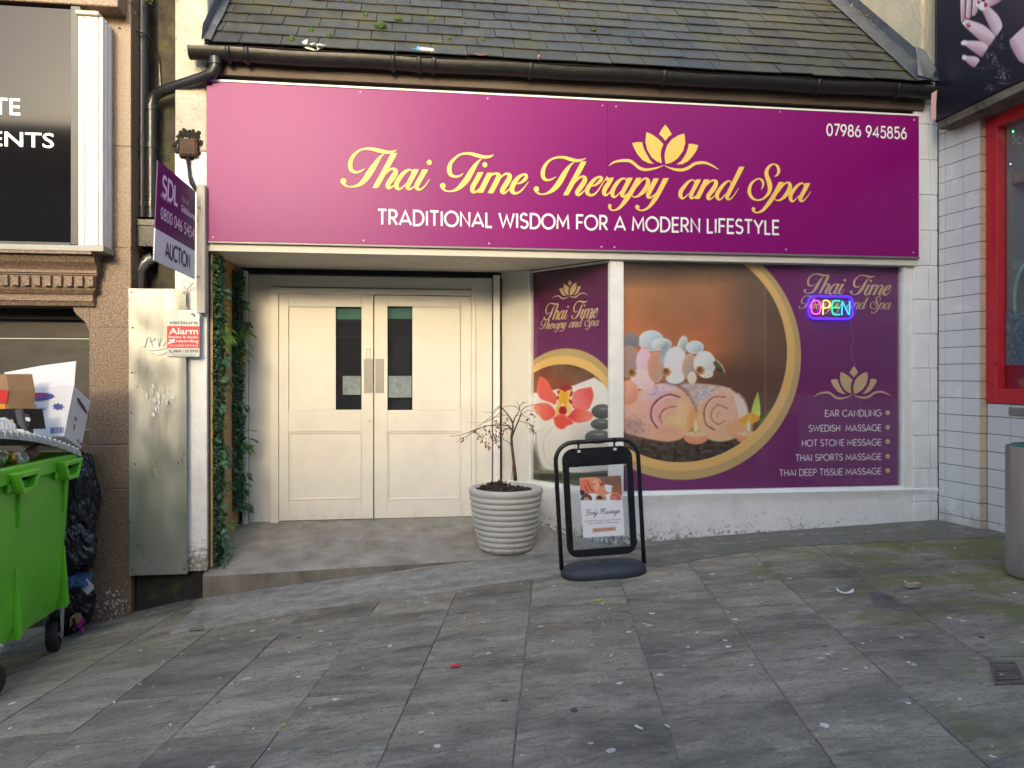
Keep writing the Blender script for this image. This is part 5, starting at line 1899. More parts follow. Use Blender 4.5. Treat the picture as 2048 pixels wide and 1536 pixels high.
alarm = thing("alarm_sign", "red and silver alarm warning sign below the auction board post", "sign", P(366, 667, 6.15))
AY = 6.150
bm = nb()
a, b = P(334, 713, AY), P(399, 620, AY)
box(bm, a.x, b.x, AY, AY + .003, a.z, b.z, .001)
obj("plate", bm, mat("silver_plate", (.42, .46, .46), .35, .08, 12, metal=.35, stretch=(1, 1, .2)), alarm)
bm = nb()
a2, b2 = P(334, 696, AY - .001), P(399, 652.5, AY - .001)
quad(bm, Vector((a.x, AY - .001, a2.z)), Vector((b.x, AY - .001, a2.z)), Vector((b.x, AY - .001, b2.z)), Vector((a.x, AY - .001, b2.z)))
obj("red_band", bm, mat("alarm_red", (.62, .012, .035), .4, .05, 6), alarm)


def flat_text(bm, s, u0, u1, v0, v1, y, bold=0.0, mono=None):
    sh = mono_shapes(s, mono) if mono else sans_shapes(s, bold)
    a, b = P(u0, v0, y), P(u1, v0, y)
    emit_shapes(bm, *line_fit(sh, a, Vector((b.x, y, a.z)), (0, 0, P(u0, v1, y).z - a.z)), FN, step=.0003)


bm = nb()
ty = AY - .0022
flat_text(bm, "Alarm", 338, 396.5, 668, 656, ty, .02)
flat_text(bm, "Images & Audio", 337.5, 397, 676, 671.5, ty, .02)
flat_text(bm, "recording", 353, 397, 684.5, 679, ty, .015)
flat_text(bm, "24H GUARD RESPONSE", 338, 396, 693, 689, ty)
c = [P(u, v, ty) for u, v in ((336, 680), (349, 678), (350, 684), (343, 686), (335, 689), (336, 685), (342, 683))]
poly(bm, c)
obj("white_lettering", bm, mat("alarm_white_text", (.75, .70, .68), .5, .03, 5), alarm)
bm = nb()
flat_text(bm, "verisure", 338, 395.5, 648, 640.5, ty, .008)
dk_ = mat("alarm_dark_text", (.04, .045, .06), .5, .03, 5)
obj("name_lettering", bm, dk_, alarm)
bm = nb()
flat_text(bm, "0800 158 8999", 347, 396, 705, 699.5, ty, .012)
obj("phone_lettering", bm, dk_, alarm)
bm = nb()
flat_text(bm, "www.verisure.co.uk", 345, 391, 710.5, 707.5, ty)
obj("web_lettering", bm, dk_, alarm)
for q in ([(380, 629), (385, 626), (390, 629), (392, 635), (388, 633), (384, 629)], [(338, 700), (340, 699), (342, 703), (345, 704), (344, 706), (340, 704)]):
    bm = nb()
    poly(bm, [P(u, v, ty) for u, v in q])
    obj("dark_symbol", bm, dk_, alarm)

# ------------------------------------------------------------------ right neighbour: tiled shop with red window
right = thing("tiled_building", "white tiled neighbour shop with red window frame", "building", (4.8, 5.8, .25))
tile_m = mat("white_wall_tile", (.60, .59, .585), .22, .06, 3, .03, 20, spec=.5)
add_stain(tile_m, (.34, .31, .27), 5, .56, .74, .65, ('Z', .2, .9, .12), seed=2)
add_stain(tile_m, (.45, .44, .42), 12, .66, .74, .4, seed=6)
grout = mat("dark_tile_joint", (.13, .12, .11), .9, .2, 20)
beige_tile = add_stain(mat("beige_corner_tile", (.58, .46, .33), .3, .1, 6, .05, 30), (.28, .20, .13), 8, .6, .72, .6)
T0, T1 = Vector((4.737, 6.236, 0)), Vector((4.785, 5.80, 0))
tdir = (T1 - T0).normalized()
tn = Vector((-tdir.y, tdir.x, 0))
if tn.x > 0:
    tn = -tn
TW = (T1 - T0).length
th_ = .1487
zc_ = 1.57 - .02
levels = [zc_ + (k - 8) * th_ - .33 for k in range(-1, 28)]
bm = nb()
Mt = Matrix(((tdir.x, -tn.x, 0, T0.x), (tdir.y, -tn.y, 0, T0.y), (0, 0, 1, 0), (0, 0, 0, 1)))
for a, b in zip(levels, levels[1:]):
    b_ = min(b, 3.80)
    if b_ - a < .02:
        continue
    for (s0, s1) in ((0, .075), (.075, .27), (.27, TW)):
        j = random.uniform(-.001, .001)
        box(bm, s0 + .0022, s1 - .0022, j, .02, a + .0028, b_ - .0028, .0016, Mt)
obj("tile_pier", bm, tile_m, right)
bm = nb()
box(bm, 0, TW - .001, .006, .12, levels[0], 3.8, 0, Mt)
box(bm, 4.70, 5.6, 6.32, 6.9, gz(4.8) - .1, 8)
box(bm, 4.74, 4.80, 6.22, 6.33, gz(4.8) - .1, 3.8)
box(bm, T1.x + .006, 5.4, 5.806, 6.2, gz(4.8, 5.8) - .1, 3.8)
box(bm, 4.858, 5.3, 2.5, 5.8, gz(4.8, 5.8) - .2, P(1978, 806, 5.7).z - .02)
obj("tile_backing", bm, grout, right)
bm = nb()
for a, b in zip(levels, levels[1:]):
    b_ = min(b, 3.80)
    if b_ - a < .02:
        continue
    box(bm, T1.x + .002, 4.852, 5.795, 5.815, a + .0028, b_ - .0028, .002)
obj("corner_tiles", bm, beige_tile, right)
zred0 = PX(1985, 806, 4.852).z
bm = nb()
for a, b in zip(levels, levels[1:]):
    b_ = min(b, zred0 - .004)
    if b_ - a < .03:
        continue
    y = 5.79
    while y > 2.7:
        box(bm, 4.850 + random.uniform(-.001, .001), 4.87, y - .2478, y - .0022, a + .0028, b_ - .0028, .0016)
        y -= .25
obj("stall_riser_tiles", bm, tile_m, right)
bm = nb()
box(bm, 4.838, 4.87, 5.05, 5.55, PX(2035, 832, 4.838).z, PX(2035, 815, 4.838).z, .006)
obj("steel_ledge", bm, steel, right)
red_paint = add_stain(mat("red_gloss_paint", (.52, .018, .028), .35, .12, 8, .12, 40), (.22, .05, .045), 16, .66, .72, .7)
bm = nb()
zr1 = 3.75
box(bm, 4.835, 4.93, 5.665, 5.79, zred0, zr1, .006)
box(bm, 4.835, 4.93, 2.7, 5.664, zred0, zred0 + .12, .006)
box(bm, 4.835, 4.93, 2.7, 5.664, zr1 - .11, zr1, .006)
red_frame = obj("window", bm, red_paint, right)
bm = nb()
box(bm, 4.905, 4.910, 2.7, 5.665, zred0 + .11, zr1 - .10)
obj("pane", bm, glass_mat("shop_glass", (.88, .94, .94), .10), red_frame)
bm = nb()
quadz = zred0 + .12
box(bm, 4.914, 4.916, 2.7, 5.66, quadz, quadz + .20)
obj("red_film", bm, red_paint, red_frame)
bm = nb()
frost_mat = add_stain(mat("blue_frosted_film", (.16, .27, .33), .6, .3, 30, .2, 60), (.36, .47, .53), 26, .5, .6, .8)
box(bm, 4.914, 4.916, 2.7, 5.66, quadz + .2005, quadz + .64)
obj("frosted_film", bm, frost_mat, red_frame)
room_grey = mat("pale_interior_wall", (.50, .54, .52), .8, .1, 2)
bm = nb()
box(bm, 4.95, 6.6, 5.70, 5.78, zred0, 3.75)
box(bm, 6.5, 6.6, 2.6, 5.7, zred0, 3.75)
box(bm, 4.95, 6.5, 2.6, 5.7, 3.71, 3.76)
obj("interior_wall", bm, room_grey, right)
shelf_m = mat("white_shelf", (.62, .66, .67), .5, .06, 8)
for (zv, th, y0) in ((470, .03, 5.2), (545, .09, 5.25)):
    bm = nb()
    z = PX(2030, zv, 5.3).z
    box(bm, 5.1, 5.7, y0 - 1.6, 5.69, z - th, z, .004)
    obj("shelf", bm, shelf_m, right)
bm = nb()
box(bm, 5.0, 5.06, 3.4, 5.69, PX(2030, 350, 5.05).z - .09, PX(2030, 350, 5.05).z, .004)
obj("ceiling_beam", bm, mat("tan_beam", (.40, .30, .22), .6, .1, 8), right)

ringl = thing("ring_light", "pale tubular ring standing behind the red framed window", "lamp", (5.02, 5.05, 1.9))
bm = nb()
cz = PX(2048, 600, 5.02)
pts = [Vector((5.02, cz.y + .16 * math.cos(a) - .06, cz.z + .30 * math.sin(a))) for a in [R(k * 10) for k in range(37)]]
tube(bm, pts, .016, 10, caps=False)
obj("ring", bm, mat("pale_ring", (.60, .72, .74), .35, .03, 5), ringl, smooth=True)
bm = nb()
q = pts[27]
tube(bm, [q, Vector((q.x + .02, q.y, zred0 - .4))], .012, 8)
obj("stand", bm, shelf_m, ringl, smooth=True)
for i, (u, v, c, nm) in enumerate(((2005, 234, (.1, 1, .25), "green"), (2026, 263, (.1, 1, .25), "green"), (2001, 294, (.1, 1, .25), "green"), (2011, 350, (.1, 1, .25), "green"), (2008, 297, (.2, .15, 1), "blue"), (2021, 328, (.2, .15, 1), "blue"), (1999, 357, (.2, .15, 1), "blue"))):
    fl = bm = nb()
    bmesh.ops.create_icosphere(bm, subdivisions=2, radius=.006, matrix=Matrix.Translation(PX(u, v, 4.93)))
    tag(obj("fairy_light", bm, glow("fairy_" + nm, c, 3.0), smooth='all'), f"tiny {nm} fairy light glowing inside the red framed window", "fairy light", "fairy lights in the red window")
bm = nb()
tube(bm, [PX(u, v, 4.932) for u, v in ((2005, 236), (2012, 250), (2026, 265), (2014, 280), (2002, 296), (2010, 312), (2022, 330), (2016, 344), (2010, 352), (1999, 360), (2003, 392))], .0015, 5)
tag(obj("light_wire", bm, mat("thin_wire", (.3, .35, .33), .5, .1, 8)), "thin wire of the fairy lights inside the red window", "wire")

# nail bar fascia with printed hands
nail = thing("picture_fascia", "black picture fascia printed with manicured hands above the red window", "sign", (4.62, 5.2, 4.4))
FX = 4.60
fy0, fy1, fz0, fz1 = 3.4, 6.08, 3.815, 5.9


def paint_hand(U, V):
    p = Paint(U, V, (31, 29, 39))
    p.mix(.8 * np.clip((U - 1950) / 110, 0, 1) * np.clip((150 - V) / 150, 0, 1), (74, 52, 64))
    k = lambda x, y: (1840 + x / 6.144, y / 6.144)
    K = lambda s: [k(*a) for a in s]
    sk, sh_ = (222, 198, 204), (170, 128, 138)
    for pts, g in (([(495, -40), (550, -40), (552, 120), (545, 232), (520, 246), (503, 236)], (1921, 20, 1932, 22)), ([(572, -40), (628, -40), (628, 120), (622, 212), (592, 230), (562, 226)], (1934, 20, 1944, 22)),
                   ([(650, -40), (740, -40), (720, 90), (688, 175), (640, 192), (645, 80)], (1946, 10, 1960, 16)), ([(830, -60), (1010, -60), (1000, 0), (900, 66), (830, 82), (790, 40)], (1975, -5, 1990, 12)),
                   ([(735, 60), (830, 72), (960, 190), (1012, 312), (985, 380), (930, 448), (865, 350), (785, 180)], (1990, 40, 1972, 48)),
                   ([(505, 232), (620, 250), (800, 322), (925, 452), (890, 520), (838, 578), (740, 500), (600, 372), (530, 300)], (1955, 58, 1945, 78)),
                   ([(520, 515), (600, 500), (760, 512), (838, 578), (800, 650), (765, 702), (665, 640), (560, 560)], (1950, 88, 1945, 106)),
                   ([(530, 692), (600, 688), (690, 700), (732, 742), (700, 790), (660, 828), (582, 772)], (1945, 116, 1940, 130)),
                   ([(1100, 490), (1280, 325), (1400, 260), (1400, 900), (1278, 785), (1205, 735), (1112, 565)], (2040, 90, 2022, 100))):
        p.poly(K(pts), sk, 1.6, grad=(*g, sh_))
    for x, y, rx, ry, rot in ((560, 270, 8, 5.5, 20), (720, 30, 5, 9, 20), (765, 75, 8, 9, 0), (545, 525, 7, 5, -10), (545, 705, 5, 5, 0)):
        p.ell(*k(x, y), rx, ry, (226, 222, 224), 1.2, rot)
    for x, y, rx, ry in ((598, 318, 4, 3.2), (575, 232, 4, 1.8), (805, 62, 3.4, 5.2), (722, 25, 3.2, 3.6), (530, 250, 2, 2)):
        p.ell(*k(x, y), rx, ry, (178, 24, 44), 1)
    for x, y in ((545, 250), (565, 280), (585, 290), (530, 262), (570, 300), (600, 280)):
        p.ell(*k(x, y), 1.2, 1.2, (70, 90, 84), .8)
    # sequinned glove
    p.poly(K([(740, 740), (840, 590), (930, 460), (1015, 380), (1060, 420), (1095, 560), (1200, 740), (1290, 800), (1200, 860), (900, 900)]), (33, 30, 40), 6, amt=.9)
    rng = random.Random(11)
    for (x0, y0, x1, y1, n, sp) in ((860, 640, 960, 820, 60, 34), (1020, 830, 1020, 1030, 80, 34), (840, 1040, 860, 1100, 26, 24), (940, 520, 1030, 600, 18, 40), (730, 830, 850, 860, 14, 30), (1010, 420, 1030, 480, 8, 24)):
        for _ in range(n):
            t = rng.random()
            x, y = x0 + (x1 - x0) * t + rng.gauss(0, sp), y0 + (y1 - y0) * t + rng.gauss(0, sp * .4)
            p.line([k(x, y), k(x + 9, y + 8)], .8, (190, 170, 176), .8, rng.uniform(.3, .9))
    return p


picture_grid("printed_panel", (FX, fy1, fz0), (FX, fy0 + 1.2, fz0), (FX, fy1, fz1), 260, 240, paint_hand, print_mat("printed_fascia", .30, .5), nail)
bm = nb()
box(bm, FX + .002, FX + .25, fy0, fy1, fz0, fz1, 0)
obj("fascia_box", bm, mat("fascia_black", (.02, .019, .026), .4, .1, 6), nail)
bm = nb()
box(bm, FX - .004, FX + .10, fy1 + .0015, fy1 + .012, fz0 - .01, fz1, .001)
obj("end_trim", bm, black_paint, nail)
bm = nb()
prism(bm, [PP(u, v, (0, fy1 - .02, 0), Vector((-.75, -.66, 0)).normalized()) for u, v in ((1863, 187), (1874, 180), (1872, 210), (1872, 238), (1863, 241), (1862, 215))], (.004, .004, 0))
obj("torn_print_end", bm, mat("pink_print_paper", (.62, .36, .29), .6, .1, 8), nail)
bm = nb()
box(bm, FX + .012, FX + .30, fy0, fy1, fz0 - .075, fz0 - .002, .006)
obj("rotten_rail", bm, add_stain(mat("rotten_timber", (.17, .145, .11), .95, .4, 9, .8, 40, stretch=(1, .25, 1)), (.03, .028, .024), 9, .52, .62, .8), nail)
bm = nb()
tube(bm, [P(1853, v, 6.2) + Vector((.012 * math.sin(i * 2.1), 0, 0)) for i, v in enumerate((-8, 10, 30, 55, 80, 100))], .006, 6)
tube(bm, [P(1846, 186, 6.2), P(1852, 200, 6.2), P(1853, 212, 6.2), P(1845, 224, 6.2)], .004, 6)
tube(bm, [P(1826, -6, 6.24), P(1824, 14, 6.24), P(1830, 34, 6.24), P(1842, 48, 6.23), P(1850, 66, 6.2)], .004, 6)
tag(obj("cable", bm, mat("beige_cable", (.38, .33, .24), .6, .2, 9), smooth=True), "beige wires running down between the yellowed gable and the picture fascia", "cable")
# ------------------------------------------------------------------ green wheeled bin and the rubbish round it
bin_ = thing("wheeled_bin", "large bright green wheeled rubbish bin with propped grey lid and rubbish on top", "bin", (-2.9, 5.05, gz(-2.9, 5.05)))
green = mat("green_bin_plastic", (.14, .54, .022), .42, .1, 3, .05, 120, col2=(.10, .41, .022))
add_stain(green, (.07, .16, .04), 6, .62, .78, .5, seed=3)
add_stain(green, (.32, .50, .22), 26, .66, .72, .5, stretch=(1, .3, 1.6), seed=13)
add_stain(green, (.06, .11, .04), 9, .56, .74, .55, ('Z', -.05, .5, .10), seed=23)
BX0, BX1, BY0, BY1 = -3.62, -2.295, 4.46, 5.565
BZ0, BZ1 = -.02, 1.035


def bin_sec(z, ins, r):
    return [Vector((x, y, z)) for x, y in rrect(BX0 + ins, BX1 - ins, BY0 + ins, BY1 - ins, r, 7)]


bm = nb()
loft(bm, [bin_sec(BZ0 + .0, .10, .14), bin_sec(BZ0 + .02, .065, .15), bin_sec(BZ0 + .12, .045, .16), bin_sec(.55, .028, .13), bin_sec(BZ1 - .10, .018, .10), bin_sec(BZ1 - .10, .012, .09)], True, False)
for (y, x_) in ((4.72, BX1 - .05), (5.33, BX1 - .05)):          # moulded corner webs at the foot
    prism(bm, [Vector((x_ + .026, y + .06, .42)), Vector((x_ + .034, y + .085, -.0)), Vector((x_ + .036, y + .125, .02)), Vector((x_ + .028, y + .075, .42))], (-.10, 0, 0))
bmesh.ops.recalc_face_normals(bm, faces=bm.faces)
obj("body", bm, green, bin_, smooth=35)
bm = nb()
o_, i_ = rrect(BX0 - .012, BX1 + .012, BY0 - .012, BY1 + .012, .09, 7), rrect(BX0 + .05, BX1 - .05, BY0 + .05, BY1 - .05, .06, 7)
ring_prism(bm, o_, i_, lambda x, y, d: Vector((x, y, BZ1 - .095 + d)), .095)
bmesh.ops.bevel(bm, geom=list(bm.edges), offset=.006, segments=1, affect='EDGES')
obj("rim", bm, green, bin_, smooth=35)
for y in (4.73, 5.31):
    bm = nb()
    x = BX1 + .010
    zt, zb = BZ1 - .03, BZ1 - .155
    tr = [(y - .11, zt), (y - .045, zb), (y + .10, zb), (y + .17, zt)]
    tri = [(y - .065, zt - .03), (y - .022, zb + .028), (y + .082, zb + .028), (y + .12, zt - .03)]
    ring_prism(bm, tr, tri, lambda a, b, d: Vector((x - .02 + d, a, b)), .075)
    box(bm, x - .02, x + .002, y - .10, y + .14, zb + .01, zt)
    prism(bm, [Vector((x - .035, y + .05, zb + .01)), Vector((x - .035, y + .085, zb + .01)), Vector((x - .045, y + .075, zb - .22)), Vector((x - .045, y + .06, zb - .22))], (.025, 0, 0))
    bmesh.ops.recalc_face_normals(bm, faces=bm.faces)
    bmesh.ops.bevel(bm, geom=list(bm.edges), offset=.004, segments=1, affect='EDGES')
    obj("lifting_lug", bm, green, bin_, smooth=35)
bm = nb()                                          # dark heap of waste that fills the bin
for j in range(14):
    for i in range(14):
        pass
N_ = 18
gg = [[bm.verts.new((BX0 + .05 + (BX1 - BX0 - .1) * i / N_, BY0 + .05 + (BY1 - BY0 - .1) * j / N_, BZ1 - .05 + .04 * mnoise.noise(Vector((i * .5, j * .5, 2))) - .02)) for i in range(N_ + 1)] for j in range(N_ + 1)]
for j in range(N_):
    for i in range(N_):
        bm.faces.new((gg[j][i], gg[j][i + 1], gg[j + 1][i + 1], gg[j + 1][i]))
obj("waste_fill", bm, mat("mixed_waste", (.10, .085, .075), .7, .5, 16, .8, 30), bin_, smooth='all')
# lid hinged at the back, propped up in front by the waste
lid_m = mat("pale_grey_lid", (.42, .43, .42), .5, .12, 5, .1, 60)
add_stain(lid_m, (.16, .15, .13), 7, .56, .72, .6)
bm = nb()
hinge = Vector((0, BY1, BZ1 + .012))
Lr = rot_about(hinge, 'X', R(-11.5))
nl = 16
outl = []
for i in range(nl + 1):
    y = BY1 - 1.08 * i / nl
    bow = .03 * math.sin(math.pi * i / nl)
    outl.append((y, bow))
va = [[bm.verts.new((x, y, hinge.z + b + .05 * (1 - ((x - (BX0 + BX1) / 2) / ((BX1 - BX0) / 2)) ** 4))) for y, b in outl] for x in np.linspace(BX0 - .01, BX1 + .012, 14)]
vb = [[bm.verts.new((v.co.x, v.co.y, v.co.z - .012)) for v in row] for row in va]
for A_, flip in ((va, False), (vb, True)):
    for i in range(13):
        for j in range(nl):
            q = (A_[i][j], A_[i + 1][j], A_[i + 1][j + 1], A_[i][j + 1])
            bm.faces.new(q[::-1] if flip else q)
sk = [bm.verts.new((BX1 + .012, y, hinge.z + b - .045)) for y, b in outl]
sk2 = [bm.verts.new((BX1 + .022, y, hinge.z + b - .045)) for y, b in outl]
for j in range(nl):
    bm.faces.new((va[13][j], va[13][j + 1], sk2[j + 1], sk2[j]))
    bm.faces.new((vb[13][j], sk[j], sk[j + 1], vb[13][j + 1]))
    bm.faces.new((sk[j], sk2[j], sk2[j + 1], sk[j + 1]))
for j in range(1, nl, 1):
    y, b = outl[j]
    box(bm, BX1 + .006, BX1 + .027, y - .004, y + .004, hinge.z + b - .042, hinge.z + b + .004)
bmesh.ops.transform(bm, matrix=Lr, verts=bm.verts)
bmesh.ops.recalc_face_normals(bm, faces=bm.faces)
obj("lid", bm, lid_m, bin_, smooth=35)
tyre_m = mat("black_tyre", (.018, .018, .018), .7, .3, 30, .2, 60)
fork_m = mat("dirty_white_fork", (.42, .42, .38), .55, .3, 14, .1, 40)
for (x, y, st) in ((-2.44, 5.53, 12), (-2.40, 4.60, -35), (-3.45, 5.45, 0), (-3.45, 4.62, 10)):
    z = gz(x, y)
    Mw = Matrix.Translation((x, y, z + .113)) @ Matrix.Rotation(R(st), 4, 'Z')
    bm = nb()
    rw = .112
    prof = [(a_, 1.35 * b_) for a_, b_ in [(.055, -.022), (.085, -.026), (.102, -.024), (.111, -.012), (rw, 0), (.111, .012), (.102, .024), (.085, .026), (.055, .022), (.05, .012), (.02, .014), (.018, -.014), (.05, -.012), (.055, -.022)]]
    lathe(bm, prof, seg=32)
    bmesh.ops.transform(bm, matrix=Mw @ Matrix.Rotation(R(90), 4, 'Y'), verts=bm.verts)
    bmesh.ops.recalc_face_normals(bm, faces=bm.faces)
    w = obj("wheel", bm, tyre_m, bin_, smooth=50)
    bm = nb()
    for s in (-1, 1):
        prism(bm, [Vector((s * .044, -.025, -.018)), Vector((s * .044, .025, -.018)), Vector((s * .044, .065, .19)), Vector((s * .044, -.045, .19))], (s * .006, 0, 0))
    box(bm, -.054, .054, -.06, .075, .185, .205, .003)
    tube(bm, [(-.05, 0, 0), (.05, 0, 0)], .014, 10)
    tube(bm, [(0, 0, .20), (0, 0, .30)], .022, 10)
    bmesh.ops.transform(bm, matrix=Mw, verts=bm.verts)
    bmesh.ops.recalc_face_normals(bm, faces=bm.faces)
    obj("fork", bm, fork_m, w, smooth=35)

# white carton of cups on the lid, flap up
car = thing("carton", "white cardboard cup carton with raised flap resting on the bin lid", "box", (-2.62, 5.62, 1.12))
card = mat("white_cardboard", (.66, .66, .68), .8, .06, 5, .1, 40)
cA, cB = P(20, 878, 5.50), P(128, 872, 5.42)       # lower front corners
cC, cD = P(148, 772, 5.44), P(26, 780, 5.52)
cdep = P(181, 802, 5.70) - cC
bm = nb()
f_ = [cA, cB, cC, cD]
for k in range(4):
    if k != 2:
        a, b = f_[k], f_[(k + 1) % 4]
        quad(bm, a, b, b + cdep, a + cdep)
quad(bm, *f_)
quad(bm, *[p + cdep for p in f_[::-1]])
bmesh.ops.recalc_face_normals(bm, faces=bm.faces)
obj("body", bm, card, car)
bm = nb()
fl = [cD + Vector((0, .004, .001)), cC + Vector((0, .004, .001)), P(152, 722, 5.50), P(84, 731, 5.54), P(8, 745, 5.58)]
prism(bm, fl, (0, .006, .0))
bmesh.ops.recalc_face_normals(bm, faces=bm.faces)
obj("flap", bm, card, car)
cu_ = cB - cA
cv_ = cD - cA
cn_ = cu_.cross(cv_).normalized()
if cn_.y > 0:
    cn_ = -cn_


def CP(u, v, d):                                    # photo pixel -> the carton's front
    return PP(u, v, cA, cn_) + cn_ * d


def on_carton(bm, s, u0, u1, v0, v1, slope, bold=0.0, d=.002, shear=0.0):
    sh, w = sans_shapes(s, bold)
    emit_shapes(bm, sh, lambda x, y: CP(u0 + (u1 - u0) * (x + shear * y) / w, v0 + slope * (x / w) + (v1 - v0) * y, d), cn_, step=.0003)


blue_ink = mat("carton_blue", (.05, .075, .30), .7, .05, 5)
bm = nb()
poly(bm, [CP(68 + 40 * math.cos(R(a)), 794 + 8.4 * math.sin(R(a)) - 2.4 * math.cos(R(a)), .001) for a in range(0, 360, 12)][::-1])
obj("blue_oval", bm, blue_ink, car)
bm = nb()
poly(bm, [CP(116 + (14 if k % 2 == 0 else 8) * math.cos(R(22 * k + 8)), 813 + (8 if k % 2 == 0 else 4.6) * math.sin(R(22.5 * k + 8)), .001) for k in range(16)][::-1])
obj("blue_star", bm, blue_ink, car)
bm = nb()
rng = random.Random(5)
x = 101.0
while x < 128:
    w_ = rng.choice((.5, .8, 1.3))
    poly(bm, [CP(x, 867 - (x - 101) * .06, .001), CP(x + w_, 867 - (x - 101) * .06, .001), CP(x + w_, 855 - (x - 101) * .06, .001), CP(x, 855 - (x - 101) * .06, .001)])
    x += w_ + rng.choice((.5, .8, 1.1))
obj("barcode", bm, blue_ink, car)
bm = nb()
on_carton(bm, "PET CUPS", 52, 90, 822.5, 817, -2, .012, shear=.2)
obj("blue_lettering", bm, blue_ink, car)
bm = nb()
on_carton(bm, "MAJESTIC", 33, 92, 800, 791.5, -4.5, .03, shear=.15)
on_carton(bm, "10oz", 48, 73, 815, 808.5, -1, .035, shear=.2)
obj("red_print", bm, mat("carton_red", (.52, .035, .10), .7, .05, 5), car)
cs_n = (cB - cC).cross(cdep).normalized()
if cs_n.x < 0:
    cs_n = -cs_n
CS = lambda u, v: PP(u, v, cB, cs_n) + cs_n * .0015
bm = nb()
for q in ([(153, 795), (158, 797), (168, 812), (174, 824), (174, 830), (162, 815), (155, 803)], ):
    poly(bm, [CS(*a) for a in q])
obj("side_oval", bm, mat("carton_side_oval", (.10, .02, .05), .7, .1, 5), car)
bm = nb()
for q in ([(148, 835), (150, 832), (154, 840), (152, 843)], [(146, 858), (148, 847), (150, 848), (149, 861)], [(154, 879), (156, 877), (158, 884), (156, 886)], [(159, 884), (164, 886), (164, 891), (159, 889)]):
    poly(bm, [CS(*a) for a in q])
obj("side_marks", bm, MATS["carton_red"], car)

# smaller rubbish on the bin
ft = thing("takeaway_box", "brown card takeaway box with red panel in front of the white carton", "box", (-2.6, 5.2, 1.2))
bm = nb()
a = [P(-14, 749, 5.2), P(12, 748, 5.2), P(18, 782, 5.2), P(17, 830, 5.2), P(-14, 830, 5.2)]
prism(bm, a, (.10, .12, 0))
obj("body", bm, mat("brown_card", (.36, .215, .11), .8, .15, 6, .1, 40), ft)
bm = nb()
prism(bm, [P(-13, 779, 5.19), P(17, 781, 5.19), P(13, 807, 5.19), P(-13, 802, 5.19)], (0, .004, 0))
obj("red_panel", bm, mat("red_card", (.60, .015, .02), .6, .08, 6), ft)
bm = nb()
prism(bm, [P(-13, 808, 5.19), P(10, 808, 5.19), P(12, 819, 5.19), P(-13, 819, 5.19)], (0, .004, 0))
obj("yellow_panel", bm, mat("amber_card", (.72, .33, .03), .6, .1, 12), ft)
cr_ = thing("plastic_crate", "black and dark grey plastic tub wedged between bin lid and white carton", "tub", (-2.55, 5.2, 1.2))
bm = nb()
prism(bm, [P(-12, 818, 5.12), P(43, 817, 5.12), P(50, 858, 5.12), P(-12, 858, 5.12)], (.06, .14, -.01))
obj("body", bm, black_paint, cr_)
bm = nb()
prism(bm, [P(30, 820, 5.10), P(41, 817, 5.10), P(50, 862, 5.10), P(36, 850, 5.10)], (.01, .01, 0))
prism(bm, [P(41, 817, 5.11), P(68, 824, 5.24), P(67, 868, 5.24), P(48, 858, 5.11)], (-.005, .01, 0))
prism(bm, [P(45, 826, 5.085), P(63, 830, 5.19), P(63, 858, 5.19), P(50, 850, 5.085)], (-.003, .006, 0))
bmesh.ops.recalc_face_normals(bm, faces=bm.faces)
obj("grey_end", bm, mat("dark_grey_plastic", (.085, .085, .09), .5, .2, 10), cr_)
bm = nb()
prism(bm, [P(51, 834, 5.095), P(60, 836, 5.095), P(60, 843, 5.095), P(51, 841, 5.095)], (0, .004, 0))
obj("white_sticker", bm, MATS["white_cardboard"], cr_)
bm = nb()
flat_text(bm, "an", 14, 27, 844, 837, 5.115, .03)
obj("yellow_lettering", bm, gold_letter, cr_)
bm = nb()
for q in ([(-14, 838), (8, 836), (30, 850), (32, 868), (16, 866), (-14, 862)], [(-14, 850), (14, 852), (32, 866), (30, 872), (-14, 868)]):
    prism(bm, [P(u, v, 4.97 + .0016 * (u + 14)) for u, v in q], (0, .012, .004))
for k in range(5):
    u = -4 + 8 * k
    tube(bm, [P(u, 838 + k * 3, 4.965 + .012 * k), P(u + 2, 850 + k * 3, 4.955 + .012 * k)], .003, 5)
tube(bm, [P(-10, 838, 4.96), P(8, 838, 4.97), P(30, 852, 5.0)], .004, 5)
tag(obj("plastic_tray", bm, mat("white_plastic", (.66, .68, .68), .4, .1, 9)), "crumpled white plastic tray lying on the bin lid", "tray")
rng = random.Random(9)


def can(u, v, y, m, label, tilt):
    bm = nb()
    lathe(bm, [(.024, -.055), (.031, -.05), (.032, -.04), (.032, .045), (.027, .055), (.026, .052), (.024, .049), (.010, .050), (.001, .050)], seg=24)
    bmesh.ops.transform(bm, matrix=Matrix.Translation(P(u, v, y)) @ Matrix.Rotation(R(tilt[0]), 4, 'X') @ Matrix.Rotation(R(tilt[1]), 4, 'Y'), verts=bm.verts)
    tag(obj("drink_can", bm, m, smooth=40), label, "can", "empty cans in the bin mouth")


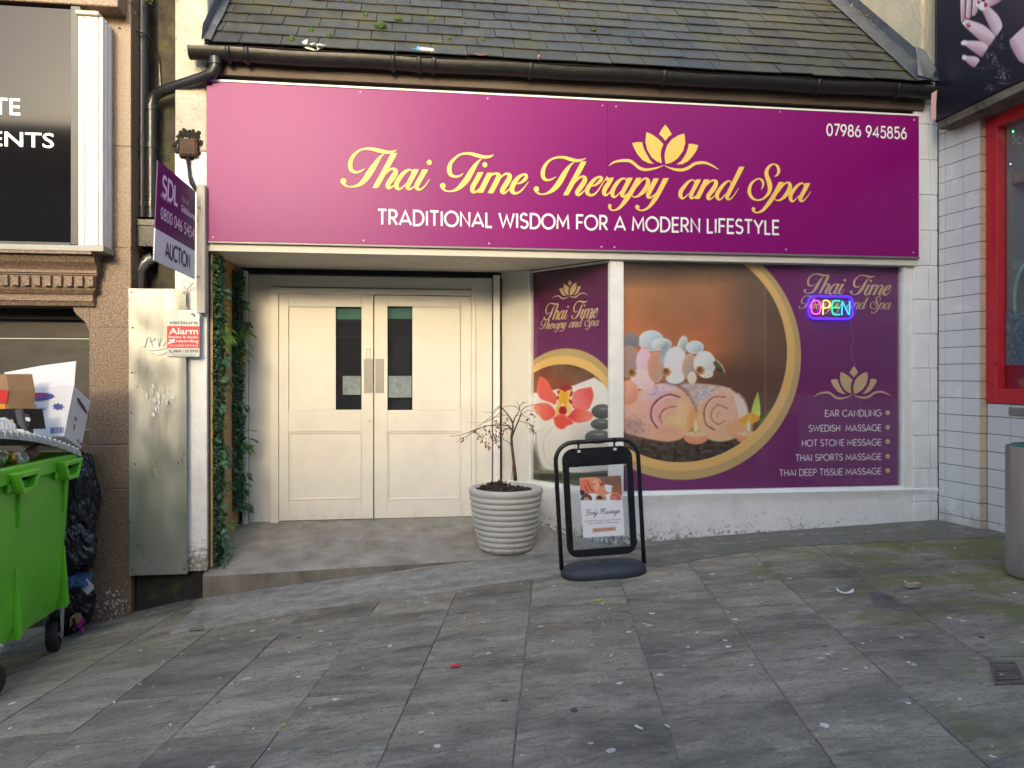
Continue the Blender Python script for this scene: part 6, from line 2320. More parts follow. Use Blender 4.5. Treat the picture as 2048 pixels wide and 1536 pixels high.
can(20, 918, 4.86, mat("gold_can", (.52, .34, .10), .3, .2, 14, metal=.85), "gold drink can lying in the bin mouth under the lid", (62, 10))
can(1, 920, 4.76, mat("silver_can", (.60, .60, .60), .3, .2, 14, metal=.85), "silver drink can beside the gold can in the bin mouth", (35, 30))
bt = thing("plastic_bottle", "clear plastic bottle with dark red label in the bin mouth", "bottle", P(58, 915, 5.05))
bm = nb()
lathe(bm, [(.001, -.05), (.036, -.05), (.04, -.035), (.038, 0), (.04, .03), (.03, .07), (.014, .09)], seg=24)
bmesh.ops.transform(bm, matrix=Matrix.Translation(P(58, 912, 5.05)) @ Matrix.Rotation(R(38), 4, 'Y'), verts=bm.verts)
obj("body", bm, mat("dark_red_bottle", (.20, .09, .09), .12, .2, 9), bt, smooth='all')
bm = nb()
lathe(bm, [(.03, -.05), (.042, 0), (.04, .05)], seg=20)
bmesh.ops.transform(bm, matrix=Matrix.Translation(P(34, 920, 4.93)) @ Matrix.Rotation(R(60), 4, 'Y'), verts=bm.verts)
tag(obj("plastic_cup", bm, MATS["white_plastic"], smooth='all'), "white plastic cup between gold can and dark bottle in the bin", "cup")

# sacks piled between the bin and the granite pier
sack_m = mat("black_bin_liner", (.012, .016, .022), .28, .3, 6, .6, 14, spec=.6)


def sack(c, r, seed, m, label):
    bm = nb()
    bmesh.ops.create_icosphere(bm, subdivisions=6, radius=1.0)
    for v in bm.verts:
        n = v.co.normalized()
        w = 1 + .30 * mnoise.noise(n * 1.9 + Vector((seed, 0, 0))) + .16 * abs(mnoise.noise(Vector((n.x * 5 + n.z * 3, n.y * 5, n.z * 2.2 + seed)))) + .07 * abs(mnoise.noise(Vector((n.x * 13 - n.z * 6, n.y * 13, n.z * 5 + seed)))) + .05 * mnoise.noise(n * 9 + Vector((0, seed, 0)))
        v.co = Vector((n.x * r[0], n.y * r[1], n.z * r[2])) * w
        v.co += Vector(c)
    tag(obj("rubbish_sack", bm, m, smooth='all'), label, "rubbish bag", "sacks piled behind the green bin")


sack((-2.60, 6.10, .62), (.20, .18, .34), 3, sack_m, "upper black rubbish sack between green bin and granite pier")
sack((-2.58, 6.04, .27), (.19, .17, .25), 8, sack_m, "middle black rubbish sack squeezed behind the green bin")
sack((-2.57, 6.06, -.15), (.15, .15, .24), 15, sack_m, "lowest black rubbish sack on the ground by the granite pier")
sack((-2.50, 5.96, .04), (.12, .13, .05), 21, mat("blue_plastic_bag", (.03, .09, .20), .4, .3, 8, .5, 14), "flattened blue plastic bag among the black sacks")
bm = nb()
for k in range(7):
    p0 = P(158 + k * 2, 1172 + k * 2, 5.9)
    prism(bm, [p0, p0 + Vector((.05, .01, .05)), p0 + Vector((.055, .02, .02)), p0 + Vector((.01, .02, -.03))], (0, .004, .002))
tag(obj("paper_scrap", bm, MATS["white_cardboard"]), "crumpled white paper wedged below the blue bag", "paper")
bm = nb()
a, b, c = P(140, 1242, 5.95), P(150, 1238, 5.95), P(153, 1258, 5.95)
for p, q in ((P(140, 1236, 5.9), P(150, 1236, 5.9)), (P(150, 1236, 5.9), P(153, 1258, 5.9)), (P(140, 1238, 5.9), P(139, 1256, 5.9))):
    d_ = q - p
    prism(bm, [p, q, q + Vector((.012, 0, .016)), p + Vector((.012, 0, .016))], (0, .12, 0))
bmesh.ops.recalc_face_normals(bm, faces=bm.faces)
tag(obj("card_frame", bm, MATS["brown_card"]), "small brown card frame on the ground behind the bin wheel", "frame")
bm = nb()
for k in range(12):
    p0 = P(158, 1256, 5.9) + Vector((rng.uniform(-.04, .04), rng.uniform(-.03, .03), rng.uniform(0, .03)))
    leaf(bm, p0, rv(), rv(), .05, .035)
tag(obj("magenta_wrapper", bm, mat("magenta_foil", (.35, .01, .20), .4, .2, 9)), "crumpled magenta wrapper on the ground by the granite pier", "wrapper")

# ------------------------------------------------------------------ artificial hedge strips and slatted panel on the recess wall
leaf_d = mat("dark_ivy_leaf", (.050, .125, .050), .45, .5, 26, spec=.4, col2=(.014, .042, .022))
leaf_m = mat("mid_fern_green", (.13, .29, .045), .5, .35, 22, col2=(.035, .10, .02))
leaf_y = mat("yellow_green_leaf", (.30, .29, .03), .5, .3, 22, col2=(.14, .18, .02))
big_leaf = mat("broad_green_leaf", (.055, .15, .075), .4, .4, 18, spec=.4, col2=(.02, .07, .04))
hedge_back = mat("hedge_backing", (.010, .018, .010), .95, .3, 20)


def hedge(label, y0, y1, z0, z1, thick, n, ferns, yellows, seed):
    rg = random.Random(seed)
    random.seed(seed)
    xw = XL1
    h = thing("artificial_hedge", label, "hedge", (xw, (y0 + y1) / 2, z0), "artificial hedge strips in the doorway")
    bm = nb()
    box(bm, xw + .001, xw + thick * .35, y0 + .02, y1 - .02, z0, z1)
    obj("backing", bm, hedge_back, h)
    bm = nb()
    for k in range(n):
        y, z = rg.uniform(y0, y1), rg.uniform(z0 - .01, z1 + .01)
        q = math.sin(math.pi * (y - y0) / (y1 - y0))
        lump = .6 + .5 * mnoise.noise(Vector((y * 6, z * 5, seed)))
        x = xw + thick * (.30 + .6 * q * lump) + rg.uniform(-.01, .01)
        d = Vector((.8, rg.uniform(-1.1, .9), rg.uniform(-1, .8)))
        leaf(bm, Vector((x, y, z)), d, Vector((1, rg.uniform(-.8, .3), rg.uniform(-.2, .9))), rg.uniform(.016, .038) * (2.1 if k % 23 == 0 else 1), rg.uniform(.012, .026) * (2.4 if k % 23 == 0 else 1))
    obj("foliage", bm, leaf_d, h)
    for (y, z, s, m) in ferns:
        bm = nb()
        for f in range(8):
            a = rg.uniform(-1.0, 1.5)
            L_ = s * rg.uniform(.7, 1.1)
            dirv = Vector((rg.uniform(.4, 1.0), rg.uniform(-1.2, .6), a * .5 + .3)).normalized()
            p = Vector((xw + thick * .7, y + rg.uniform(-.05, .05), z + rg.uniform(-.07, .07)))
            ln, prev = 12, p
            for i in range(ln):
                dirv = (dirv + Vector((0, 0, -.13))).normalized()
                p = p + dirv * (L_ / ln)
                side = dirv.cross(Vector((0, 0, 1)))
                if side.length < .1:
                    side = Vector((0, 1, 0))
                side.normalize()
                pl = L_ * .26 * math.sin(math.pi * (i + 1.2) / (ln + 1.5))
                for sg in (-1, 1):
                    leaf(bm, p, side * sg + dirv * .55, Vector((0, -.3, 1)), pl, pl * .34)
        obj("fern", bm, m, h)
    for k in range(16):
        bm = nb()
        z = z0 + (z1 - z0) * (rg.random() ** 1.5)
        p = Vector((xw + thick * rg.uniform(.75, 1.0), rg.uniform(y0 + .05, y1), z))
        for q in range(3):
            leaf(bm, p + rv(.015), Vector((.5, rg.uniform(-1, .9), rg.uniform(-1, .3))), Vector((.9, -.6, .4)), rg.uniform(.07, .11), rg.uniform(.04, .06))
        obj("large_leaf", bm, big_leaf, h)
    for (y, z, s) in yellows:
        bm = nb()
        for k in range(38):
            p = Vector((xw + thick * rg.uniform(.6, 1.0), y + rg.gauss(0, s * .3), z + rg.gauss(0, s * .5)))
            leaf(bm, p, Vector((.8, rg.uniform(-1, 1), rg.uniform(-1, 1))), rv(), rg.uniform(.02, .04), .015)
        obj("yellow_foliage", bm, leaf_y, h)
    return h


def zv(v, y):
    return P(450, v, y).z


hedge("front strip of artificial green hedge beside the white pilaster, reaching the ground", 6.262, 6.50, plat(-1.6, 6.35) + .02, 2.52, .10, 3300,
      [(6.44, zv(672, 6.4), .17, leaf_m), (6.46, zv(766, 6.4), .12, leaf_m), (6.44, zv(905, 6.4), .11, leaf_d), (6.46, zv(935, 6.4), .12, leaf_d), (6.46, zv(985, 6.4), .12, leaf_d), (6.47, zv(1070, 6.4), .14, leaf_m)],
      [(6.45, zv(630, 6.4), .16), (6.44, zv(655, 6.4), .12), (6.42, zv(856, 6.4), .12)], 4)
hedge("rear strip of artificial hedge next to the white shutter guide", 6.91, 7.19, .36, 2.50, .11, 2600,
      [(7.05, zv(668, 7.1), .20, leaf_m), (7.05, zv(705, 7.1), .14, leaf_m), (7.05, zv(885, 7.1), .20, leaf_m), (7.08, zv(975, 7.1), .12, leaf_m)],
      [(7.0, zv(720, 7.1), .12)], 5)
slats = thing("slatted_panel", "vertical tan timber slat panel between the two hedge strips", "panel", (XL1, 6.7, .1))
slat_m = mat("tan_timber_slat", (.36, .225, .10), .55, .15, 7, .1, 60, stretch=(3, 3, .3))
bm = nb()
box(bm, XL1 + .001, XL1 + .012, 6.27, 7.2, .14, 2.555)
obj("backing", bm, mat("dark_felt", (.03, .022, .015), .95, .2, 20), slats)
bm = nb()
y = 6.28
while y < 7.19:
    box(bm, XL1 + .012, XL1 + .032, y, y + .027, plat(-1.6, y) + .02, 2.56, .002)
    y += .0405
obj("slats", bm, slat_m, slats)

# ------------------------------------------------------------------ planter and the small tree in it
PC = Vector((.80, 6.40, plat(.80, 6.30) - .006))
pot = thing("planter", "ribbed pale grey round planter standing on the doorstep", "planter", PC)
bm = nb()
Hp, r0, r1 = .545, .205, .300
prof = [(.001, 0), (r0 - .008, 0), (r0, .006)]
nr = 10
for k in range(nr):
    z0, z1 = .01 + (Hp - .075) * k / nr, .01 + (Hp - .075) * (k + 1) / nr
    f0 = (k / nr) ** .72
    f1 = ((k + 1) / nr) ** .72
    ra, rb = r0 + (r1 - r0) * f0, r0 + (r1 - r0) * f1
    for t, o in ((.0, .000), (.12, .008), (.35, .0155), (.62, .016), (.85, .010), (.97, .002)):
        prof.append((ra + (rb - ra) * t + o, z0 + (z1 - z0) * t))
prof += [(r1 + .004, Hp - .062), (r1 + .018, Hp - .045), (r1 + .020, Hp - .022), (r1 + .012, Hp - .004), (r1 - .004, Hp), (r1 - .028, Hp - .003), (r1 - .038, Hp - .016), (r1 - .046, Hp - .12), (.001, Hp - .13)]
lathe(bm, prof, (PC.x, PC.y, PC.z), 72)
bmesh.ops.recalc_face_normals(bm, faces=bm.faces)
pot_m = add_stain(mat("pale_grey_planter", (.49, .475, .44), .6, .06, 6, .15, 90), (.33, .31, .27), 10, .6, .8, .5)
add_stain(pot_m, (.22, .19, .15), 22, .56, .72, .7, ('Z', .06, .32, .12), seed=3)
obj("pot", bm, pot_m, pot, smooth='all')
bm = nb()
random.seed(12)
soil_m = mat("bark_mulch", (.045, .030, .024), .9, .5, 30, .8, 50, col2=(.012, .010, .009))
bmesh.ops.create_circle(bm, cap_ends=True, segments=40, radius=r1 - .046, matrix=Matrix.Translation((PC.x, PC.y, PC.z + Hp - .075)))
for k in range(420):
    a, rr = random.uniform(0, 2 * math.pi), (r1 - .06) * math.sqrt(random.random())
    hgt = .055 * (1 - (rr / r1) ** 2) * (.4 + max(0, math.cos(a - 2.9))) + random.uniform(-.015, .022)
    p = Vector((PC.x + rr * math.cos(a), PC.y + rr * math.sin(a), PC.z + Hp - .062 + hgt))
    s_ = random.uniform(.008, .022)
    box(bm, -s_ * 1.5, s_ * 1.5, -s_ * .7, s_ * .7, -s_ * .35, s_ * .35, 0, Matrix.Translation(p) @ Matrix.Rotation(random.uniform(0, 6.3), 4, 'Z') @ Matrix.Rotation(random.uniform(-.9, .9), 4, 'X') @ Matrix.Rotation(random.uniform(-.9, .9), 4, 'Y'))
for k in range(14):
    a = random.uniform(0, 6.28)
    p = Vector((PC.x - .06 + .1 * math.cos(a), PC.y - .05 + .08 * math.sin(a), PC.z + Hp - .03))
    tube(bm, [p, p + rv(.04) + Vector((0, 0, .03)), p + rv(.08) + Vector((0, 0, .02))], .003, 4)
obj("mulch", bm, soil_m, pot)

tree = thing("small_tree", "bare weeping maple sapling with dry red leaves growing in the ribbed planter", "tree", Vector((PC.x + .04, PC.y, PC.z + Hp - .07)))
TY = PC.y


def TP(u, v, dy=0.0):                                # traced on a plane through the pot, depth added per branch
    return P(900 + u / 4.8, 790 + v / 4.8, TY + dy)


bark = mat("green_brown_bark", (.085, .080, .055), .7, .35, 30, .3, 60, col2=(.035, .028, .022))
twig = mat("brown_twig", (.10, .060, .042), .75, .3, 30)
bm = nb()
tube(bm, [TP(628, 822), TP(622, 740), TP(612, 640), TP(600, 540), TP(592, 460), TP(590, 400), TP(598, 345), TP(604, 290)], [.0175, .0155, .013, .012, .0115, .0115, .010, .0085], 10)
tube(bm, [TP(592, 420, .01), TP(604, 370, .02), TP(622, 330, .03), TP(655, 250, .04), TP(680, 190, .05), TP(684, 150, .05)], [.009, .009, .0075, .006, .005, .004], 8)
obj("trunk", bm, bark, tree, smooth='all')
bm = nb()
random.seed(3)
BR = [
    ([(604, 290), (590, 240), (540, 170), (500, 125), (470, 105)], .0075, 0, -.06),
    ([(606, 270), (625, 215), (655, 170), (668, 130), (670, 108), (690, 85), (712, 64)], .006, 0, .10),
    ([(668, 140), (662, 100), (636, 62)], .0035, .05, .1), ([(690, 85), (720, 72), (750, 72)], .0025, .08, .12),
    ([(684, 150), (720, 120), (770, 100), (830, 92), (905, 112)], .0038, .05, -.10), ([(680, 195), (730, 155), (780, 150), (850, 175)], .003, .04, -.12),
    ([(655, 250), (720, 262), (770, 290), (800, 330)], .0028, .03, -.12), ([(640, 200), (700, 200), (750, 220), (785, 260)], .0026, .02, .1),
    ([(668, 150), (640, 118), (590, 105), (530, 110), (505, 130)], .0034, .05, .12),
    ([(592, 330), (560, 300), (500, 288), (420, 290), (340, 300), (260, 325), (170, 362), (80, 388), (0, 396)], .0062, 0, -.22),
    ([(300, 312), (220, 360), (160, 395), (100, 425), (52, 458)], .003, -.12, -.26), ([(230, 338), (180, 380), (150, 430)], .0024, -.15, -.26),
    ([(480, 115), (440, 150), (400, 200), (340, 250), (300, 280)], .0034, -.05, -.18), ([(500, 130), (470, 180), (400, 225), (330, 260), (240, 330)], .003, -.05, .14),
    ([(470, 105), (430, 140), (390, 170), (300, 160)], .0028, -.05, -.2), ([(560, 190), (480, 200), (400, 235), (330, 265), (160, 262)], .003, -.02, .18),
    ([(575, 320), (530, 330), (490, 350), (470, 400), (465, 470)], .003, 0, -.14), ([(582, 300), (520, 270), (450, 272), (400, 300), (370, 350)], .003, 0, -.2),
    ([(588, 490), (560, 455), (520, 430), (470, 440), (420, 470), (405, 505)], .0034, 0, -.16), ([(520, 430), (500, 400), (490, 370)], .002, -.06, -.1),
    ([(600, 380), (620, 378), (636, 382)], .002, 0, .02), ([(590, 260), (560, 220), (540, 200)], .0024, 0, .06), ([(340, 300), (300, 330), (280, 370), (290, 420)], .002, -.12, -.22),
    ([(420, 290), (400, 340), (380, 400), (370, 470)], .0022, -.1, -.2), ([(300, 285), (260, 290), (222, 286)], .0018, -.15, -.2), ([(720, 262), (760, 330), (830, 345), (905, 342)], .0018, -.02, -.12)]
for pts, r, d0, d1 in BR:
    q = crom([(u, v, 0) for u, v in pts], 4)
    n = len(q)
    tube(bm, [TP(p[0], p[1], d0 + (d1 - d0) * i / n) for i, p in enumerate(q)], [r * (1 - .72 * i / n) for i in range(n)], 6)
obj("branch", bm, twig, tree, smooth='all')
bm = nb()
for (u, v, n, s) in ((350, 340, 14, 24), (300, 400, 10, 26), (370, 480, 22, 18), (430, 400, 34, 26), (460, 290, 22, 26), (440, 350, 14, 30), (255, 335, 8, 14), (125, 415, 10, 16), (540, 230, 6, 14), (520, 320, 7, 14), (500, 350, 8, 20), (780, 270, 12, 16), (750, 230, 10, 10), (800, 330, 14, 16), (820, 190, 6, 10), (765, 165, 5, 10), (310, 435, 6, 12), (470, 480, 6, 10), (570, 300, 4, 8), (280, 380, 6, 14)):
    for _ in range(n):
        p = TP(random.gauss(u, s), random.gauss(v, s), random.uniform(-.16, .04))
        leaf(bm, p, Vector((random.uniform(-.5, .5), random.uniform(-.5, .5), -1)), rv(), random.uniform(.015, .032), random.uniform(.010, .018))
obj("leaves", bm, mat("dry_red_leaf", (.26, .085, .065), .7, .4, 40, col2=(.11, .042, .036)), tree)
bm = nb()
tube(bm, [TP(594, 815, -.01), TP(600, 700, -.01), TP(602, 640, -.008)], .0035, 6)
obj("cane", bm, mat("red_cane", (.32, .10, .06), .6, .1, 9), tree)

# ------------------------------------------------------------------ swinging pavement sign
AB = G(1221, 1161)
AB = Vector((AB.x, AB.y + .20, gz(AB.x, AB.y + .2)))
ab = thing("pavement_sign", "black swinging pavement sign with body massage poster on the paving", "sign", AB, rot=(0, R(-3.2), R(-3)))
bm = nb()
lay_n = 40
for_out = []
secs = []
for (zz_, k) in ((0, .97), (.012, 1.0), (.035, 1.0), (.055, .97), (.072, .90), (.086, .76), (.094, .55)):
    s_ = []
    for i in range(lay_n):
        a = 2 * math.pi * i / lay_n
        c, s = math.cos(a), math.sin(a)
        x = .318 * math.copysign(abs(c) ** .62, c) * k
        y = (.185 if s < 0 else .13) * math.copysign(abs(s) ** .85, s) * k
        s_.append(Vector((x, y, zz_)))
    secs.append(s_)
loft(bm, secs)
tube(bm, [(-.03, -.02, .095), (.03, -.02, .098)], .008, 8)
obj("base", bm, rubber, ab, smooth=60, local=True)
bm = nb()
hw, zt_, rc = .310, .985, .135
path = [Vector((-hw, .0, .05)), Vector((-hw, 0, .4)), Vector((-hw, 0, zt_ - rc))]
path += [Vector((-hw + rc - rc * math.cos(R(a)), 0, zt_ - rc + rc * math.sin(R(a)))) for a in range(10, 91, 10)]
path += [Vector((hw - rc + rc * math.sin(R(a)), 0, zt_ - rc + rc * math.cos(R(a)))) for a in range(0, 91, 10)]
path += [Vector((hw, 0, .4)), Vector((hw, 0, .05))]
tube(bm, path, .0165, 12)
obj("tube_frame", bm, black_paint, ab, smooth='all', local=True)
bm = nb()
pw, pz0, pz1 = .262, .135, .938
of = rrect(-pw, pw, pz0, pz1, .085, 8)
inn = rrect(-pw + .047, pw - .047, pz0 + .055, pz1 - .135, .004, 8)
ring_prism(bm, of, inn, lambda x, z, d: Vector((x, -.012 + d, z)), .024)
panel = obj("swing_panel", bm, black_paint, ab, smooth=40, local=True)
for x in (-.135, .135):
    bm = nb()
    box(bm, x - .007, x + .007, -.006, .006, pz1 - .02, zt_ + .002, .001)
    box(bm, x - .016, x + .016, -.020, .0, zt_ - .018, zt_ + .018, .004)
    obj("hanger", bm, black_paint, ab, local=True)
for x in (-.135, .135):
    bm = nb()
    box(bm, x - .012, x + .012, -.017, -.0125, pz1 - .030, pz1 - .012, .002)
    obj("clip", bm, MATS["white_plastic"], ab, local=True)
bm = nb()
box(bm, -pw + .045, pw - .045, -.003, .003, pz0 + .053, pz1 - .133)
obj("clear_sheet", bm, glass_mat("clear_acrylic", (.95, .97, .98), .04), ab, local=True)

# poster: slightly askew sheet behind the acrylic face
bpy.context.view_layer.update()
Mab = ab.matrix_world.copy()
pn = (Mab.to_3x3() @ Vector((0, -1, 0))).normalized()
po = Mab @ Vector((0, -.0065, .5))
BPP = lambda u, v: PP(u, v, po, pn)


def paint_poster(U, V):
    p = Paint(U, V, (226, 226, 228))
    k = lambda x, y: (1110 + x / 4.955, 870 + y / 4.955)
    K = lambda s: [k(*a) for a in s]
    top = np.clip((1001 - V) / 1.2, 0, 1)
    keep = p.I.copy()
    p.I = np.zeros_like(p.I) + np.array((118, 86, 72))
    p.mix(.5 * fbm(U, V, 9, 2), (150, 116, 96))
    p.ell(*k(255, 560), 6, 12, (34, 36, 44), 2)
    p.poly(K([(230, 430), (330, 420), (420, 420), (470, 470), (500, 530), (560, 560), (650, 600), (650, 720), (420, 720), (380, 600), (300, 560)]), (216, 146, 116), 2)
    p.poly(K([(490, 490), (560, 500), (580, 530), (540, 570), (500, 540)]), (214, 222, 228), 1)
    p.poly(K([(560, 520), (640, 500), (700, 560), (640, 590), (570, 560)]), (150, 96, 70), 3)
    p.ell(*k(400, 500), 8, 11, (232, 168, 138), 3)
    p.poly(K([(230, 470), (300, 440), (350, 460), (390, 540), (380, 600), (300, 560), (240, 530)]), (222, 120, 92), 1.5)
    for q in ([(320, 460), (350, 530), (380, 560)], [(290, 500), (330, 560)], [(370, 490), (385, 485), (396, 488)], [(440, 470), (456, 490), (470, 486)]):
        p.line(K(q), 1.4, (92, 50, 44), 1)
    p.poly(K([(440, 480), (470, 470), (480, 490), (455, 510)]), (176, 70, 66), 1)
    wave = 592 / 4.955 + 870 + 2.2 * np.sin((U - 1155) * .16)
    m = np.clip((wave - V) / 1.5, 0, 1)
    p.I = p.I * m[:, None] + np.array((228, 228, 230)) * (1 - m)[:, None]
    for (x, y, c) in ((312, 640, (92, 74, 66)), (455, 640, (206, 150, 126)), (602, 620, (210, 130, 116))):
        p.ell(*k(x, y), 11.5, 11, c, 1)
        p.mix(.5 * np.clip(1 - np.hypot(U - k(x, y)[0], V - k(x, y)[1]) / 11, 0, 1) * (fbm(U, V, 5, int(x)) > .5), (70, 40, 36))
    p.ell(*k(312, 650), 6, 7, (214, 150, 130), 1.5)
    p.ell(*k(440, 620), 5, 3, (48, 36, 34), 1.5)
    p.poly(K([(630, 600), (655, 640), (640, 680), (610, 660)]), (196, 90, 88), 1.5)
    p.I = keep * (1 - top)[:, None] + p.I * top[:, None]
    m = p.sd(K([(370, 925), (602, 908), (606, 948), (374, 968)]))
    p.mix(np.clip(m / .6 + .5, 0, 1), (214, 160, 138))
    return p


pc = [BPP(1166.5, 1075), BPP(1249.5, 1070.5), BPP(1158.5, 955)]
poster = picture_grid("poster", pc[0], pc[1], pc[2], 110, 140, paint_poster, print_mat("printed_poster", .5, .4))
poster.parent = ab
poster.matrix_parent_inverse = Mab.inverted()
txt_grey = mat("poster_text", (.10, .11, .14), .6, .05, 5)


def poster_line(bm, sh, u0, v0, u1, v1, h):
    shapes, w = sh
    a, b, up = BPP(u0, v0), BPP(u1, v1), BPP(u0, v0 - h) - BPP(u0, v0)
    emit_shapes(bm, shapes, lambda x, y: a + (b - a) * (x / w) + up * y + pn * .001, pn, step=.0002)


bm = nb()
script = {'B': ([[(1, 9), (4, 1), (5, -1)], [(0, 7), (4, 9.5), (8, 9), (7, 6), (4, 5), (7.5, 4), (7, .5), (3, -1), (1, .5)]], 9), 'o': ([[(3, 4.4), (1, 3), (1, .6), (3, 0), (4.4, 2), (4, 4), (3, 4.4), (5, 3.4), (6, 3.6)]], 5.4), 'd': ([[(4.6, 4.2), (2, 4), (1, 1), (2.4, .1), (4.4, 3)], [(6.4, 9.6), (4.4, 2.4), (5, .2), (6.6, 1.6)]], 6), 'y': ([[(1, 4.2), (1, 1), (2.6, .4), (4.4, 4)], [(5, 4.4), (3.6, -1), (1, -4.6), (-.6, -3), (2, -.6), (6, 2)]], 5.6),
          'M': ([[(-1, 6), (0, 9), (2, 9.4), (1.6, 5), (0, 0)], [(1.4, 3), (4, 8), (6, 9), (5.4, 4), (5, 0)], [(5.2, 2), (8, 8), (10, 9), (9, 4), (9, 1), (10.4, .4), (12, 2)]], 12), 'a': ([[(4.4, 4), (2, 4.2), (1, 1.4), (2, 0), (4, 2.6)], [(4.8, 4.4), (4, 1.4), (4.8, .2), (6.2, 2)]], 5.6), 's': ([[(-.2, .8), (2, 3), (3, 5), (3.6, 2.4), (2.6, 0), (1, .4)], [(2.6, 0), (4.6, 1.6)]], 4.2), 'g': ([[(4.4, 4), (2, 4.2), (1, 1.4), (2, .2), (4, 2.8)], [(4.8, 4.4), (3.4, -2), (1.2, -4.6), (0, -3), (3, -.4), (6, 2)]], 5.6), 'e': ([[(.4, 1.6), (3, 2.6), (3.6, 4.2), (2.2, 4.4), (1, 2), (1.8, .1), (4, .8), (5.4, 2.4)]], 5)}
x, shp = 0.0, []
for ch in "Body Massage":
    if ch == ' ':
        x += 5
        continue
    st, adv = script[ch]
    for q in st:
        shp.append([[np.array((p[0] / 9, p[1] / 9)) for p in f] for f in ribbon([(x + a + .32 * b, b, .95 if i % 2 else .75) for i, (a, b) in enumerate(q)])])
    x += adv
for q in shp:
    pass
# ribbon() keeps a minimum width of 2 units for traced pixels: rebuild finely here
shp, x = [], 0.0
for ch in "Body Massage":
    if ch == ' ':
        x += 5
        continue
    st, adv = script[ch]
    for q in st:
        rb = ribbon([((x + a + .32 * b) * 10, b * 10, 9.0) for a, b in q])
        shp.append([[p / 90 for p in f] for f in rb])
    x += adv
poster_line(bm, (shp, (x + 2) / 9), 1170, 1030.5, 1241, 1025.5, 10.5)
poster_line(bm, sans_shapes("Swedish Massage | Stone Massage |"), 1169, 1044, 1243, 1039.5, 3.0)
poster_line(bm, sans_shapes("Sports Massage | Reflexology"), 1177, 1048.5, 1237, 1045, 3.0)
poster_line(bm, sans_shapes("BOOK APPOINTMENT", .01), 1189, 1061.5, 1228, 1058.8, 2.6)
for v in bm.verts:
    v.co = Mab.inverted() @ v.co
obj("poster_lettering", bm, txt_grey, poster if False else ab, local=True)

# ------------------------------------------------------------------ steel litter bin on the right
lc = G(2042, 1170)
lb = thing("litter_bin", "brushed steel cylindrical litter bin in front of the white tiled wall", "bin", (lc.x + .31, lc.y + .13, gz(lc.x + .31, lc.y + .13)))
lx, lyy, lz = lb.location
ztop = .5
d_ = math.hypot(lx, lyy)
bm = nb()
zc__ = lx * S_ + lyy * C_
htop = CZ - (893 - CY) * (zc__) / F_PX - lz
rr = .235
lathe(bm, [(rr - .012, .0), (rr - .012, .02), (rr, .022), (rr, htop - .004), (rr - .003, htop), (rr - .012, htop - .002), (rr - .014, htop - .06), (rr - .05, htop - .07)], (lx, lyy, lz), 64)
bmesh.ops.recalc_face_normals(bm, faces=bm.faces)
drum_m = add_stain(mat("stained_steel_drum", (.36, .34, .33), .42, .2, 4, .08, 60, metal=.6, stretch=(1, 1, .12)), (.16, .13, .11), 4, .56, .74, .6, stretch=(2, 2, .3))
obj("drum", bm, drum_m, lb, smooth=40)
bm = nb()
lathe(bm, [(rr - .015, htop - .003), (rr - .03, htop + .012), (rr - .09, htop + .018), (rr - .10, htop - .03)], (lx, lyy, lz), 48)
obj("teal_liner_ring", bm, mat("teal_plastic", (.02, .12, .11), .45, .1, 9), lb, smooth='all')

# ------------------------------------------------------------------ covers, litter, moss, gutter debris
def cover(label, u0, u1, v0, v1, m):
    q = [G(u0, v1), G(u1, v1 - (4 if u1 - u0 < 80 else 24)), G(u1 - (22 if u1 - u0 < 80 else -10), v0), G(u0 - (10 if u1 - u0 < 80 else 24), v0)]
    c = sum(q, Vector()) / 4
    bm = nb()
    q = [Vector((p.x, p.y, gz(p.x, p.y) + .009)) for p in q]
    n = Vector((0, 0, -.02))
    prism(bm, q, n)
    inner = [c + (p - c) * .82 + Vector((0, 0, .004)) for p in q]
    for k in range(7):
        t_ = (k + .5) / 7
        a, b = inner[0].lerp(inner[3], t_), inner[1].lerp(inner[2], t_)
        w = (inner[3] - inner[0]) / 7 * .28
        prism(bm, [a - w, b - w, b + w, a + w], (0, 0, .006))
    bmesh.ops.recalc_face_normals(bm, faces=bm.faces)
    tag(obj("drain_cover", bm, m), label, "drain cover", "drain covers in the flags")


cov_m = mat("worn_iron_cover", (.22, .22, .225), .5, .3, 14, .4, 40, metal=.4)
cover("small square iron drain cover in the flags right of the pavement sign", 1748, 1786, 1186, 1201, cov_m)
cover("larger brown rusty drain cover nearer the viewer than the small iron one", 1990, 2052, 1326, 1372, mat("rusty_cover", (.15, .125, .105), .7, .4, 14, .5, 40))


def litter(name, label, cat, u, v, ln, wd, m, ang, group=None, th=.004, curl=.004):
    c = G(u, v)
    z = gz(c.x, c.y) + .008
    bm = nb()
    d = Vector((math.cos(ang), math.sin(ang), 0))
    s = Vector((-d.y, d.x, 0))
    pts = []
    for k in range(7):
        t = k / 6 - .5
        w = wd * (.5 + .5 * math.cos(t * 2.4)) * .5
        pts.append((c + d * ln * t + s * w + Vector((0, 0, z - c.z + curl * t * t * 4)), c + d * ln * t - s * w + Vector((0, 0, z - c.z + curl * t * t * 2))))
    for a, b in zip(pts, pts[1:]):
        prism(bm, [a[0], b[0], b[1], a[1]], (0, 0, th))
    bmesh.ops.remove_doubles(bm, verts=bm.verts, dist=.0004)
    bmesh.ops.recalc_face_normals(bm, faces=bm.faces)
    return tag(obj(name, bm, m), label, cat, group)


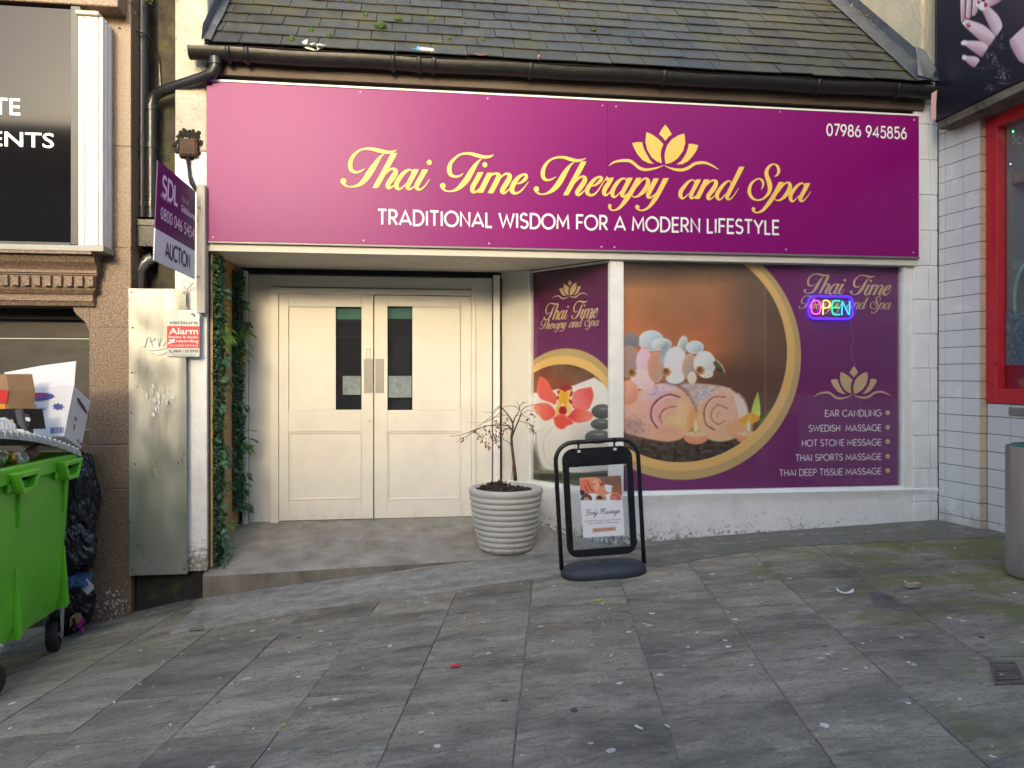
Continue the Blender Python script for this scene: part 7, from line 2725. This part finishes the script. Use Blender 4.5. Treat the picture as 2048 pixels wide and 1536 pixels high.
litter("red_petal", "bright red petal lying on the flags", "petal", 910, 1335, .055, .03, mat("red_petal", (.65, .02, .05), .5, .1, 20), .3)
litter("green_leaf", "lime green leaf on the flags below the pavement sign", "leaf", 1195, 1204, .05, .022, mat("lime_leaf", (.34, .55, .04), .5, .1, 20), .1)
litter("paper_scrap", "curled white paper scrap left of the small drain cover", "paper", 1690, 1189, .10, .022, mat("white_paper", (.66, .67, .67), .7, .06, 9), -.4, curl=.03)
litter("pale_stone", "pale tan stone chip right of the small drain cover", "stone", 1826, 1176, .10, .05, mat("tan_stone", (.42, .32, .22), .85, .2, 20), .15, th=.022)
white_b, tan_b = mat("white_butt", (.62, .60, .55), .8, .15, 30), mat("tan_butt", (.48, .36, .16), .8, .2, 30)
for i, (u, v, big, lab) in enumerate((
        (229, 1409, 1, "fat white cigarette butt on the slab nearest the front of the green bin"), (341, 1455, 1, "white cigarette butt lying in a joint in the lower left of the paving"), (567, 1455, 1, "tan cigarette butt in the joint below left of the red petal"),
        (1223, 1315, 1, "white upright looking butt on the flags straight below the pavement sign"), (1656, 1313, 1, "white butt on the flags below the curled paper scrap"), (2000, 1354, 1, "white butt lying on the larger rusty drain cover"),
        (462, 1373, 0, "thin butt on the flags left of the red petal"), (727, 1341, 0, "yellowish butt just left of the red petal"), (1335, 1457, 0, "thin pale butt near the bottom middle of the paving"), (843, 1470, 0, "thin butt below the red petal"),
        (1278, 1460, 2, "larger crushed white butt below the fat butt under the pavement sign"), (1690, 1343, 0, "thin long butt between the two drain covers"))):
    c = G(u, v)
    z = gz(c.x, c.y) + .011
    bm = nb()
    a = random.uniform(-1.2, 1.2)
    d = Vector((math.cos(a), math.sin(a), 0)) * (.012 if big != 2 else .02)
    cc = Vector((c.x, c.y, z))
    tube(bm, [cc - d, cc + d], .0052 if big else .0042, 8)
    tag(obj("cigarette_butt", bm, tan_b if lab.startswith(("tan", "yellowish")) else white_b, smooth=40), lab, "cigarette butt", "cigarette butts on the flags")

moss_m = mat("bright_moss", (.065, .12, .018), .95, .4, 60, .9, 120, col2=(.025, .055, .010))


def roof_pt(u, v):
    n = nr_
    return PP(u, v, Vector((0, EY, EZ)) + nr_ * .018, n)


for i, (u, v, r, lab) in enumerate(((762, 56, .048, "largest round moss clump on the slates"), (797, 42, .034, "second largest moss clump, upper right of the largest one"), (732, 31, .018, "small moss tuft above and left of the largest clump"), (864, 40, .020, "small moss tuft right of the second largest clump"), (622, 61, .018, "moss tuft in a slate joint above the plastic rag"), (584, 80, .022, "moss tuft at the gutter just left of the plastic rag"), (658, 73, .020, "moss tuft at the gutter just right of the plastic rag"), (930, 48, .014, "tiny moss tuft in a joint right above the feeding bottle"), (965, 80, .016, "moss tuft near the gutter above the bent twig"), (899, 78, .016, "moss tuft near the gutter just right of the feeding bottle"), (1187, 62, .024, "moss clump alone on the right half of the roof"), (700, 2, .016, "small moss tuft highest up on the slates"))):
    bm = nb()
    bmesh.ops.create_icosphere(bm, subdivisions=3, radius=r)
    for w in bm.verts:
        w.co *= 1 + .35 * mnoise.noise(w.co * 60 + Vector((i, 0, 0))) + .18 * mnoise.noise(w.co * 160)
        w.co.z *= .8 if i in (0, 1, 10) else 1.3
    bmesh.ops.translate(bm, verts=bm.verts, vec=roof_pt(u, v) + nr_ * r * .3)
    tag(obj("moss_clump", bm, moss_m, smooth='all'), lab or "small moss tuft in a joint between the roof slates", "moss", "moss clumps on the slate roof")
bt = thing("feeding_bottle", "clear plastic bottle with blue cap lying in the gutter", "bottle", P(850, 100, 6.13))
bm = nb()
Mb = Matrix.Translation(P(853, 101, 6.125)) @ Matrix.Rotation(R(93), 4, 'Y')
lathe(bm, [(.001, .062), (.020, .06), (.023, .052), (.023, -.05), (.019, -.056)], seg=20)
bmesh.ops.transform(bm, matrix=Mb, verts=bm.verts)
obj("body", bm, mat("hazy_plastic", (.46, .50, .54), .25, .1, 9), bt, smooth=40)
bm = nb()
lathe(bm, [(.001, -.08), (.021, -.08), (.025, -.076), (.025, -.054), (.001, -.053)], seg=20)
lathe(bm, [(.004, -.082), (.006, -.11), (.001, -.116)], seg=12)
bmesh.ops.transform(bm, matrix=Mb, verts=bm.verts)
obj("cap", bm, mat("blue_cap", (.06, .34, .62), .4, .06, 9), bt, smooth=40)
bm = nb()
random.seed(5)
for (u, v) in ((606, 88), (616, 92), (628, 92), (636, 92)):
    leaf(bm, P(u, v + 4, 6.11), Vector((random.uniform(-1, 1), 0, .5)), Vector((0, -1, .6)), .075, .05)
leaf(bm, P(598, 88, 6.11), Vector((1, 0, -.25)), Vector((0, -1, .5)), .16, .05)
leaf(bm, P(640, 90, 6.11), Vector((-.5, -.2, -1)), Vector((0, -1, .3)), .05, .04)
tag(obj("plastic_rag", bm, mat("pale_rag", (.55, .56, .55), .7, .1, 12)), "torn pale plastic rag caught on the gutter edge", "rag")
bm = nb()
tube(bm, [P(950, 107, 6.09), P(958, 110, 6.08), P(968, 110, 6.08), P(976, 107, 6.09)], .006, 6)
tag(obj("twig", bm, mat("red_twig", (.30, .12, .07), .8, .2, 20)), "bent reddish twig lying on the gutter rim", "twig")
bm = nb()
leaf(bm, P(1076, 117, 6.09), Vector((.4, -.2, 1)), Vector((0, -1, 0)), .04, .03)
tag(obj("red_scrap", bm, mat("faded_red", (.42, .13, .12), .7, .1, 9)), "tiny faded red scrap on the gutter right of the twig", "scrap")
bm = nb()
random.seed(8)
for k in range(90):
    p = PP(random.gauss(1738, 14), random.gauss(18, 12), Vector((0, EY, EZ)) + nr_ * .05, nr_)
    leaf(bm, p, Vector((random.uniform(-1, 1), -.4, random.uniform(-.6, 1))), rv(), .075, .010)
tag(obj("dry_grass_tuft", bm, mat("straw", (.42, .29, .09), .9, .3, 20)), "straw coloured dry grass tuft where the slates meet the yellowed gable", "grass tuft")
# pale droppings and crumbs on the pier foot
bm = nb()
random.seed(6)
for k in range(70):
    u, v = random.gauss(225, 18), random.uniform(1180, 1238)
    u = min(max(u, 183), 259)
    p = P(u, v, 6.197)
    s_ = random.uniform(.003, .009)
    poly(bm, [p + Vector((s_ * math.cos(R(a)) * random.uniform(.5, 1), 0, s_ * 1.4 * math.sin(R(a)))) for a in (10, 80, 150, 200, 270, 330)])
structure(obj("paint_flecks", bm, MATS["white_paper"], left), "stuff")

# ------------------------------------------------------------------ the other side of the street (out of frame: it shades and is mirrored)
brick = mat("red_brown_brick", (.20, .12, .085), .85, .25, 30, .3, 40)
stone_ = mat("buff_stone_trim", (.36, .31, .24), .8, .15, 8, .2, 40)
win_m = mat("dark_window_glass", (.02, .025, .03), .08, .1, 3, spec=.8, rvar=.02)


def opposite(label, x0, x1, h, yf, floors, nx, wall):
    t = thing("opposite_building", label, "building", ((x0 + x1) / 2, yf, 0))
    bm = nb()
    box(bm, x0, x1, yf - 6, yf, -2.5, h)
    obj("wall", bm, wall, t)
    bm = nb()
    box(bm, x0 - .05, x1 + .05, yf - 6, yf + .12, h + .001, h + .16, .02)
    box(bm, x0, x1, yf + .001, yf + .08, 2.9, 3.1, .02)
    obj("roof", bm, stone_, t)
    for f in range(floors):
        for k in range(nx):
            xc = x0 + (x1 - x0) * (k + .5) / nx
            w_ = (x1 - x0) / nx * (.39 if f == 0 else .28)
            z0, z1 = (.6, 2.5) if f == 0 else (3.7 + (f - 1) * 2.7, 5.4 + (f - 1) * 2.7)
            if z1 > h - .2:
                continue
            bm = nb()
            box(bm, xc - w_, xc + w_, yf + .001, yf + .06, z0 - .06, z1 + .06, .01)
            fr_ = obj("window", bm, stone_, t)
            bm = nb()
            box(bm, xc - w_ + .06, xc + w_ - .06, yf + .061, yf + .066, z0, z1)
            obj("pane", bm, win_m, fr_)


OPP_Y = -5.0
opposite("low brick shop across the street, behind the viewer", -6.4, -.55, 4.35, OPP_Y, 1, 2, brick)
opposite("added dark brick house, unseen behind the viewer on the left", -22, -6.45, 6.7, OPP_Y, 2, 5, mat("dark_brick", (.11, .08, .065), .85, .25, 30, .3, 40))  # added so the black sign panel mirrors dark brick instead of sky
opposite("tall buff building across the street, behind the viewer on the right", -.5, 20, 8.2, OPP_Y, 2, 6, mat("buff_render", (.34, .31, .27), .85, .15, 6))
